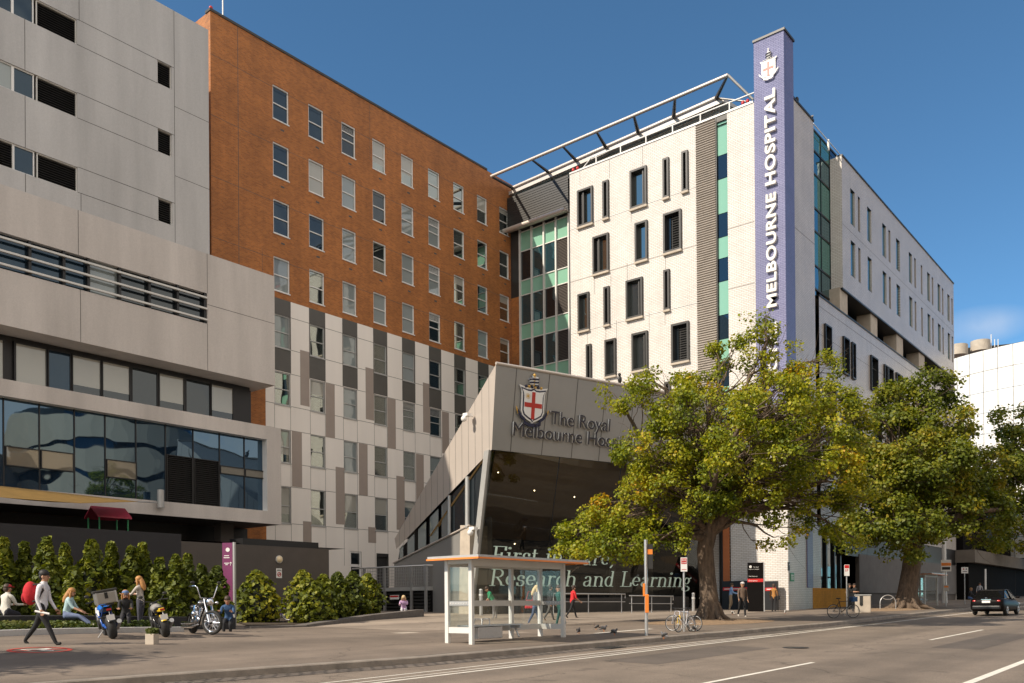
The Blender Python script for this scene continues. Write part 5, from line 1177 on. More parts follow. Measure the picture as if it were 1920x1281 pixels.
# wood chips under the trees
def bed(name,label,c,rx,ry,bump=.10,cat='mulch bed',m='mulch'):
    b=MB(); V=[];F=[]; n=28; k=7
    for i in range(k+1):
        for j in range(n):
            a=2*math.pi*j/n; r=i/k; x=c[0]+math.cos(a)*rx*r*(1+.08*math.sin(3*a)); y=c[1]+math.sin(a)*ry*r*(1+.1*math.sin(2*a+1)); x=min(x,kx(y)-.4)
            V.append((x,y,zg(x,y)+.006+bump*(1-r)**1.2+rng.uniform(0,.03)*(r<1)))
    for i in range(k):
        for j in range(n): F.append((i*n+j,i*n+(j+1)%n,(i+1)*n+(j+1)%n,(i+1)*n+j))
    b.add(V,F,0,True); o=b.build(name,M[m]); return tag(o,label,cat,kind='stuff')
bed('mulch','wood chips and roots round the yellowing street tree','%' and bs,2.2,4.2,.16)
bed('mulch','tan wood chips at the foot of the green street tree',bs2+np.array([-.4,-2,0]),1.6,5.0,.08)
# ---------------- clipped conifers along the hoarding
def conifer(px,py_top,py_base,wpx,d,label,group,fat=1.0,n=2300,lobes=1,name='conifer'):
    p=atd(px,py_base,d); base=(p[0],p[1],zg(p[0],p[1])-.05)
    if True:
        top=atd(px,py_top,d)[2]; h=top-base[2]; w_=wpx/2*d/FPX
    t=thing(name,label,'shrub',base,0,group)
    C=[];Nn=[]
    specs=[(0,0,h,w_)]
    for k in range(lobes-1): a=k*2.3+px; specs.append((math.cos(a)*w_*.55,math.sin(a)*w_*.5,h*rng.uniform(.5,.82),w_*.62))
    tot=sum(s[2]*s[3] for s in specs); core=MB()
    for (ox,oy,hh_,ww) in specs:
        k=int(n*hh_*ww/tot); z=rng.uniform(0.02,1,k)**.9; 
        prof=lambda z:ww*np.clip(np.minimum(.55+1.6*z,1.0),0,1)*np.clip(1-np.clip((z-.3)/.72,0,1)**1.7,0.0,1)+.05
        a=rng.uniform(0,2*math.pi,k); kp=(np.sin(a*2+z*11+px*.7)+np.sin(a*4-z*23+px)*.8+rng.normal(0,.5,k))>-1.05; z,a=z[kp],a[kp]; k=len(z); lump=1+.26*np.sin(a*3+z*17+px)+.2*np.sin(a*5-z*29+px*.3); r=prof(z)*lump*rng.uniform(.78,1.05,k)
        C.append(np.stack([ox+np.cos(a)*r,oy+np.sin(a)*r,z*hh_],1)); Nn.append(np.stack([np.cos(a),np.sin(a),.35+.5*z],1))
        V=[];F=[]; m_=9
        for i in range(8):
            zz_=i/7; rr=float(prof(np.array([zz_]))[0])*.74
            for j in range(m_): V.append((ox+math.cos(2*math.pi*j/m_)*rr,oy+math.sin(2*math.pi*j/m_)*rr,zz_*hh_*.95))
        for i in range(7):
            for j in range(m_): F.append((i*m_+j,i*m_+(j+1)%m_,(i+1)*m_+(j+1)%m_,(i+1)*m_+j))
        core.add(V,F,0,True)
    core.build('inner_hull',M['conif_core'],t)  # solid dark hull added inside so the foliage looks dense
    C=np.concatenate(C);Nn=np.concatenate(Nn);Nn/=np.linalg.norm(Nn,axis=1)[:,None]
    leaves('foliage',C,Nn,.17,M['conif'],t,.42,.25); return t
M['conif_core']=mat('conifer_core',(.012,.016,.005),.9)
CG='clipped conifers in front of the dark hoarding'
for px,yt,yb,wd_,d,lob,lab in (
 (8,1010,1165,50,30,1,'conifer cut by the left edge of the view'),(46,1018,1165,34,30.5,1,'slim conifer behind the walker with the red backpack'),(88,1009,1165,62,29.5,2,'widest tall conifer left of the seated woman in pale blue'),(122,1021,1165,34,31,1,'thin conifer just right of the widest one'),
 (172,1013,1165,66,30,2,'conifer directly above the blue motorcycle'),(138,1065,1165,46,28.5,2,'low bushy conifer over the woman in pale blue'),(209,1018,1165,38,31,1,'slim upright conifer above the motorcycle top box'),(246,1026,1165,42,31,2,'conifer behind the blonde standing woman'),(268,1020,1165,44,31.5,1,'twin pointed conifer right of the blonde woman'),
 (300,1048,1168,46,31,2,'brownish sparse conifer between the yellow motorcycle and the cruiser'),(330,1042,1170,44,31,1,'pointed conifer behind the cruiser seat'),(352,1040,1170,44,32,1,'conifer behind the cruiser handlebar'),(378,1060,1170,50,33,2,'shorter conifer right of the cruiser handlebar'),(408,1063,1172,52,34,2,'low conifer touching the plum sign')):
    conifer(px,yt,yb,wd_*.72,d,lab,CG,lobes=lob)
CG2='low rounded conifers along the forecourt kerb'
for px,yt,yb,wd_,d,lob,lab in ((482,1070,1168,66,38.5,3,'rounded conifer right of the plum sign'),(568,1070,1168,56,38,2,'pointed conifer left end of the kerb bed'),(592,1092,1166,50,37.6,2,'small conifer tucked before the pointed one'),(608,1078,1160,44,41,2,'conifer in front of the wall end'),(634,1074,1156,44,43,2,'conifer below the wall corner'),(662,1073,1153,48,45,2,'conifer middle of the kerb bed'),(690,1076,1150,46,47,2,'russet tipped conifer at the right end of the kerb bed')):
    conifer(px,yt,yb,wd_*1.15,d,lab,CG2,lobes=lob)
# ---------------- planting bed: kerb, soil, strip of ground cover
K0=ong(-60,1196); K1=ong(345,1185); K1b=ong(400,1183)
kbd=MB(); P=[K0,K1]; dv=(K1-K0)/np.linalg.norm(K1-K0); nv=np.array([-dv[1],dv[0],0])
if nv[0]>0: nv=-nv
def slabw(b,a,c,nvec,wd_,h,seg=10):
    for i in range(seg):
        p=a+(c-a)*i/seg; q=a+(c-a)*(i+1)/seg-(c-a)/seg*.004
        P=[p,q,q+nvec*wd_,p+nvec*wd_]; P=[np.array([x[0],x[1],zg(x[0],x[1])-.05]) for x in P]; b.hexa(P+[x+np.array([0,0,h+.05]) for x in P])
gk=thing('garden_kerb','pale concrete kerb along the conifer bed','kerb',tuple(K0),world=True)
b=MB(); slabw(b,K0,K1,nv,.18,.16,9); b.build('kerb_stones',M['conc'],gk)
s0,s1=K0+nv*.2,K1+nv*.2
gpoly([s0,s1,s1+nv*9,s0+nv*9],.01,M['soil'],'garden_soil')
n=7000; u=rng.uniform(0,1,n); v=rng.uniform(.25,1.5,n); C=s0+np.outer(u,(s1-s0))+np.outer(v,nv); hz=.28*np.sqrt(np.clip(1-((v-.85)/.7)**2,0.05,1))*rng.uniform(.3,1.0,n)
C[:,2]=[zg(x,y) for x,y in C[:,:2]]; C[:,2]+=hz+.03
hol=thing('hedge_strip','low clipped ground cover strip along the garden kerb','hedge',tuple(s0),world=True)
leaves('foliage',C,np.tile([.3,-.2,.8],(n,1)),.11,M['grassy'],hol,.6,.5)
b=MB(); b.hexa([x+np.array([0,0,-.9+.9]) if False else np.array([x[0],x[1],zg(x[0],x[1])]) for x in (s0+nv*.3,s1+nv*.3,s1+nv*1.35,s0+nv*1.35)]+[np.array([x[0],x[1],zg(x[0],x[1])+.2]) for x in (s0+nv*.4,s1+nv*.4,s1+nv*1.2,s0+nv*1.2)]); b.build('inner_hull',M['conif_core'],hol)  # solid dark filler block inside the ground cover
# ledge the people sit on behind the strip
sb0,sb1=K0+nv*1.9,ong(442,1180)
led=thing('seat_ledge','dark low ledge behind the ground cover where people sit','ledge',tuple(sb0),world=True)
b=MB(); b2=sb1; 
for i in range(8):
    p=sb0+(b2-sb0)*i/8; q=sb0+(b2-sb0)*(i+1)/8; P=[p,q,q+nv*.45,p+nv*.45]; P=[np.array([x[0],x[1],zg(x[0],x[1])-.05]) for x in P]; b.hexa(P+[x+np.array([0,0,.47]) for x in P])
b.build('ledge_body',M['hoard'],led)
# bluestone ledge round the kerb bed
L0,L1,L2=ong(575,1176),ong(700,1163),ong(795,1156)
bl=thing('stone_ledge','low bluestone ledge in front of the rounded conifers','ledge',tuple(L0),world=True)
b=MB()
for a,c in ((ong(470,1178),L0),(L0,L1),(L1,L2)):
    dvv=(c-a)/np.linalg.norm(c-a); nn=np.array([-dvv[1],dvv[0],0]); nn=nn if nn[0]<0 else -nn; 
    hh_=.14 if a is not L1 else .36
    P=[a,c,c+nn*.5,a+nn*.5]; P=[np.array([x[0],x[1],zg(x[0],x[1])-.05]) for x in P]; t0,t1=(.1,.12) if c is L0 else ((.14,.3) if c is L1 else (.3,.42))
    b.hexa(P+[P[0]+np.array([0,0,t0]),P[1]+np.array([0,0,t1]),P[2]+np.array([0,0,t1]),P[3]+np.array([0,0,t0])])
b.build('ledge_stones',M['blue_stone'],bl)
gpoly([ong(470,1176),L0,L1,L2,L2+np.array([-3,2,0]),np.array([-38,36,0]),np.array([-38,24,0])],.03,M['soil'],'garden_soil')
# ================================================================= street furniture
def gz(x,y): return zg(x,y)
def local_sign(parent,txt,m,x,y,z,width,ext=.003,face='road',off=0):
    """lettering on a small sign: local coords, sign faces -y"""
    return put_text('lettering',txt,m,(x,y,z),(1,0,0),(0,0,1),width,ext=ext,off=off,parent=parent)
FACE=math.atan2(-.635,-.772)*0+R_(-39.4)*-1*0     # signs are turned individually below
def yaw_to_cam(x,y): return math.atan2(-x,y)*1.0   # rotation about z that turns local -y towards the camera
# ---- bus shelter
sx0,sx1,sy0,sy1=-17.27,-16.35,18.1,22.45; zs=zg(-16.8,20.2); HS=2.36
def shelter(label,ox,oy,oz,L=4.35,group=None):
    t=thing('bus_shelter',label,'bus shelter',(ox,oy,oz),0,group)
    W_=.92
    for (x,y) in ((0,0),(W_,0),(0,L*.66),(0,L),(W_,L)):
        b=MB(); b.box((x,y,HS/2-.1),(.13,.11,HS+.2)); b.build('post',M['offwhite'],t,.008)
    b=MB(); b.box((W_*.62,L/2+.05,HS+.06),(1.95,L+.9,.07)); b.build('roof',M['lightmetal'],t)
    b=MB(); b.box((W_*.62+.985,L/2+.05,HS+.005),(.03,L+.94,.05)); b.box((W_*.62,-.41,HS+.005),(2.0,.03,.05)); b.box((W_*.62,L+.51,HS+.005),(2.0,.03,.05)); b.build('roof_edge',M['orange'],t)
    b=MB(); b.box((W_,L/2,HS-.08),(.09,L,.2)); b.box((0,L/2,HS-.08),(.09,L,.2)); b.box((W_/2,0,HS-.06),(W_,.08,.12)); b.box((W_/2,L,HS-.06),(W_,.08,.12)); b.build('head_beam',M['offwhite'],t)
    for i,(a,c) in enumerate(((0,L*.66),(L*.66,L))):
        b=MB(); b.box((0,(a+c)/2,1.12),(.07,c-a-.1,.17)); b.build('middle_rail',M['offwhite'],t); b=MB(); b.box((0,(a+c)/2,.36),(.07,c-a-.1,.17)); b.build('low_rail',M['offwhite'],t)
        for z0,z1 in ((.45,1.03),(1.21,HS-.2)):
            b=MB(); b.box((0,(a+c)/2,(z0+z1)/2),(.012,c-a-.12,z1-z0)); b.build('glass_pane',M['clear'],t)
    for y in (0,L):
        b=MB(); b.box((W_/2,y,.36),(W_-.13,.07,.17)); b.build('low_rail',M['offwhite'],t); b=MB(); b.box((W_/2,y,1.3),(W_-.14,.012,1.7)); g=b.build('glass_pane',M['clear'],t)
        b=MB(); b.box((W_/2,y-.008,1.12),(W_-.14,.006,.12)); 
        g2=b.build('frosted_band',M['lightmetal'],g)
        b=MB()
        for k in range(7): b.sph((W_*.15+k*W_*.11,y-.014,1.12),.02,6,4)
        b.build('dots',M['white'],g)
    b=MB(); b.box((.3,L*.36,.47),(.42,2.5,.035)); b.build('bench_seat',M['steel'],t)
    b=MB(); b.box((.3,L*.3,.25),(.4,1.1,.34)); b.build('bench_base',M['conc'],t,.02)
    b=MB(); b.tube([(.45,L*.62,.08),(.25,L*.62,.44)],.03,6); b.box((.3,L*.62,.4),(.4,.05,.08)); b.build('bench_bracket',M['steel'],t)
    for y in (L*.22,L*.3): b=MB(); b.tube([(.46,y,.48),(.46,y,.66),(.2,y,.66),(.14,y,.49)],.016,6); b.build('armrest',M['steel'],t)
    b=MB(); b.box((-.02,L*.24,1.72),(.008,.26,.3)); n=b.build('no_smoking_notice',M['white'],t); b=MB(); b.torus((.0,L*.24,1.74),.075,.014,(1,0,0),20,6); b.build('ring',M['black'],n)
    return t
shelter('white framed bus shelter with an orange roof edge on the near footpath',sx0,sy0,zs)
p=ong(1722,1137); shelter('distant bus shelter beyond the dark green tree',p[0]-.5,p[1],p[2],3.6)
# ---- poles and signs
def sign_post(name,label,px,py,ptop,plates,cat='sign',r=.035,m='steel',h=None,lean=0):
    p=ong(px,py); d=dep(p); H_=atd(px,ptop,d)[2]-p[2] if h is None else h
    t=thing(name,label,cat,tuple(p),R_(38)); b=MB(); b.tube([(0,0,-.1),(lean,0,H_)],r,10); b.build('pole',M[m],t)
    for (w_,hh_,zc,mm,bits) in plates:
        b=MB(); b.box((0,-.05,zc),(w_,.015,hh_)); pl=b.build('sign_plate',M[mm],t,.004)
        for (x0,z0,w2,h2,m2) in bits:
            if isinstance(w2,str): put_text('lettering',w2,M[m2],(x0,-.0605,z0),(1,0,0),(0,0,1),h2,ext=.002,off=.01,parent=pl)
            else: q=MB(); q.box((x0,-.059,z0),(w2,.004,h2)); q.build('sign_mark',M[m2],pl)
    return t,H_
t,H_=sign_post('bus_stop_pole','tall grey bus stop pole with an orange sleeve beside the shelter',1212,1192,1012,[],'pole',.055)
b=MB(); b.box((.02,-.02,1.05),(.12,.12,.6)); b.box((-.07,-.03,1.5),(.07,.07,.42)); b.build('orange_sleeve',M['orange'],t,.01)
b=MB(); b.box((.12,0,H_-.55),(.22,.02,.8)); pl=b.build('sign_plate',M['darkmetal'],t); b=MB(); b.box((.12,-.012,H_-.4),(.2,.005,.16)); b.build('sign_mark',M['orange'],pl)
sign_post('bus_zone_sign','white bus zone sign with a red panel on the pole with the yellow bicycle',1283,1184,1046,[(.23,.5,2.38,'white',[(0,2.5,.19,.2,'red'),(-.075,2.515,'BUS',.15,'white'),(-.08,2.43,'ZONE',.16,'white'),(0,2.2,.17,.02,'red')])])
sign_post('street_parking_sign','white and red parking sign on a thin pole above the black bicycle',1588,1152,1061,[(.28,.62,2.42,'white',[(0,2.62,.24,.18,'red'),(-.09,2.35,'1P',.16,'red')])])
sign_post('parking_sign','white parking sign on a thin pole left of the dark sedan',1809,1133,1063,[(.55,.5,2.75,'white',[(-.1,2.85,.12,.1,'red'),(.12,2.85,.1,.1,'black'),(0,2.65,.35,.05,'black')])])
t,H_=sign_post('bus_stop_sign','orange and white bus stop sign on a pole in front of the distant shelter',1774,1137,1056,[(.75,.85,3.0,'white',[(0,3.1,.7,.22,'orange'),(0,2.8,.6,.2,'black')]),(.38,.45,1.35,'lightmetal',[(0,1.45,.3,.12,'orange')])])
t,_=sign_post('pale_post','plain pale post behind the dark sedan',1848,1125,1067,[],'post',.09,'white')
# street lamp with its arm
p=ong(1771,1131); d=dep(p); H_=atd(1771,905,d)[2]-p[2]
t=thing('street_lamp','tall pale street lamp pole with a long arm through the green tree','street lamp',tuple(p)); b=MB(); b.tube([(0,0,-.1),(0,0,1.2),(0,0,H_)],[.24,.2,.13],12); b.build('pole',M['offwhite'],t)
q=atd(1868,873,d-3)-p; b=MB(); b.tube([(0,0,H_-.2),tuple(q*.5+np.array([0,0,H_*.5-.0])),tuple(q)],.07,8); b.build('arm',M['lightmetal'],t); b=MB(); b.box(tuple(q),(.9,.35,.18),0,R_(50)); b.build('lamp_head',M['lightmetal'],t,.03)
# bin
p=ong(1618,1150); t=thing('litter_bin','square pale concrete litter bin with a dark slot beside the black bicycle','bin',tuple(p),R_(20))
b=MB(); b.box((0,0,.5),(.82,.82,1.0)); b.build('body',M['stone'],t,.05); b=MB(); b.box((0,0,1.03),(.88,.88,.06)); b.build('lid',M['lightmetal'],t,.02); b=MB(); b.box((-.1,-.42,.75),(.17,.02,.5)); b.cyl((-.1,-.43,.5),(-.1,-.41,.5),.085,14); b.build('slot_panel',M['darkmetal'],t)
# cycle hoop
p=ong(1665,1144); t=thing('bicycle_hoop','shiny steel bicycle hoop standing on tan wood chips','bicycle rack',tuple(p),R_(40)); b=MB()
pts=[(-.5,0,-.1),(-.5,0,.45)]+[(-.5*math.cos(a),0,.45+.5*math.sin(a)) for a in np.linspace(.25,math.pi-.25,12)]+[(.5,0,.45),(.5,0,-.1)]; b.tube(pts,.032,8); b.build('hoop',M['steel'],t); b=MB(); b.tube([(-.36,0,.79),(-.15,0,.68),(.15,0,.68),(.36,0,.79)],.024,8); b.build('cross_bar',M['steel'],t)
# bollards by the pavilion corner and behind the trunk
for px,py,pt_,lab in ((886,1153,1107,'left steel bollard beside the stone column'),(902,1154,1106,'right steel bollard beside the stone column'),(1300,1146,1113,'left grey bollard behind the street tree trunk'),(1315,1146,1113,'right grey bollard behind the street tree trunk')):
    p=ong(px,py); H_=atd(px,pt_,dep(p))[2]-p[2]; t=thing('bollard',lab,'bollard',tuple(p),0,'bollards before the pavilion'); b=MB(); b.tube([(0,0,-.1),(0,0,H_)],.1,14); b.build('post',M['steel'],t); b=MB(); b.cyl((0,0,H_-.32),(0,0,H_-.24),.112,14); b.sph((0,0,H_),(.1,.1,.05),14,6); b.build('cap',M['white'],t)
# handrails before the glass
for px0,px1,py,lab in ((1030,1172,1113,'stainless handrail before the left half of the glass'),(1180,1262,1117,'stainless ramp handrail near the yellow bicycle')):
    a=atd(px0,py,47.5 if px0<1100 else 50); c=atd(px1,py+1,50.5 if px0<1100 else 52.0); t=thing('handrail',lab,'handrail',tuple(a),0,world=True); b=MB(); b.tube([a,c,c+np.array([0,0,-.25])],.035,8); b.build('rail',M['steel'],t)
    for s in (0.05,.5,.95):
        q=a+(c-a)*s; b=MB(); b.tube([q,np.array([q[0],q[1],zg(q[0],q[1])])],.03,8); b.build('rail_post',M['steel'],t)
    b=MB(); b.tube([a+np.array([0,0,-.45]),c+np.array([0,0,-.45])],.022,6); b.build('lower_rail',M['steel'],t)
# plum totem sign
p=atd(428,1172,35); base=np.array([p[0],p[1],zg(p[0],p[1])]); H_=atd(428,1018,35)[2]-base[2]; t=thing('totem_sign','tall plum hospital sign with a white round emblem and a grey edge post','sign',tuple(base),R_(34))
b=MB(); b.box((0,0,H_/2-.05),(.42,.10,H_+.1)); b.build('panel',M['purple'],t); b=MB(); b.box((.27,0,H_/2-.05),(.07,.16,H_+.14)); b.build('edge_post',M['lightmetal'],t)
b=MB(); b.cyl((.02,-.05,H_-.28),(.02,-.06,H_-.28),.085,20); b.build('emblem',M['white'],t)
b=MB()
for k,(z,w_) in enumerate(((H_-.52,.2),(H_-.6,.24),(H_-.82,.2),(H_-.88,.1))): b.box((-.03,-.055,z),(w_,.006,.03))
b.tube([(.14,-.056,H_-.92),(.14,-.056,H_-.78)],.012,5); b.tube([(.1,-.056,H_-.83),(.14,-.056,H_-.78),(.18,-.056,H_-.83)],.012,5); b.build('lettering',M['white'],t)
# dark information totem with a red band by the white wall
p=ong(1417,1147); H_=atd(1417,1055,dep(p))[2]-p[2]; t=thing('information_totem','tall black information totem with white lettering and a red band before the white wall','sign',tuple(p),R_(20))
b=MB(); b.box((0,0,H_/2),(.92,.14,H_)); b.build('panel',M['matte'],t); b=MB(); b.box((.5,0,H_/2),(.06,.2,H_)); b.build('edge_post',M['steel'],t)
b=MB(); b.box((0,-.075,H_-1.08),(.92,.01,.2)); bd=b.build('red_band',M['red'],t); put_text('lettering','Emergency',M['white'],(-.38,-.082,H_-1.13),(1,0,0),(0,0,1),.5,ext=.002,parent=bd)
put_text('lettering','Main Entrance',M['offwhite'],(-.38,-.078,H_-.86),(1,0,0),(0,0,1),.5,ext=.002,parent=t)
put_text('lettering','The Royal',M['offwhite'],(-.12,-.078,H_-.3),(1,0,0),(0,0,1),.32,ext=.002,parent=t); put_text('lettering','Melbourne Hospital',M['offwhite'],(-.38,-.078,H_-.43),(1,0,0),(0,0,1),.6,ext=.002,parent=t)
b=MB(); b.cyl((-.28,-.07,H_-.25),(-.28,-.08,H_-.25),.08,14); b.build('emblem',M['offwhite'],t)
# low dark notice boards against the white wall
for px0,px1,yt,lab in ((1353,1402,1090,'low dark notice board with a red strip left of the black totem'),(1432,1456,1090,'low dark notice board with red edge right of the black totem')):
    a=ony(px0,yt,53.2); c=ony(px1,yt,53.2); t=thing('notice_board',lab,'notice board',tuple(a),0,world=True); zz=a[2]; F=Fy(53.2)
    b=MB(); fbox(b,F,a[0],c[0],zg(a[0],53)-.1,zz,-.3,0); b.build('board',M['black'],t); b=MB(); fbox(b,F,a[0]+.1,c[0]-.05,zz-.62,zz-.42,0,.02); s=b.build('red_strip',M['red'],t); b=MB(); fbox(b,F,a[0]+.2,c[0]-.3,zz-.55,zz-.49,.02,.026); b.build('lettering',M['offwhite'],s)
p=onx(1480,1082,uwc+.02); t=thing('green_sign','small green sign with white lettering on the white tile corner','sign',tuple(p)); b=MB(); b.box((.01,.45,0),(.03,.62,.55)); pl=b.build('plate',M['green'],t); b=MB()
for z in (.12,0,-.12): b.box((.028,.45,z),(.006,.4,.05))
b.build('lettering',M['white'],pl)
p=onx(1476,1065,uwc+.02); t=thing('intercom_box','small dark intercom box above the green sign','intercom',tuple(p)); b=MB(); b.box((.04,.15,.1),(.08,.2,.55)); b.build('casing',M['black'],t); b=MB(); b.box((.085,.15,.22),(.01,.12,.1)); b.build('button_plate',M['lightmetal'],t)
# deck railing and louvred base at the back of the forecourt
dk=thing('raised_deck','raised deck with mesh railing and dark louvred base beside the pavilion','deck',(-43,43,-.5),world=True)
FD=Fy(37.4); dxa=FD.px(680,1100)[0]; dxb=FD.px(805,1100)[0]; zt_r=FD.px(760,1062)[1]; zdk=FD.px(760,1101)[1]; zd0=FD.px(760,1108)[1]
b=MB(); fbox(b,FD,-49,dxb,zd0,zdk,-3,0.05); b.build('deck_slab',M['lightmetal'],dk)
b=MB(); b.tube([FD(dxa-1,zt_r,.03),FD(dxb,zt_r,.03),(dxb+.0,40,zt_r)],.05,8); b.build('top_rail',M['steel'],dk)
b=MB(); fbox(b,FD,-49,dxb-.05,-1.2,zd0,-.4,-.3,1); slats(b,FD,-49,dxb-.05,-.4,zd0-.05,-.05,.2,0,.15); b.build('louvred_base',[M['darkmetal'],M['black']],dk)
for px_ in (685,723,773,800):
    u=FD.px(px_,1100)[0]; b=MB(); fbox(b,FD,u-.07,u+.07,-.6,zt_r,0,.14); b.build('rail_post',M['steel'],dk)
mm,mnt,mb_=nmat('wire_mesh'); 
b=MB()
for u in np.arange(dxa,dxb,.16): fbox(b,FD,u-.012,u+.012,zdk+.08,zt_r-.06,.0,.024)
for v in np.arange(zdk+.1,zt_r-.05,.19): fbox(b,FD,dxa,dxb,v-.01,v+.01,.024,.034)
b.build('mesh_infill',M['steel'],dk)
b=MB(); u=FD.px(741,1120)[0]; fbox(b,FD,u-.4,u+.4,FD.px(741,1124)[1],FD.px(741,1116)[1],.05,.08); s=b.build('warning_sign',M['white'],dk); b=MB(); fbox(b,FD,u-.38,u+.38,FD.px(741,1120)[1],FD.px(741,1117)[1],.081,.086); b.build('sign_mark',M['red'],s)
for px_ in (736,812): pass
# flag poles and the dark podium at the far right
pod=thing('podium_building','dark podium building with a concrete ledge beyond the white block','building',(-24,115,0),world=True)
yp0=yend+.3
b=MB(); b.hexa([(-40,yp0,-1),(-20.5,yp0,-1),(-20.5,150,-1),(-40,150,-1),(-40,yp0,3.9),(-20.5,yp0,3.9),(-20.5,150,3.9),(-40,150,3.9)],0); b.hexa([(-40,yp0,5.2),(-21,yp0,5.2),(-21,150,5.2),(-40,150,5.2),(-40,yp0,14),(-21,yp0,14),(-21,150,14),(-40,150,14)],1); b.build('wall',[M['matte'],M['matte']],pod)
b=MB(); b.hexa([(-40,yp0-.5,3.9),(-19.8,yp0-.5,3.9),(-19.8,150,3.9),(-40,150,3.9),(-40,yp0-.5,5.2),(-19.8,yp0-.5,5.2),(-19.8,150,5.2),(-40,150,5.2)]); b.build('ledge',mat('dim_concrete',(.16,.14,.12),.9,spec=.1),pod)
for y in (112,120,128,136): b=MB(); b.box((-20.9,y,9),(.1,5.0,4.5)); b.build('upper_window',M['glassb'],pod)
for i,(xa,ya,xb,yb) in enumerate(((1789,1063,1832,1034),(1817,1064,1857,1039),(1842,1066,1877,1043))):
    d=95+7*i; a,c=atd(xa,ya,d),atd(xb,yb,d-1.5); t=thing('flag_pole',('bare pale flag pole nearest the white block','slanting flag pole carrying a dark limp flag','far slanting flag pole with a white flag')[i],'flag pole',tuple(a),0,'slanting flag poles on the podium ledge',world=True); b=MB(); b.tube([a,c],.06,6); b.sph(c,.13,8,6); b.build('pole',M['white'],t); b=MB(); b.tube([a,a-Zv*1.6],.05,6); b.build('bracket',M['white'],t)
    if i:
        b=MB(); V=[]; n=6
        for k in range(n+1):
            for l in range(5): q=a+(c-a)*(.55+.45*l/4); V.append((q[0]+.2*math.sin(k*1.1+l),q[1]+.15*math.cos(k+l),q[2]-k*.42))
        b.add(V,[(k*5+l,k*5+l+1,(k+1)*5+l+1,(k+1)*5+l) for k in range(n) for l in range(4)],0,True); b.build('flag',M['black'] if i==1 else M['offwhite'],t)
ob=thing('orange_building','orange rendered building at the far end of the street','building',(-22,165,0),world=True)
b=MB(); b.hexa([(-45,151,-1),(-19,151,-1),(-19,200,-1),(-45,200,-1),(-45,151,13),(-19,151,13),(-19,200,13),(-45,200,13)]); b.build('wall',M['terracotta'],ob)
for y in (156,163,170): b=MB(); b.box((-18.9,y,7),(.2,3,1.8)); b.build('window',M['black'],ob)
b=MB(); b.box((-18.2,165,3.6),(2.2,26,.35)); b.build('awning',M['orange'],ob)
# far white curved building
cb=thing('curved_building','white panelled building with a curved corner beyond the trees','building',(-20,135,0),world=True)
cxn,cyn,rr=-16,150,26; zc0=atd(1850,650,118)[2]-3.2
b=MB(); pts=[(cxn+rr*math.cos(R_(a)),cyn+rr*math.sin(R_(a))) for a in np.arange(180,330,4)]
for (x0,y0),(x1,y1) in zip(pts,pts[1:]):
    for k in range(10):
        z1=zc0-k*2.7+1.0; b.poly([(x0,y0,z1-2.66),(x1,y1,z1-2.66),(x1,y1,z1),(x0,y0,z1)])
b.build('panelled_wall',M['white'],cb)
b=MB()
for (x0,y0),(x1,y1) in zip(pts,pts[1:]):
    for k in range(10): 
        z1=zc0-k*2.7+1.0; b.tube([(x0,y0,z1),(x1,y1,z1)],.03,3,0,False)
    b.tube([(x0,y0,0),(x0,y0,zc0+1)],.03,3,0,False)
b.build('panel_joints',M['joint'],cb)
b=MB(); a=atd(1795,655,128); b.box((a[0]-1,a[1]+4,a[2]-1.2),(15,8,2.6),0,R_(20)); b.build('roof_plant',M['darkmetal'],cb)
for px_,py_ in ((1796,648),(1838,640)):
    a=atd(px_,py_,126); b=MB(); b.cyl(a-Zv*1.5,a,1.3,14); b.build('cooling_drum',M['stone'],cb)
b=MB(); a=atd(1852,640,126)
for k in range(4): b.tube([a+MC[0]*k*.5-Zv*1.5,a+MC[0]*k*.5+Zv*(1.0 if k==1 else .3)],.06,4)
b.build('aerials',M['white'],cb)
# pavement painted sign, covers, made-up planter
p=ong(75,1219); b=MB(); rr=[(.95,.80)]; c=p; up2=np.array([MC[2][0],MC[2][1],0]); up2/=np.linalg.norm(up2); rt=np.array([MC[0][0],MC[0][1],0]); rt/=np.linalg.norm(rt)
def g3(u,v,dz=.006): q=c+rt*u+up2*v; return (q[0],q[1],zg(q[0],q[1])+dz)
n=40
b.add([g3(.68*math.cos(2*math.pi*i/n),.68*math.sin(2*math.pi*i/n)) for i in range(n)]+[g3(.57*math.cos(2*math.pi*i/n),.57*math.sin(2*math.pi*i/n)) for i in range(n)],[(i,(i+1)%n,n+(i+1)%n,n+i) for i in range(n)],0)
b.poly([g3(-.42,-.36,.006),g3(-.34,-.44,.006),g3(.42,.36,.006),g3(.34,.44,.006)],0)
for q in ([(-.3,.02),(-.1,-.06),(.3,-.03),(.35,.04),(0,.08)],[(-.12,.12),(.08,.1),(.12,.3),(-.02,.36)],[(.1,-.2),(.4,-.16),(.36,-.08),(.12,-.1)],[(-.4,-.12),(-.14,-.2),(-.1,-.12),(-.38,-.04)]): b.poly([g3(x,y,.009) for x,y in q],1)
tag(b.build('pavement_marking',[mat('red_road_paint',(.5,.06,.04),.7),M['line']]),'round red and white no cycling mark painted on the footpath','pavement marking')
p=ong(285,1208); t=thing('planter','made-up small square planter with a grass tuft beside the yellow motorcycle','planter',tuple(p),R_(30)); b=MB(); b.box((0,0,.13),(.24,.24,.28)); b.build('pot',M['stone'],t,.01)  # planter made up in place of a blurred ghost of a motorcycle part
n=260; C=np.stack([rng.uniform(-.11,.11,n),rng.uniform(-.11,.11,n),rng.uniform(.26,.4,n)],1); leaves('grass_tuft',C,np.tile([.3,-.5,.4],(n,1)),.08,M['grassy'],t,.8,.6)
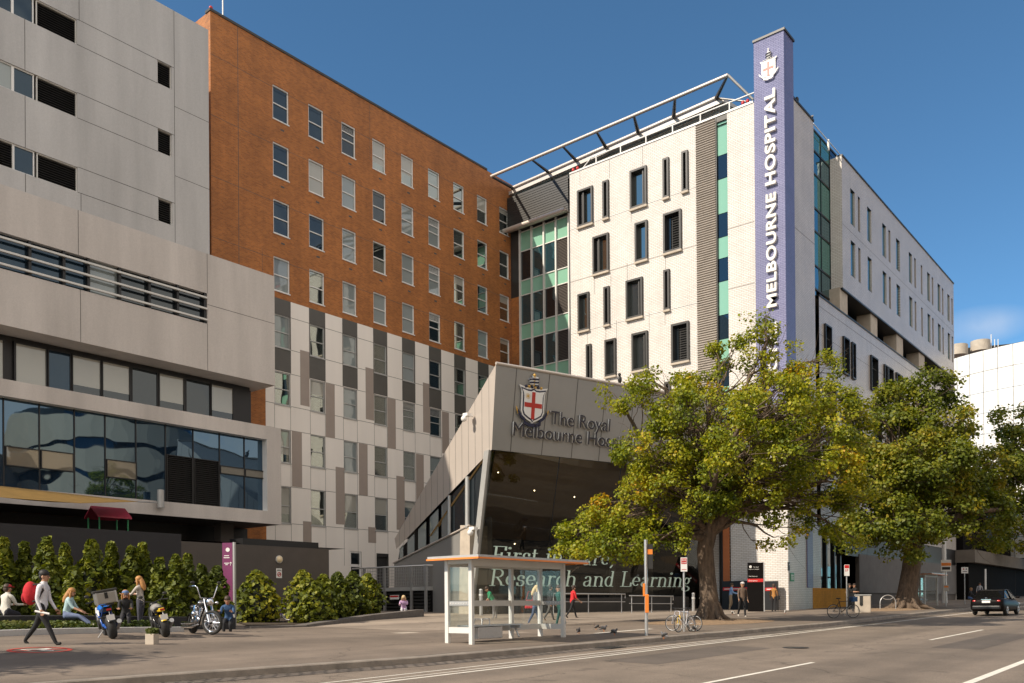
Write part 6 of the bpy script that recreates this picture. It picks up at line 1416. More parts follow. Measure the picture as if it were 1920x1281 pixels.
for px_,py_,lab,w_ in ((760,1187,'pale rectangular access cover in the asphalt footpath',.9),(1180,1184,'white painted strip on the footpath behind the pigeons',.5)):
    p=ong(px_,py_); b=MB(); L_=.45 if w_>.6 else 1.9
    b.poly([(p[0]+x,p[1]+y,zg(p[0]+x,p[1]+y)+.007) for x,y in ((-.3,-L_),(.3 if w_>.6 else -.12,-L_),(.3 if w_>.6 else -.12,L_),(-.3,L_))]); tag(b.build('access_cover' if w_>.6 else 'painted_strip',M['stone'] if w_>.6 else M['line']),lab,'access cover' if w_>.6 else 'pavement marking')
# pigeons
def pigeon(p,rz,lab,c):
    t=thing('pigeon',lab,'pigeon',tuple(p),rz,'pigeons on the footpath'); t.scale=(.85,)*3; m_=mat('pigeon_feathers',c,.7)
    b=MB(); rotm=Matrix.Rotation(R_(-28),3,'X'); b.sph((0,0,.15),(.065,.125,.07),10,8,0,rotm); b.sph((0,.11,.235),(.035,.042,.035),8,6); b.tube([(0,.075,.185),(0,.105,.23)],[.045,.03],8); b.tube([(0,-.1,.12),(0,-.2,.075)],[.045,.02],6); b.cyl((0,.145,.232),(0,.175,.225),.01,5,0,.003); b.build('body',m_,t)
    for s in (-1,1):
        b=MB(); b.sph((s*.055,-.03,.15),(.018,.11,.05),8,6,0,rotm); b.build('wing',M['darkmetal'],t)
        b=MB(); b.tube([(s*.025,.0,.1),(s*.025,.01,.0),(s*.025,.04,.0)],.007,4); b.build('leg',M['orange'],t)
for (px_,py_,rz,lab,c) in ((1085,1189,.3,'dark upright pigeon near the shelter end post',(.06,.055,.06)),(1118,1181,2.2,'brownish pigeon farthest back of the three by the shelter',(.12,.09,.07)),(1132,1184,-1.2,'dark pigeon walking right behind the white strip',(.07,.07,.08)),(1152,1191,-1.5,'grey pigeon right of the shelter group',(.1,.1,.11)),(1245,1198,1.4,'grey pigeon feeding at the kerb edge',(.14,.14,.15)),(1303,1184,-1.4,'pale grey pigeon under the yellow bicycle',(.25,.24,.23)),(1374,1153,1.0,'white pigeon just right of the big trunk',(.5,.47,.43)),(1472,1151,.2,'white pigeon before the white tile corner',(.5,.47,.44))):
    p=ong(px_,py_); pigeon((p[0],p[1],p[2]+(.0)),rz,lab,c)
p=fas(1162,725); t=thing('perched_bird','small dark bird perched on the pavilion roof edge','bird',tuple(A_TL+CU*np.dot(p-A_TL,CU)+Zv*.12)); b=MB(); b.sph((0,0,.22),(.12,.16,.24),8,6); b.sph((.02,-.05,.5),.1,8,6); b.build('body',M['darkmetal'],t); b=MB(); b.cyl((.02,-.14,.5),(.02,-.22,.48),.03,5,0,.005); b.build('beak',M['black'],t)
# ================================================================= people
def yawdir(dx,dy): return math.atan2(-dx,dy)
RT=np.array([MC[0][0],MC[0][1]]); FW_=np.array([MC[2][0],MC[2][1]])
def facing(right,away):   # heading given as (to the right of the view, away from the viewer)
    v=RT*right+FW_*away; return yawdir(v[0],v[1])
cloth_cache={}
def cloth(c,rough=.85):
    k=(tuple(c),rough)
    if k not in cloth_cache: cloth_cache[k]=mat('fabric',c,rough,vary=.15,scale=14,bump=.25,bscale=18,obj=True)
    return cloth_cache[k]
def person(label,base,yaw,H=1.7,lean=0,legs=((0,0),(0,0)),arms=((0,10,6),(0,10,6)),head=(0,0),shirt=(.3,.3,.3),pants=(.02,.02,.03),shoe=(.02,.02,.02),hair=(.03,.02,.015),sleeve='long',hairlen=0,cap=None,pelvis=None,girth=1.0,skinc=None,pattern=None,group=None):
    s=H/1.7; t=thing('person',label,'person',tuple(base),yaw,group)
    hd=lambda a:(math.sin(R_(a)),math.cos(R_(a)))      # angle from straight down, forward positive -> (fwd, down)
    L1,L2,LF=.42*s,.41*s,.07*s
    ext=max(L1*hd(a)[1]+L2*hd(a-k)[1] for a,k in legs)
    pz=(ext+LF) if pelvis is None else pelvis
    V=[];E=[];Rr=[];seg=[]
    def add(p,r,par_=None,tag_=None):
        V.append(Vector(p)); Rr.append(r*s); i=len(V)-1
        if par_ is not None: E.append((par_,i)); seg.append((par_,i,tag_))
        return i
    g=girth
    pel=add((0,0,pz),.135*g); sl_,cl_=math.sin(R_(lean)),math.cos(R_(lean))
    tor=lambda h,x=0,f=0:(x*s,(h*sl_+f*cl_)*s,pz+(h*cl_-f*sl_)*s)
    wa=add(tor(.17),.125*g,pel,'shirt'); ch=add(tor(.36),.15*g,wa,'shirt'); up=add(tor(.47),.105,ch,'shirt'); nk=add(tor(.54,0,.01),.055,up,'skin')
    hf,hy=head; hs=math.sin(R_(lean*.5+hf)); hc=math.cos(R_(lean*.5+hf)); n0=Vector(tor(.54,0,.01))
    hdp=lambda z,f=0,x=0:n0+Vector((x*s+math.sin(R_(hy))*f*s,(z*hs+f*hc*math.cos(R_(hy)))*s,(z*hc-f*hs)*s))
    h1=add(hdp(.07,.01),.07,nk,'skin'); h2=add(hdp(.15,.015),.092,h1,'skin'); h3=add(hdp(.215,.005),.07,h2,'skin')
    wr=[]
    for sd,(a,k) in zip((-1,1),legs):
        hp=add((sd*.09*s,0,pz-.03*s),.105*g,pel,'pants'); d=hd(a); kn=(sd*.1*s,d[0]*L1,pz-.03*s-d[1]*L1); kni=add(kn,.062*g,hp,'pants')
        d2=hd(a-k); an=(sd*.1*s,kn[1]+d2[0]*L2,kn[2]-d2[1]*L2); ani=add(an,.043,kni,'pants')
        fp=a-k; fa=max(-35,min(25,(fp if fp<0 else fp*.6))); ft=Vector(an)+Vector((sd*.015,math.cos(R_(fa)),math.sin(R_(fa))*1.0))*.13*s+Vector((0,0,-.045*s)); he=Vector(an)+Vector((0,-.035*s,-.045*s))
        f1=add(tuple(Vector(an)+Vector((0,.03*s,-.035*s))),.04,ani,'shoe'); add(tuple(ft),.032,f1,'shoe')
    hands=[]
    for sd,(a,k,ab) in zip((-1,1),arms):
        sh_=Vector(tor(.45,sd*.175)); shi=add(sh_,.062*g**.5,up,'shirt'); d=hd(a); cb=math.cos(R_(ab)); 
        u=Vector((sd*math.sin(R_(ab)),d[0]*cb,-d[1]*cb)); el=sh_+u*.28*s; eli=add(el,.045,shi,'upper'); d2=hd(a+k); ab2=ab*.5-max(0,k-40)*.25
        u2=Vector((sd*math.sin(R_(ab2)),d2[0]*math.cos(R_(ab2)),-d2[1]*math.cos(R_(ab2)))); w_=el+u2*.24*s; wi=add(w_,.03,eli,'fore'); pm=w_+u2*.075*s; add(pm,.036,wi,'hand'); hands.append((pm,u2,sd))
    me=bpy.data.meshes.new('tmp'); me.from_pydata(V,E,[]); o=bpy.data.objects.new('tmp',me); col.objects.link(o)
    o.modifiers.new('skin','SKIN'); sv=me.skin_vertices[0].data
    for i,r in enumerate(Rr): sv[i].radius=(r,r*.82 if i<4 else r)
    sv[0].use_root=True
    ss=o.modifiers.new('sub','SUBSURF'); ss.levels=2; ss.render_levels=2
    bpy.context.view_layer.update(); m2=bpy.data.meshes.new_from_object(o.evaluated_get(bpy.context.evaluated_depsgraph_get())); bpy.data.objects.remove(o)
    b=MB(); b.v=[tuple(v.co) for v in m2.vertices]; b.f=[tuple(p.vertices) for p in m2.polygons]
    order=['skin','shirt','pants','shoe','hand','upper','fore']; midx={'skin':0,'hand':0,'shirt':1,'pants':2,'shoe':3,'upper':1 if sleeve!='none' else 0,'fore':1 if sleeve=='long' else 0}
    A=np.array([V[i] for i,_,_ in seg]); B_=np.array([V[j] for _,j,_ in seg]); D=B_-A; LL=(D**2).sum(1)+1e-9; rad=np.array([(Rr[i]+Rr[j])/2 for i,j,_ in seg])
    vv=np.array(b.v)
    for f in b.f:
        c=vv[list(f)].mean(0); tt=np.clip(((c-A)*D).sum(1)/LL,0,1); q=np.linalg.norm(A+D*tt[:,None]-c,axis=1)-rad; tg=seg[int(q.argmin())][2]; b.m.append(midx[tg]); b.sm.append(True)
    # fingers, nose and ears join the same body mesh
    for pm,u,sd in hands:
        side=Vector((0,1,0)) if abs(u.y)<.8 else Vector((1,0,0)); side=(side-u*side.dot(u)).normalized(); inn=u.cross(side)*sd
        for k,(of,ln) in enumerate(((.03,.065),(.01,.075),(-.01,.07),(-.029,.055))):
            p0=pm+side*of*s+u*.02*s; p1=p0+u*ln*.55*s+inn*.008; p2=p1+(u*.7+inn*.7)*ln*.5*s; b.tube([p0,p1,p2],[.0095*s,.009*s,.007*s],5,0)
        b.tube([pm+side*.03*s-u*.02*s,pm+side*.058*s+u*.015*s,pm+side*.052*s+u*.045*s+inn*.01],[.011*s,.01*s,.008*s],5,0)
    b.tube([hdp(.145,.095),hdp(.115,.118)],[.010*s,.016*s],6,0)
    for sd in (-1,1): b.sph(hdp(.125,.0,sd*.088),(.014*s,.03*s,.036*s),6,5,0)
    sk=cloth(skinc or (.42,.23,.145),.6)
    b.build('body',[sk,cloth(shirt) if pattern!='shirt' else pattern,cloth(pants) if not hasattr(pants,'name') else pants,cloth(shoe)],t)
    for sd in (-1,1):
        b=MB(); b.sph(hdp(.155,.085,sd*.033),.013*s,6,5); b.build('eye',M['black'],t)
    b=MB(); b.tube([hdp(.075,.083,-.022),hdp(.073,.09),hdp(.075,.083,.022)],.006*s,4); b.build('mouth',M['red'],t)
    if hair is not None:
        b=MB(); q=hdp(.2,-.018); rot=Matrix.Rotation(R_(-(lean*.5+hf)),3,'X'); b.sph(q,(.103*s,.112*s,.098*s),14,8,0,rot,-.25,1); b.sph(hdp(.13,-.055),(.09*s,.06*s,.085*s),12,8)
        if hairlen: 
            pts=[hdp(.19,-.07),hdp(.08,-.10),Vector(tor(.46,0,-.13)),Vector(tor(.46-hairlen,0,-.16))]; b.tube(pts,[.07*s,.085*s,.085*s,.04*s],9)
            for sd in (-1,1): b.tube([hdp(.18,.0,sd*.085),hdp(.08,.0,sd*.1),Vector(tor(.44,sd*.09,.03))],[.03*s,.035*s,.02*s],6)
        b.build('hair',cloth(hair,.6),t)
    if cap is not None:
        b=MB(); b.sph(hdp(.2,0),(.108*s,.118*s,.09*s),14,6,0,None,0,1); b.sph(hdp(.205,.12),(.075*s,.08*s,.012*s),10,4); b.build('cap',cloth(cap),t)
    return t,dict(tor=tor,hands=hands,s=s,pz=pz)
def gp(px,py): return ong(px,py)
walk=((24,6),(-22,18)); walk2=((-18,22),(22,4)); arm_sw=((-22,14,8),(24,18,8)); arm_sw2=((24,18,8),(-22,14,8))
# the walker with the red backpack
b0=gp(78,1208); hW=1.9
wp,wi_=person('person walking right in a white shirt and black trousers with a red backpack',b0,facing(1,.05),hW*1.0,5,((-24,12),(26,2)),((8,22,8),(-6,28,10)),(4,0),(.62,.62,.66),(.012,.012,.014),(.015,.015,.015),(.012,.01,.01))
t=thing('backpack','full red backpack worn by the walker in white','backpack',(b0[0],b0[1],b0[2]+wi_['pz']),facing(1,.05)); t.scale=(1.1,)*3
b=MB(); b.sph((0,-.24,.31),(.17,.155,.27),14,10); b.build('bag_body',cloth((.45,.012,.02)),t); b=MB(); b.sph((0,-.36,.22),(.12,.06,.13),10,8); b.build('front_pocket',cloth((.36,.01,.02)),t)
for sd in (-1,1): b=MB(); b.tube([(sd*.1,-.13,.5),(sd*.11,.03,.52),(sd*.12,.1,.38),(sd*.13,-.02,.16),(sd*.1,-.14,.12)],.022,6); b.build('strap',cloth((.03,.02,.02)),t)
hp_,hu,_=wi_['hands'][1]; hh_=Matrix.Rotation(facing(1,.05),3,'Z')@hp_+Vector(b0)
t=thing('paper_roll','white rolled papers in the hand of the walker in white','papers',tuple(hh_),facing(1,.05)); b=MB(); b.tube([(0,-.16,.03),(0,.18,-.04)],.028,10); b.build('roll',M['white'],t)
SIT=((78,85),(82,88)); 
def seat(px,py_feet,lab,yaw,sh=.44,**k):
    p=gp(px,py_feet); return person(lab,p,yaw,pelvis=sh+.1,**k)
def atground(px,py,d):
    p=atd(px,py,d); return np.array([p[0],p[1],zg(p[0],p[1])])
# seated group on the dark ledge
p=atground(10,1150,26.2); person('person in a white hooded top and red cap seated at the left edge',p,facing(.25,1),1.72,8,((80,85),(84,90)),((30,60,5),(30,60,5)),(0,20),(.6,.58,.52),(.02,.02,.03),hair=(.05,.03,.02),cap=(.45,.02,.03),pelvis=.5,girth=1.1)
p=atground(124,1150,26.0); person('person in a pale blue tee with long fair hair seated with legs stretched',p,facing(1,.15),1.66,14,((82,30),(86,36)),((28,30,6),(32,34,6)),(4,10),(.36,.5,.52),(.16,.2,.33),(.6,.55,.5),(.4,.19,.06),'short',.12,pelvis=.5,girth=1.05)
p=atground(236,1152,27.4); person('person in a blue cap with fair hair and a black top seated behind the motorcycles',p,facing(.4,-1),1.66,16,((80,80),(84,84)),((30,60,4),(34,56,4)),(14,-10),(.02,.02,.022),(.02,.02,.025),hair=(.42,.2,.07),cap=(.1,.17,.33),hairlen=.12,pelvis=.5)
p=atground(264,1150,28.2); person('person with long fair hair in a grey striped top standing behind the yellow motorcycle',p,facing(-1,.1),1.72,4,((0,0),(6,4)),((38,55,6),(42,52,6)),(6,0),(.42,.38,.34),(.05,.05,.07),hair=(.42,.2,.06),sleeve='short',hairlen=.1,girth=.95)
p=gp(434,1185); person('person in a blue jacket seated with clasped hands right of the cruiser motorcycle',p+np.array([-.45,.2,0]),facing(.15,-1),1.74,26,((72,88),(80,84)),((40,62,6),(42,64,6)),(4,0),(.03,.075,.17),(.015,.016,.02),(.38,.2,.1),(.05,.03,.02),pelvis=.42)
pan=mat('patterned_trousers',(.55,.55,.58),.8,vary=.9,scale=9,obj=True)
p=gp(757,1157); person('person in a lilac cardigan and patterned trousers seated on the bluestone ledge',p+np.array([-.25,.25,0]),facing(.1,-1),1.66,34,((74,82),(80,86)),((52,96,2),(40,62,6)),(22,0),(.5,.34,.55),pan,(.5,.45,.42),(.55,.4,.22),hairlen=.06,pelvis=.44,girth=1.05)
# people on the footpath
p=gp(1003,1170); pw,_=person('person with pale blond hair, grey jacket and blue jeans walking right behind the shelter',p,facing(1,.1),1.66,6,((18,6),(-14,14)),((12,24,6),(6,26,8)),(10,0),(.13,.12,.13),(.06,.09,.16),(.5,.4,.35),(.55,.42,.22),hairlen=.1)
t=thing('handbag','bright red shoulder bag carried by the person in the grey jacket','bag',tuple(p+np.array([-.20,-.10,.66])),facing(1,.1)); b=MB(); b.hexa([(-.09,-.21,0),(.09,-.21,0),(.09,.21,0),(-.09,.21,0),(-.06,-.17,.36),(.06,-.17,.36),(.06,.17,.36),(-.06,.17,.36)]); b.build('bag_body',cloth((.5,.015,.02)),t,.03); b=MB(); b.tube([(0,-.15,.34),(0,-.05,.72),(0,.06,.72),(0,.15,.34)],.014,6); b.build('strap',cloth((.35,.01,.015)),t)
p=gp(1031,1163); person('person in black clothes half hidden behind the shelter post',p,facing(.7,.5),1.7,4,walk,arm_sw2,(8,0),(.015,.015,.017),(.09,.085,.08),(.3,.2,.14),(.03,.02,.015))
p=gp(1050,1173); person('person in a dark green uniform with a white collar striding towards the shelter',p,facing(-.75,-.55),1.68,5,((22,6),(-20,16)),((28,22,12),(-26,12,14)),(4,20),(.012,.075,.065),(.015,.07,.062),(.012,.012,.012),(.05,.025,.015))
p=atground(1073,1145,43.5); person('person in a bright red top and black trousers walking before the glass',p,facing(.8,.4),1.66,8,walk,((16,48,8),(10,40,8)),(4,0),(.55,.02,.025),(.012,.012,.014),(.02,.02,.02),(.04,.02,.015),'short')
p=atground(926,1150,43.0); person('person in a green tee bending forward beyond the shelter glass',p,facing(-.8,-.3),1.66,32,((6,4),(-8,10)),((24,20,8),(-10,14,8)),(14,0),(.02,.25,.11),(.25,.24,.24),(.1,.1,.1),(.05,.03,.02),'short')
p=gp(1392,1156); person('person in a brown jumper and pale cap walking towards the viewer by the trunk',p,facing(.1,-1),1.78,3,((10,4),(-14,20)),((-6,16,12),(14,18,12)),(4,0),(.14,.095,.07),(.012,.012,.014),(.5,.46,.42),None,cap=(.5,.48,.48),girth=1.15)
p=gp(1370,1144); person('person in a pale blue shirt and tan trousers just right of the big trunk',p,facing(1,-.2),1.72,6,((10,30),(-4,6)),((30,50,8),(26,48,8)),(4,0),(.22,.36,.62),(.32,.25,.17),(.3,.25,.2),(.06,.04,.02))
p=gp(1451,1147); person('person in a mustard top with a black bag standing against the white tile corner',p,facing(.4,.8),1.66,3,((4,2),(-6,6)),((6,24,8),(4,20,10)),(4,0),(.35,.16,.04),(.015,.014,.016),(.45,.4,.38),(.06,.03,.02),girth=.95)
t=thing('shoulder_bag','black shoulder bag at the hip of the person in mustard','bag',tuple(p+np.array([.28,.02,.72])),facing(.4,.8)); b=MB(); b.box((0,0,.12),(.12,.34,.24)); b.build('bag_body',cloth((.012,.012,.012)),t,.03); b=MB(); b.tube([(0,-.14,.23),(-.1,0,.62),(0,.14,.23)],.012,5); b.build('strap',cloth((.012,.012,.012)),t)
for px_,d,sdx,lab in ((1591,57,.8,'person in black standing in the dark doorway left of the bin, arm out'),(1604,58,-.8,'person in black facing left in the dark doorway above the bin')):
    p=atground(px_,1140,d); person(lab,p,facing(sdx,-.3),1.68,6,((4,4),(-4,6)),((50,40,6),(46,44,6)),(4,0),(.012,.012,.013),(.012,.012,.013),hair=(.03,.02,.015),sleeve='short')
p=atground(1817,1131,72); person('person in a dark top and blue jeans sitting low beside the far parking sign',p,facing(.6,-.6),1.7,14,((70,80),(76,84)),((30,50,6),(30,50,6)),(6,0),(.02,.02,.025),(.08,.15,.36),hair=(.3,.16,.06),pelvis=.52)
p=atground(1837,1128,84); person('person in a white shirt in the shade behind the dark sedan',p,facing(-.3,-.8),1.75,3,((8,4),(-6,8)),((6,30,14),(6,30,14)),(4,0),(.32,.33,.36),(.02,.02,.02),hair=(.02,.015,.01))
# ================================================================= bicycles
def bicycle(label,loc,rotz,frame_c,fork_c,group=None,basket=False,tilt=0):
    """front wheel towards +x, wheels 0.68 m"""
    t=thing('bicycle',label,'bicycle',tuple(loc),rotz,group); R=.335; W=1.02
    fm=mat('bicycle_frame_paint',frame_c,.35,.2,vary=0); fk=mat('bicycle_fork_paint',fork_c,.35,.1,vary=0)
    for x in (0,W):
        b=MB(); b.torus((x,0,R),R-.012,.016,(0,1,0),32,8); wl=b.build('wheel',M['rubber'],t)
        b=MB(); b.torus((x,0,R),R-.036,.010,(0,1,0),32,6); b.build('rim',M['steel'],wl)
        b=MB()
        for k in range(18): a=2*math.pi*k/18; b.tube([(x,.02*(1 if k%2 else -1),R),(x+(R-.04)*math.cos(a),0,R+(R-.04)*math.sin(a))],.0022,3,0,False)
        b.cyl((x,-.05,R),(x,.05,R),.022,8); b.build('spokes',M['steel'],wl)
    bb_=(.42,0,.28); st_=(.28,0,.86); hd0=(W-.13,0,.84); hd1=(W-.10,0,.70)
    b=MB()
    for a,c,r in ((bb_,st_,.017),(bb_,hd1,.02),((.3,0,.8),hd0,.017),((0,.05,R),bb_,.01),((0,-.05,R),bb_,.01),((0,.05,R),(.3,.0,.8),.009),((0,-.05,R),(.3,0,.8),.009),(hd1,hd0,.021)): b.tube([a,c],r,8)
    b.build('frame',fm,t)
    b=MB(); b.tube([hd0,hd1,(W-.06,.05,.62),(W,.055,R)],.014,6); b.tube([hd1,(W-.06,-.05,.62),(W,-.055,R)],.014,6); b.build('fork',fk,t)
    b=MB(); b.tube([st_,(.265,0,.95)],.014,6); b.sph((.27,0,.965),(.13,.06,.028),12,6); b.sph((.2,0,.965),(.06,.085,.03),10,6); b.build('saddle',M['black'],t)
    b=MB(); b.tube([hd0,(W-.15,0,.95),(W-.1,0,.97)],.013,6); b.tube([(W-.16,-.29,.985),(W-.1,-.1,.97),(W-.1,.1,.97),(W-.16,.29,.985)],.012,6); b.build('handlebar',M['darkmetal'],t)
    for s in (-1,1): b=MB(); b.tube([(W-.16,s*.2,.985),(W-.18,s*.3,.985)],.018,8); b.build('grip',M['black'],t)
    b=MB(); b.torus((bb_[0],-.045,bb_[2]),.09,.006,(0,1,0),20,5); b.tube([(bb_[0],-.06,bb_[2]),(bb_[0]+.1,-.07,bb_[2]-.14)],.01,6); b.tube([(bb_[0],.06,bb_[2]),(bb_[0]-.1,.07,bb_[2]+.14)],.01,6); b.box((bb_[0]+.1,-.11,bb_[2]-.145),(.09,.07,.02)); b.box((bb_[0]-.1,.11,bb_[2]+.145),(.09,.07,.02)); b.build('crankset',M['steel'],t)
    b=MB(); b.tube([(0,-.045,R+.045),(bb_[0],-.045,bb_[2]+.09)],.004,4); b.tube([(0,-.045,R-.045),(bb_[0],-.045,bb_[2]-.09)],.004,4); b.build('chain',M['darkmetal'],t)
    if basket: b=MB(); b.box((W+.02,0,.92),(.26,.36,.24)); b.build('bag',cloth((.03,.09,.22)),t,.02)
    return t
fr=ong(1263,1186); rr_=ong(1302,1186); yawR=lambda right,away:math.atan2((RT*right+FW_*away)[1],(RT*right+FW_*away)[0])
b1=ong(1272,1186); hv=RT*-.66+FW_*-.75; t=bicycle('yellow forked silver bicycle leaning on the bus zone sign pole',b1-np.array([hv[0],hv[1],0])*.88,yawR(-.66,-.75),(.5,.5,.52),(.75,.48,.02)); t.scale=(.86,)*3
b2=ong(1303,1184); hv=RT*-.8+FW_*.6; t=bicycle('silver bicycle with a black saddle leaning behind the yellow forked one',b2,yawR(-.8,.6),(.42,.40,.42),(.3,.3,.32)); t.scale=(.86,)*3
b3=ong(1563,1159); bicycle('black bicycle with a blue bag leaning beside the litter bin',b3,yawR(1,.12),(.012,.012,.014),(.012,.012,.014),basket=True)
p=atd(540,1146,41); b4=np.array([p[0],p[1],zg(p[0],p[1])]); bicycle('purple bicycle parked between the conifers before the brown wall',b4,yawR(-1,.25),(.10,.04,.28),(.10,.04,.28))
p=atd(512,1146,42.5); bicycle('dark bicycle behind the purple one before the brown wall',np.array([p[0],p[1],zg(p[0],p[1])]),yawR(1,.3),(.05,.05,.06),(.4,.4,.4))
# ================================================================= motorcycles (front wheel towards +x)
def wheel(parent,x,R,wd_,rimc,spokes,z=None,thick=False,steer=None):
    z=R if z is None else z; ax=steer or (0,1,0); tr=wd_/2
    b=MB(); b.torus((x[0],x[1],z),R-tr,tr,ax,36,12,0,1.05); wl=b.build('wheel',M['rubber'],parent)
    ri=R-2*tr
    b=MB(); b.torus((x[0],x[1],z),ri+.005,.022,ax,32,8,0,wd_/.06); b.build('rim',rimc,wl)
    A=Vector(ax).normalized(); u=A.cross(Vector((0,0,1))).normalized(); v=A.cross(u); c=Vector((x[0],x[1],z)); b=MB()
    for k in range(spokes):
        a=2*math.pi*k/spokes; d=u*math.cos(a)+v*math.sin(a); s=A*(.04*(1 if k%2 else -1)); b.tube([c+s+d*.03,c+s*.5+d*ri],.022 if thick else .011,5)
    b.cyl(c-A*.07,c+A*.07,.05,12); b.build('spokes',rimc,wl)
    b=MB(); q=c+A*(wd_*.42+.03); b.torus(q,ri*.5,ri*.09,ax,24,4,0,.12); b.build('brake_disc',M['steel'],wl)
    return wl
def mirrors(t,pts):
    for a,c in pts: b=MB(); b.tube([a,c],.009,5); b.sph(c,(.02,.07,.045),8,6); b.build('mirror',M['darkmetal'],t)
def naked_bike(label,loc,rotz,tank,panel,accent,rimc,topbox=False,tail=None,mud=None):
    t=thing('motorcycle',label,'motorcycle',tuple(loc),rotz); R=.315; WB=1.44
    wheel(t,(0,0),R,.22,rimc,10,thick=True); wheel(t,(WB,0),R,.125,rimc,10,thick=True)
    hd=Vector((WB-.42,0,.93))
    for s in (-1,1): b=MB(); b.tube([(WB,s*.1,R),(WB-.2,s*.1,.62),(WB-.4,s*.1,.98)],[.03,.032,.026],10); b.build('fork_leg',M['gold'] if tail is None else M['darkmetal'],t)
    b=MB(); b.hexa([(.42,-.17,.26),(.98,-.16,.3),(.98,.16,.3),(.42,.17,.26),(.5,-.2,.62),(.95,-.18,.66),(.95,.18,.66),(.5,.2,.62)]); b.cyl((.72,-.23,.42),(.72,.23,.42),.13,16); b.cyl((.9,-.15,.5),(1.02,-.12,.72),.09,10); b.cyl((.9,.15,.5),(1.02,.12,.72),.09,10); b.build('engine',M['darkmetal'],t,.015)
    b=MB()
    for s in (-1,1): b.tube([tuple(hd),(.95,s*.17,.72),(.52,s*.17,.6),(.42,s*.14,.36)],.025,8); b.tube([(0,s*.12,R),(.42,s*.12,.4)],[.028,.04],8); b.tube([(.5,s*.13,.64),(.0,s*.1,.86)],.018,6)
    b.build('frame',accent,t)
    b=MB(); b.sph((.82,0,.84),(.3,.17,.15),18,10); b.hexa([(.5,-.1,.74),(.9,-.15,.74),(.9,.15,.74),(.5,.1,.74),(.5,-.08,.9),(.8,-.1,.95),(.8,.1,.95),(.5,.08,.9)]); b.build('tank',tank,t,.02)
    for s in (-1,1):
        b=MB(); b.hexa([(.62,s*.15,.66),(1.1,s*.19,.62),(1.1,s*.21,.62),(.62,s*.18,.66),(.72,s*.12,.88),(1.12,s*.14,.9),(1.12,s*.17,.9),(.72,s*.15,.88)]); b.build('side_panel',panel,t,.01)
    b=MB(); b.hexa([(-.12,-.1,.82),(.55,-.13,.74),(.55,.13,.74),(-.12,.1,.82),(-.12,-.09,.9),(.55,-.12,.84),(.55,.12,.84),(-.12,.09,.9)]); b.build('seat',M['black'],t,.03)
    b=MB(); b.hexa([(-.32,-.07,.76),(.1,-.1,.76),(.1,.1,.76),(-.32,.07,.76),(-.32,-.06,.86),(.1,-.09,.86),(.1,.09,.86),(-.32,.06,.86)]); tl=b.build('tail',tail or M['black'],t,.02); b=MB(); b.box((-.33,0,.82),(.02,.12,.05)); b.build('tail_light',M['red'],tl)
    b=MB(); b.tube([(-.28,0,.76),(-.36,0,.6)],.012,5); b.box((-.38,0,.6),(.012,.2,.15)); b.build('number_plate',M['white'],t)
    b=MB(); b.tube([(WB-.5,-.38,1.06),(WB-.42,-.2,1.08),(WB-.4,0,1.02),(WB-.42,.2,1.08),(WB-.5,.38,1.06)],.014,8); b.build('handlebar',M['darkmetal'],t)
    for s in (-1,1): b=MB(); b.tube([(WB-.46,s*.28,1.07),(WB-.51,s*.4,1.06)],.02,8); b.build('grip',M['black'],t)
    b=MB(); b.sph((WB-.26,0,.92),(.1,.13,.12),14,10); hl=b.build('headlight',M['black'],t); b=MB(); b.sph((WB-.2,0,.92),(.06,.1,.09),12,8); b.build('lens',M['chrome'],hl)
    mirrors(t,[((WB-.44,.22,1.08),(WB-.5,.34,1.24)),((WB-.44,-.22,1.08),(WB-.5,-.34,1.24))])
    b=MB(); b.tube([(.95,-.1,.36),(.6,-.16,.2),(.3,-.19,.26)],.03,8); b.tube([(.32,-.19,.26),(-.12,-.22,.46)],[.055,.065],12); b.build('exhaust',M['steel'],t)
    for x,r,m_ in ((0,R+.035,mud or accent),(WB,R+.03,mud or accent)):
        b=MB(); a0,a1=(60,150) if x==0 else (20,130); V=[];F=[]; n=10
        for i in range(n+1):
            a=R_(a0+(a1-a0)*i/n)
            for y in (-.075,-.05,.05,.075): V.append((x+math.cos(a)*(r-(.03 if abs(y)>.06 else 0)),y,R+math.sin(a)*(r-(.03 if abs(y)>.06 else 0))))
        for i in range(n):
            for j in range(3): F.append((i*4+j,i*4+j+1,(i+1)*4+j+1,(i+1)*4+j))
        b.add(V,F,0,True); b.build('mudguard',m_,t)
    b=MB(); b.tube([(.6,.15,.25),(.5,.38,.02)],.012,6); b.build('side_stand',M['steel'],t)
    if topbox:
        b=MB(); b.tube([(-.3,-.1,.9),(.1,-.1,.92)],.014,5); b.tube([(-.3,.1,.9),(.1,.1,.92)],.014,5); b.box((-.2,0,.95),(.36,.3,.03)); b.build('luggage_rack',M['darkmetal'],t)
        b=MB(); b.box((-.22,0,1.14),(.4,.56,.32)); bx=b.build('top_box',mat('aluminium_case',(.33,.32,.30),.35,.6,vary=.1),t,.03)
        b=MB(); b.box((-.22,0,1.33),(.43,.6,.07)); b.build('lid',M['darkmetal'],bx,.02)
        b=MB(); b.box((-.43,0,1.2),(.03,.08,.16)); b.build('latch',M['black'],bx)
        for s in (-1,1): b=MB(); b.box((-.22,s*.24,1.15),(.42,.04,.34)); b.build('corner_trim',M['lightmetal'],bx)
    return t
def heading(a,c): return math.atan2(c[1]-a[1],c[0]-a[0])
blk=mat('black_gloss',(.01,.01,.012),.2,vary=0)
rA=ong(213,1198); hA=yawR(-.52,.85); mA=naked_bike('blue, red and white motorcycle with a silver top box, rear wheel to the viewer',rA,hA,mat('blue_gloss',(.01,.14,.55),.2,vary=0,coat=.5),M['white'],mat('blue_frame',(.01,.08,.36),.3,vary=0),blk,True,mud=blk)
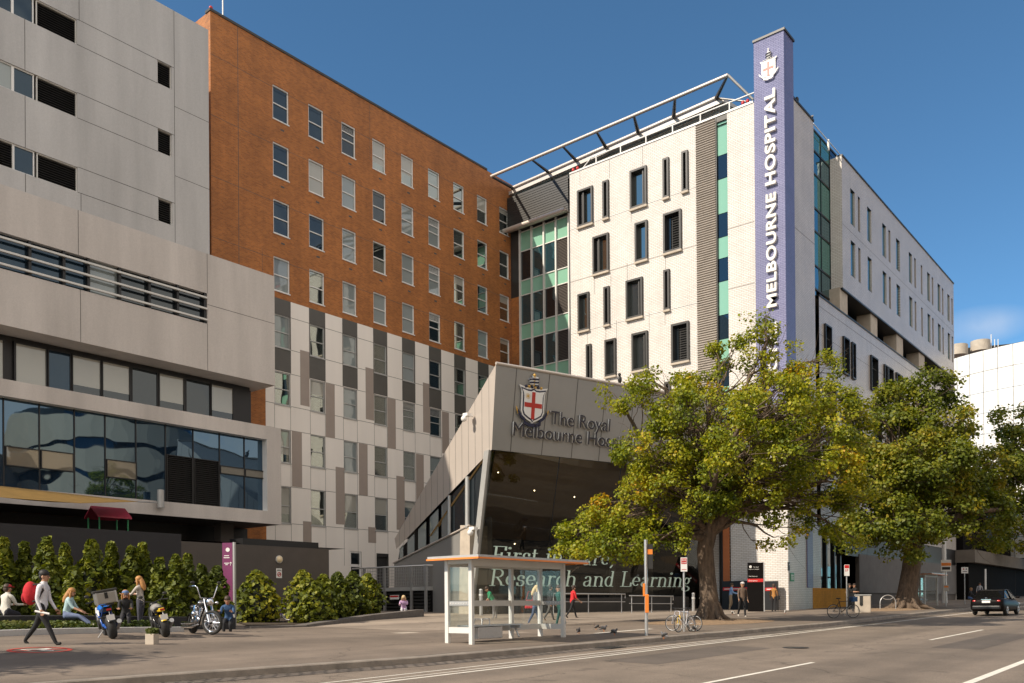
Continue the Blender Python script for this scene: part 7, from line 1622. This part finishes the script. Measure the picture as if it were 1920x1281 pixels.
rB=ong(312,1195); hB=yawR(-.5,.86); mB=naked_bike('grey motorcycle with yellow mudguards and yellow wheel trims',rB,hB,mat('grey_gloss',(.30,.28,.26),.25,vary=0,coat=.5),M['darkmetal'],blk,blk,False,mat('yellow_tail',(.6,.42,.02),.4,vary=0),mud=M['yellow'])
for q_ in (mA,mB): q_.rotation_euler.x=R_(-11)
def cruiser(label,loc,rotz):
    t=thing('motorcycle',label,'motorcycle',tuple(loc),rotz); R=.3; RF=.365; WB=1.7
    sa=Vector((-.62,1,.06)).normalized()
    wheel(t,(0,0),R,.17,M['chrome'],16); wheel(t,(WB,0),RF,.10,M['chrome'],26,steer=tuple(sa))
    for s in (-1,1): b=MB(); o_=Vector((-.03,.1,0))*s; b.tube([Vector((WB,0,RF))+o_,Vector((WB-.22,0,.72))+o_,Vector((WB-.42,0,1.06))+o_],[.034,.034,.028],10); b.build('fork_leg',M['chrome'],t)
    b=MB(); b.sph((.62,0,.42),(.2,.15,.17),14,10); b.cyl((.5,-.02,.5),(.38,-.02,.86),.1,14); b.cyl((.72,.02,.5),(.86,.02,.86),.1,14)
    for k in range(5): b.cyl((.49-.022*k,-.02,.56+.05*k),(.485-.022*k,-.02,.58+.05*k),.125,14); b.cyl((.74+.024*k,.02,.56+.05*k),(.745+.024*k,.02,.58+.05*k),.125,14)
    b.sph((.62,-.2,.62),(.12,.07,.1),12,8); b.build('engine',M['chrome'],t)
    b=MB()
    for s in (-1,1): b.tube([(WB-.5,0,.95),(1.0,s*.1,.5),(.9,s*.12,.25),(.3,s*.12,.25),(0,s*.12,R)],.024,8); b.tube([(WB-.5,0,1.0),(.5,s*.06,.86),(.1,s*.1,.6),(0,s*.12,R)],.022,8)
    b.build('frame',blk,t)
    b=MB(); b.sph((.92,0,.93),(.30,.15,.13),18,10); b.build('tank',mat('satin_black_tank',(.05,.05,.052),.35,.3,vary=0),t)
    b=MB(); b.sph((.36,0,.74),(.26,.14,.06),14,8); b.sph((.08,0,.82),(.16,.12,.09),12,8); b.build('seat',M['black'],t)
    b=MB(); V=[];F=[]; n=12
    for i in range(n+1):
        a=R_(15+150*i/n)
        for y in (-.11,-.09,.09,.11): rr=R+.05-(.05 if abs(y)>.1 else 0); V.append((math.cos(a)*rr,y,R+math.sin(a)*rr))
    for i in range(n):
        for j in range(3): F.append((i*4+j,i*4+j+1,(i+1)*4+j+1,(i+1)*4+j))
    b.add(V,F,0,True); b.build('rear_mudguard',blk,t)
    b=MB(); b.tube([(WB-.44,0,1.08),(WB-.44,-.2,1.1),(WB-.42,-.3,1.42),(WB-.5,-.34,1.47),(WB-.68,-.40,1.45)],.018,8); b.tube([(WB-.44,0,1.08),(WB-.44,.2,1.1),(WB-.42,.3,1.42),(WB-.5,.34,1.47),(WB-.68,.40,1.45)],.018,8); b.build('handlebar',M['chrome'],t)
    for s in (-1,1): b=MB(); b.tube([(WB-.62,s*.38,1.455),(WB-.74,s*.42,1.445)],.022,8); b.build('grip',M['black'],t)
    b=MB(); b.sph((WB-.24,0,.98),(.13,.13,.13),14,10); hl=b.build('headlight',blk,t); b=MB(); b.sph((WB-.17,0,.975),(.08,.115,.115),12,8); b.build('lens',M['chrome'],hl)
    for s in (-1,1): b=MB(); b.tube([(WB-.35,s*.1,.95),(WB-.33,s*.24,.95)],.01,5); b.sph((WB-.33,s*.26,.95),.05,8,6); b.build('indicator',M['chrome'],t)
    mirrors(t,[((WB-.52,.32,1.45),(WB-.5,.4,1.56)),((WB-.52,-.32,1.45),(WB-.5,-.4,1.56))])
    for z in (.22,.33): b=MB(); b.tube([(.8,-.16,.5),(.75,-.2,z+.03),(.4,-.21,z),(-.35,-.22,z)],[.03,.035,.045,.05],10); b.build('exhaust',M['chrome'],t)
    b=MB(); b.tube([(.95,.14,.3),(1.0,.36,.26)],.014,5); b.tube([(.95,-.14,.3),(1.0,-.36,.26)],.014,5); b.build('foot_peg',M['chrome'],t)
    b=MB(); b.tube([(.7,.14,.25),(.62,.36,.02)],.013,6); b.build('side_stand',M['darkmetal'],t)
    return t
rC=ong(362,1188); fC=ong(402,1195); cruiser('chrome cruiser motorcycle with high handlebars and a many-spoked front wheel',rC,yawR(.62,-.78))
# ================================================================= cars
M['carglass']=glass('car_glass',(.006,.006,.006),-.03,(.5,.5,.5),wav=0)
def car(name,label,loc,rotz,paint,L=4.55,Wd=1.76,Hc=1.46,cat='car',taxi=False):
    """front towards +x, built by lofting cross-sections"""
    t=thing(name,label,cat,tuple(loc),rotz); h=Wd/2
    st=[(-2.26,.32,.80,.86),(-2.2,.25,.92,.93),(-1.9,.22,1.0,.98),(-1.45,.22,.99,1.0),(-.6,.22,.96,1.0),(.4,.22,.94,1.0),(1.0,.22,.92,.99),(1.6,.22,.84,.97),(2.1,.25,.74,.9),(2.28,.35,.62,.74)]
    b=MB(); V=[];F=[]; n=12
    for x,z0,z1,w_ in st:
        y=h*w_; V+= [(x,-y*.86,z0),(x,-y*.98,z0+.12),(x,-y,z0+(z1-z0)*.5),(x,-y*.97,z1-.1),(x,-y*.88,z1-.015),(x,-y*.5,z1+.012),(x,y*.5,z1+.012),(x,y*.88,z1-.015),(x,y*.97,z1-.1),(x,y,z0+(z1-z0)*.5),(x,y*.98,z0+.12),(x,y*.86,z0)]
    for i in range(len(st)-1):
        for j in range(n): F.append((i*n+j,i*n+(j+1)%n,(i+1)*n+(j+1)%n,(i+1)*n+j))
    F+= [tuple(range(n)),tuple(reversed(range((len(st)-1)*n,len(st)*n)))]
    b.add(V,F,0,True); bd=b.build('body',paint,t)
    # greenhouse: glass, then roof panel and pillars
    prof=[(-1.72,.995),(-1.0,1.41),(-.35,Hc),(.25,Hc-.02),(1.15,.93)]
    b=MB(); V=[];F=[]
    for x,z in prof: y=h*(.86 if z<1.1 else .70); V+=[(x,-y,z),(x,y,z)]
    def yb(x): return h*.93
    low=[(-1.72,.95),(-1.0,.97),(-.35,.95),(.25,.94),(1.15,.92)]
    V2=[]
    for x,z in low: V2+=[(x,-yb(x),z),(x,yb(x),z)]
    b.add(V+V2,[(0,1,3,2),(2,3,5,4),(4,5,7,6),(6,7,9,8)]+[(2*i,2*i+2,10+2*i+2,10+2*i) for i in range(4)]+[(2*i+1,10+2*i+1,10+2*i+3,2*i+3) for i in range(4)],0); b.build('window_glass',M['carglass'],t)
    b=MB(); y=h*.71; b.hexa([(-1.02,-y,1.395),(-.35,-y,Hc-.015),(-.35,y,Hc-.015),(-1.02,y,1.395),(-1.02,-y*.97,1.43),(-.35,-y*.97,Hc+.025),(-.35,y*.97,Hc+.025),(-1.02,y*.97,1.43)]); b.hexa([(-.35,-y,Hc-.015),(.28,-y,Hc-.035),(.28,y,Hc-.035),(-.35,y,Hc-.015),(-.35,-y*.97,Hc+.025),(.28,-y*.97,Hc+.005),(.28,y*.97,Hc+.005),(-.35,y*.97,Hc+.025)]); b.build('roof',paint,t,.02)
    for s in (-1,1):
        b=MB(); b.tube([(-1.74,s*h*.88,.99),(-1.0,s*h*.71,1.415),(-.35,s*h*.715,Hc)],.04,6); b.tube([(1.17,s*h*.88,.93),(.25,s*h*.71,Hc-.02)],.035,6); b.tube([(-.3,s*h*.94,.95),(-.33,s*h*.72,Hc-.02)],.035,6)
        b.build('pillars',paint,t)
    for s in (-1,1):
        b=MB(); b.sph((-2.14,s*h*.68,.80),(.12,.2,.10),12,8); tl=b.build('tail_light',mat('tail_lamp',(.55,.015,.012),.15,vary=0,coat=.6),t); b=MB(); b.sph((-2.2,s*h*.6,.79),(.06,.07,.05),8,6); b.build('lens',M['white'],tl)
        b=MB(); b.sph((2.12,s*h*.7,.66),(.14,.2,.09),12,8); b.build('headlight',M['chrome'],t)
        b=MB(); b.tube([(.75,s*h*.93,.98),(.72,s*(h+.1),1.02)],.02,5); b.sph((.7,s*(h+.12),1.04),(.06,.1,.07),10,8); b.build('mirror',paint,t)
        for x in (-1.35,1.35):
            b=MB(); b.torus((x,s*(h-.1),.315),.215,.10,(0,1,0),28,10,0,1.0); wl=b.build('wheel',M['rubber'],t)
            b=MB(); b.cyl((x,s*(h-.03),.315),(x,s*(h+.005),.315),.2,24); 
            for k in range(5): a=2*math.pi*k/5; b.tube([(x,s*(h+.012),.315),(x+.17*math.cos(a),s*(h+.012),.315+.17*math.sin(a))],.03,5)
            b.build('rim',M['steel'],wl)
    b=MB(); b.hexa([(-2.31,-h*.8,.36),(-2.15,-h*.9,.3),(-2.15,h*.9,.3),(-2.31,h*.8,.36),(-2.31,-h*.8,.55),(-2.15,-h*.92,.6),(-2.15,h*.92,.6),(-2.31,h*.8,.55)]); b.build('rear_bumper',M['black'] if not taxi else paint,t,.04)
    b=MB(); b.box((-2.275,0,.78),(.015,.42,.13)); pl=b.build('number_plate',M['white'],t)
    b=MB(); b.box((-2.27,0,.9),(.02,.5,.035)); b.build('boot_trim',M['chrome'],t)
    b=MB(); b.torus((-2.262,0,.965),.045,.009,(1,0,0),16,5); b.build('badge',M['chrome'],t)
    if taxi: b=MB(); b.box((-.3,0,Hc+.1),(.2,.7,.16)); b.build('roof_sign',M['white'],t,.03)
    return t
pc_=ong(1862,1151); hd_=math.atan2(1,-.02)
car('sedan','shiny black sedan with red tail lights driving away at the right',(-10.4,57.0,zg(-10.4,57.0)-.15),R_(88),mat('black_car_paint',(.006,.005,.005),.4,vary=0,spec=.06,coat=0))
car('taxi','yellow taxi partly hidden ahead of the black sedan',(-9.6,72,zg(-9.6,72)-.15),R_(89),mat('taxi_yellow',(.7,.42,.02),.25,vary=0,coat=.6),taxi=True,cat='taxi')
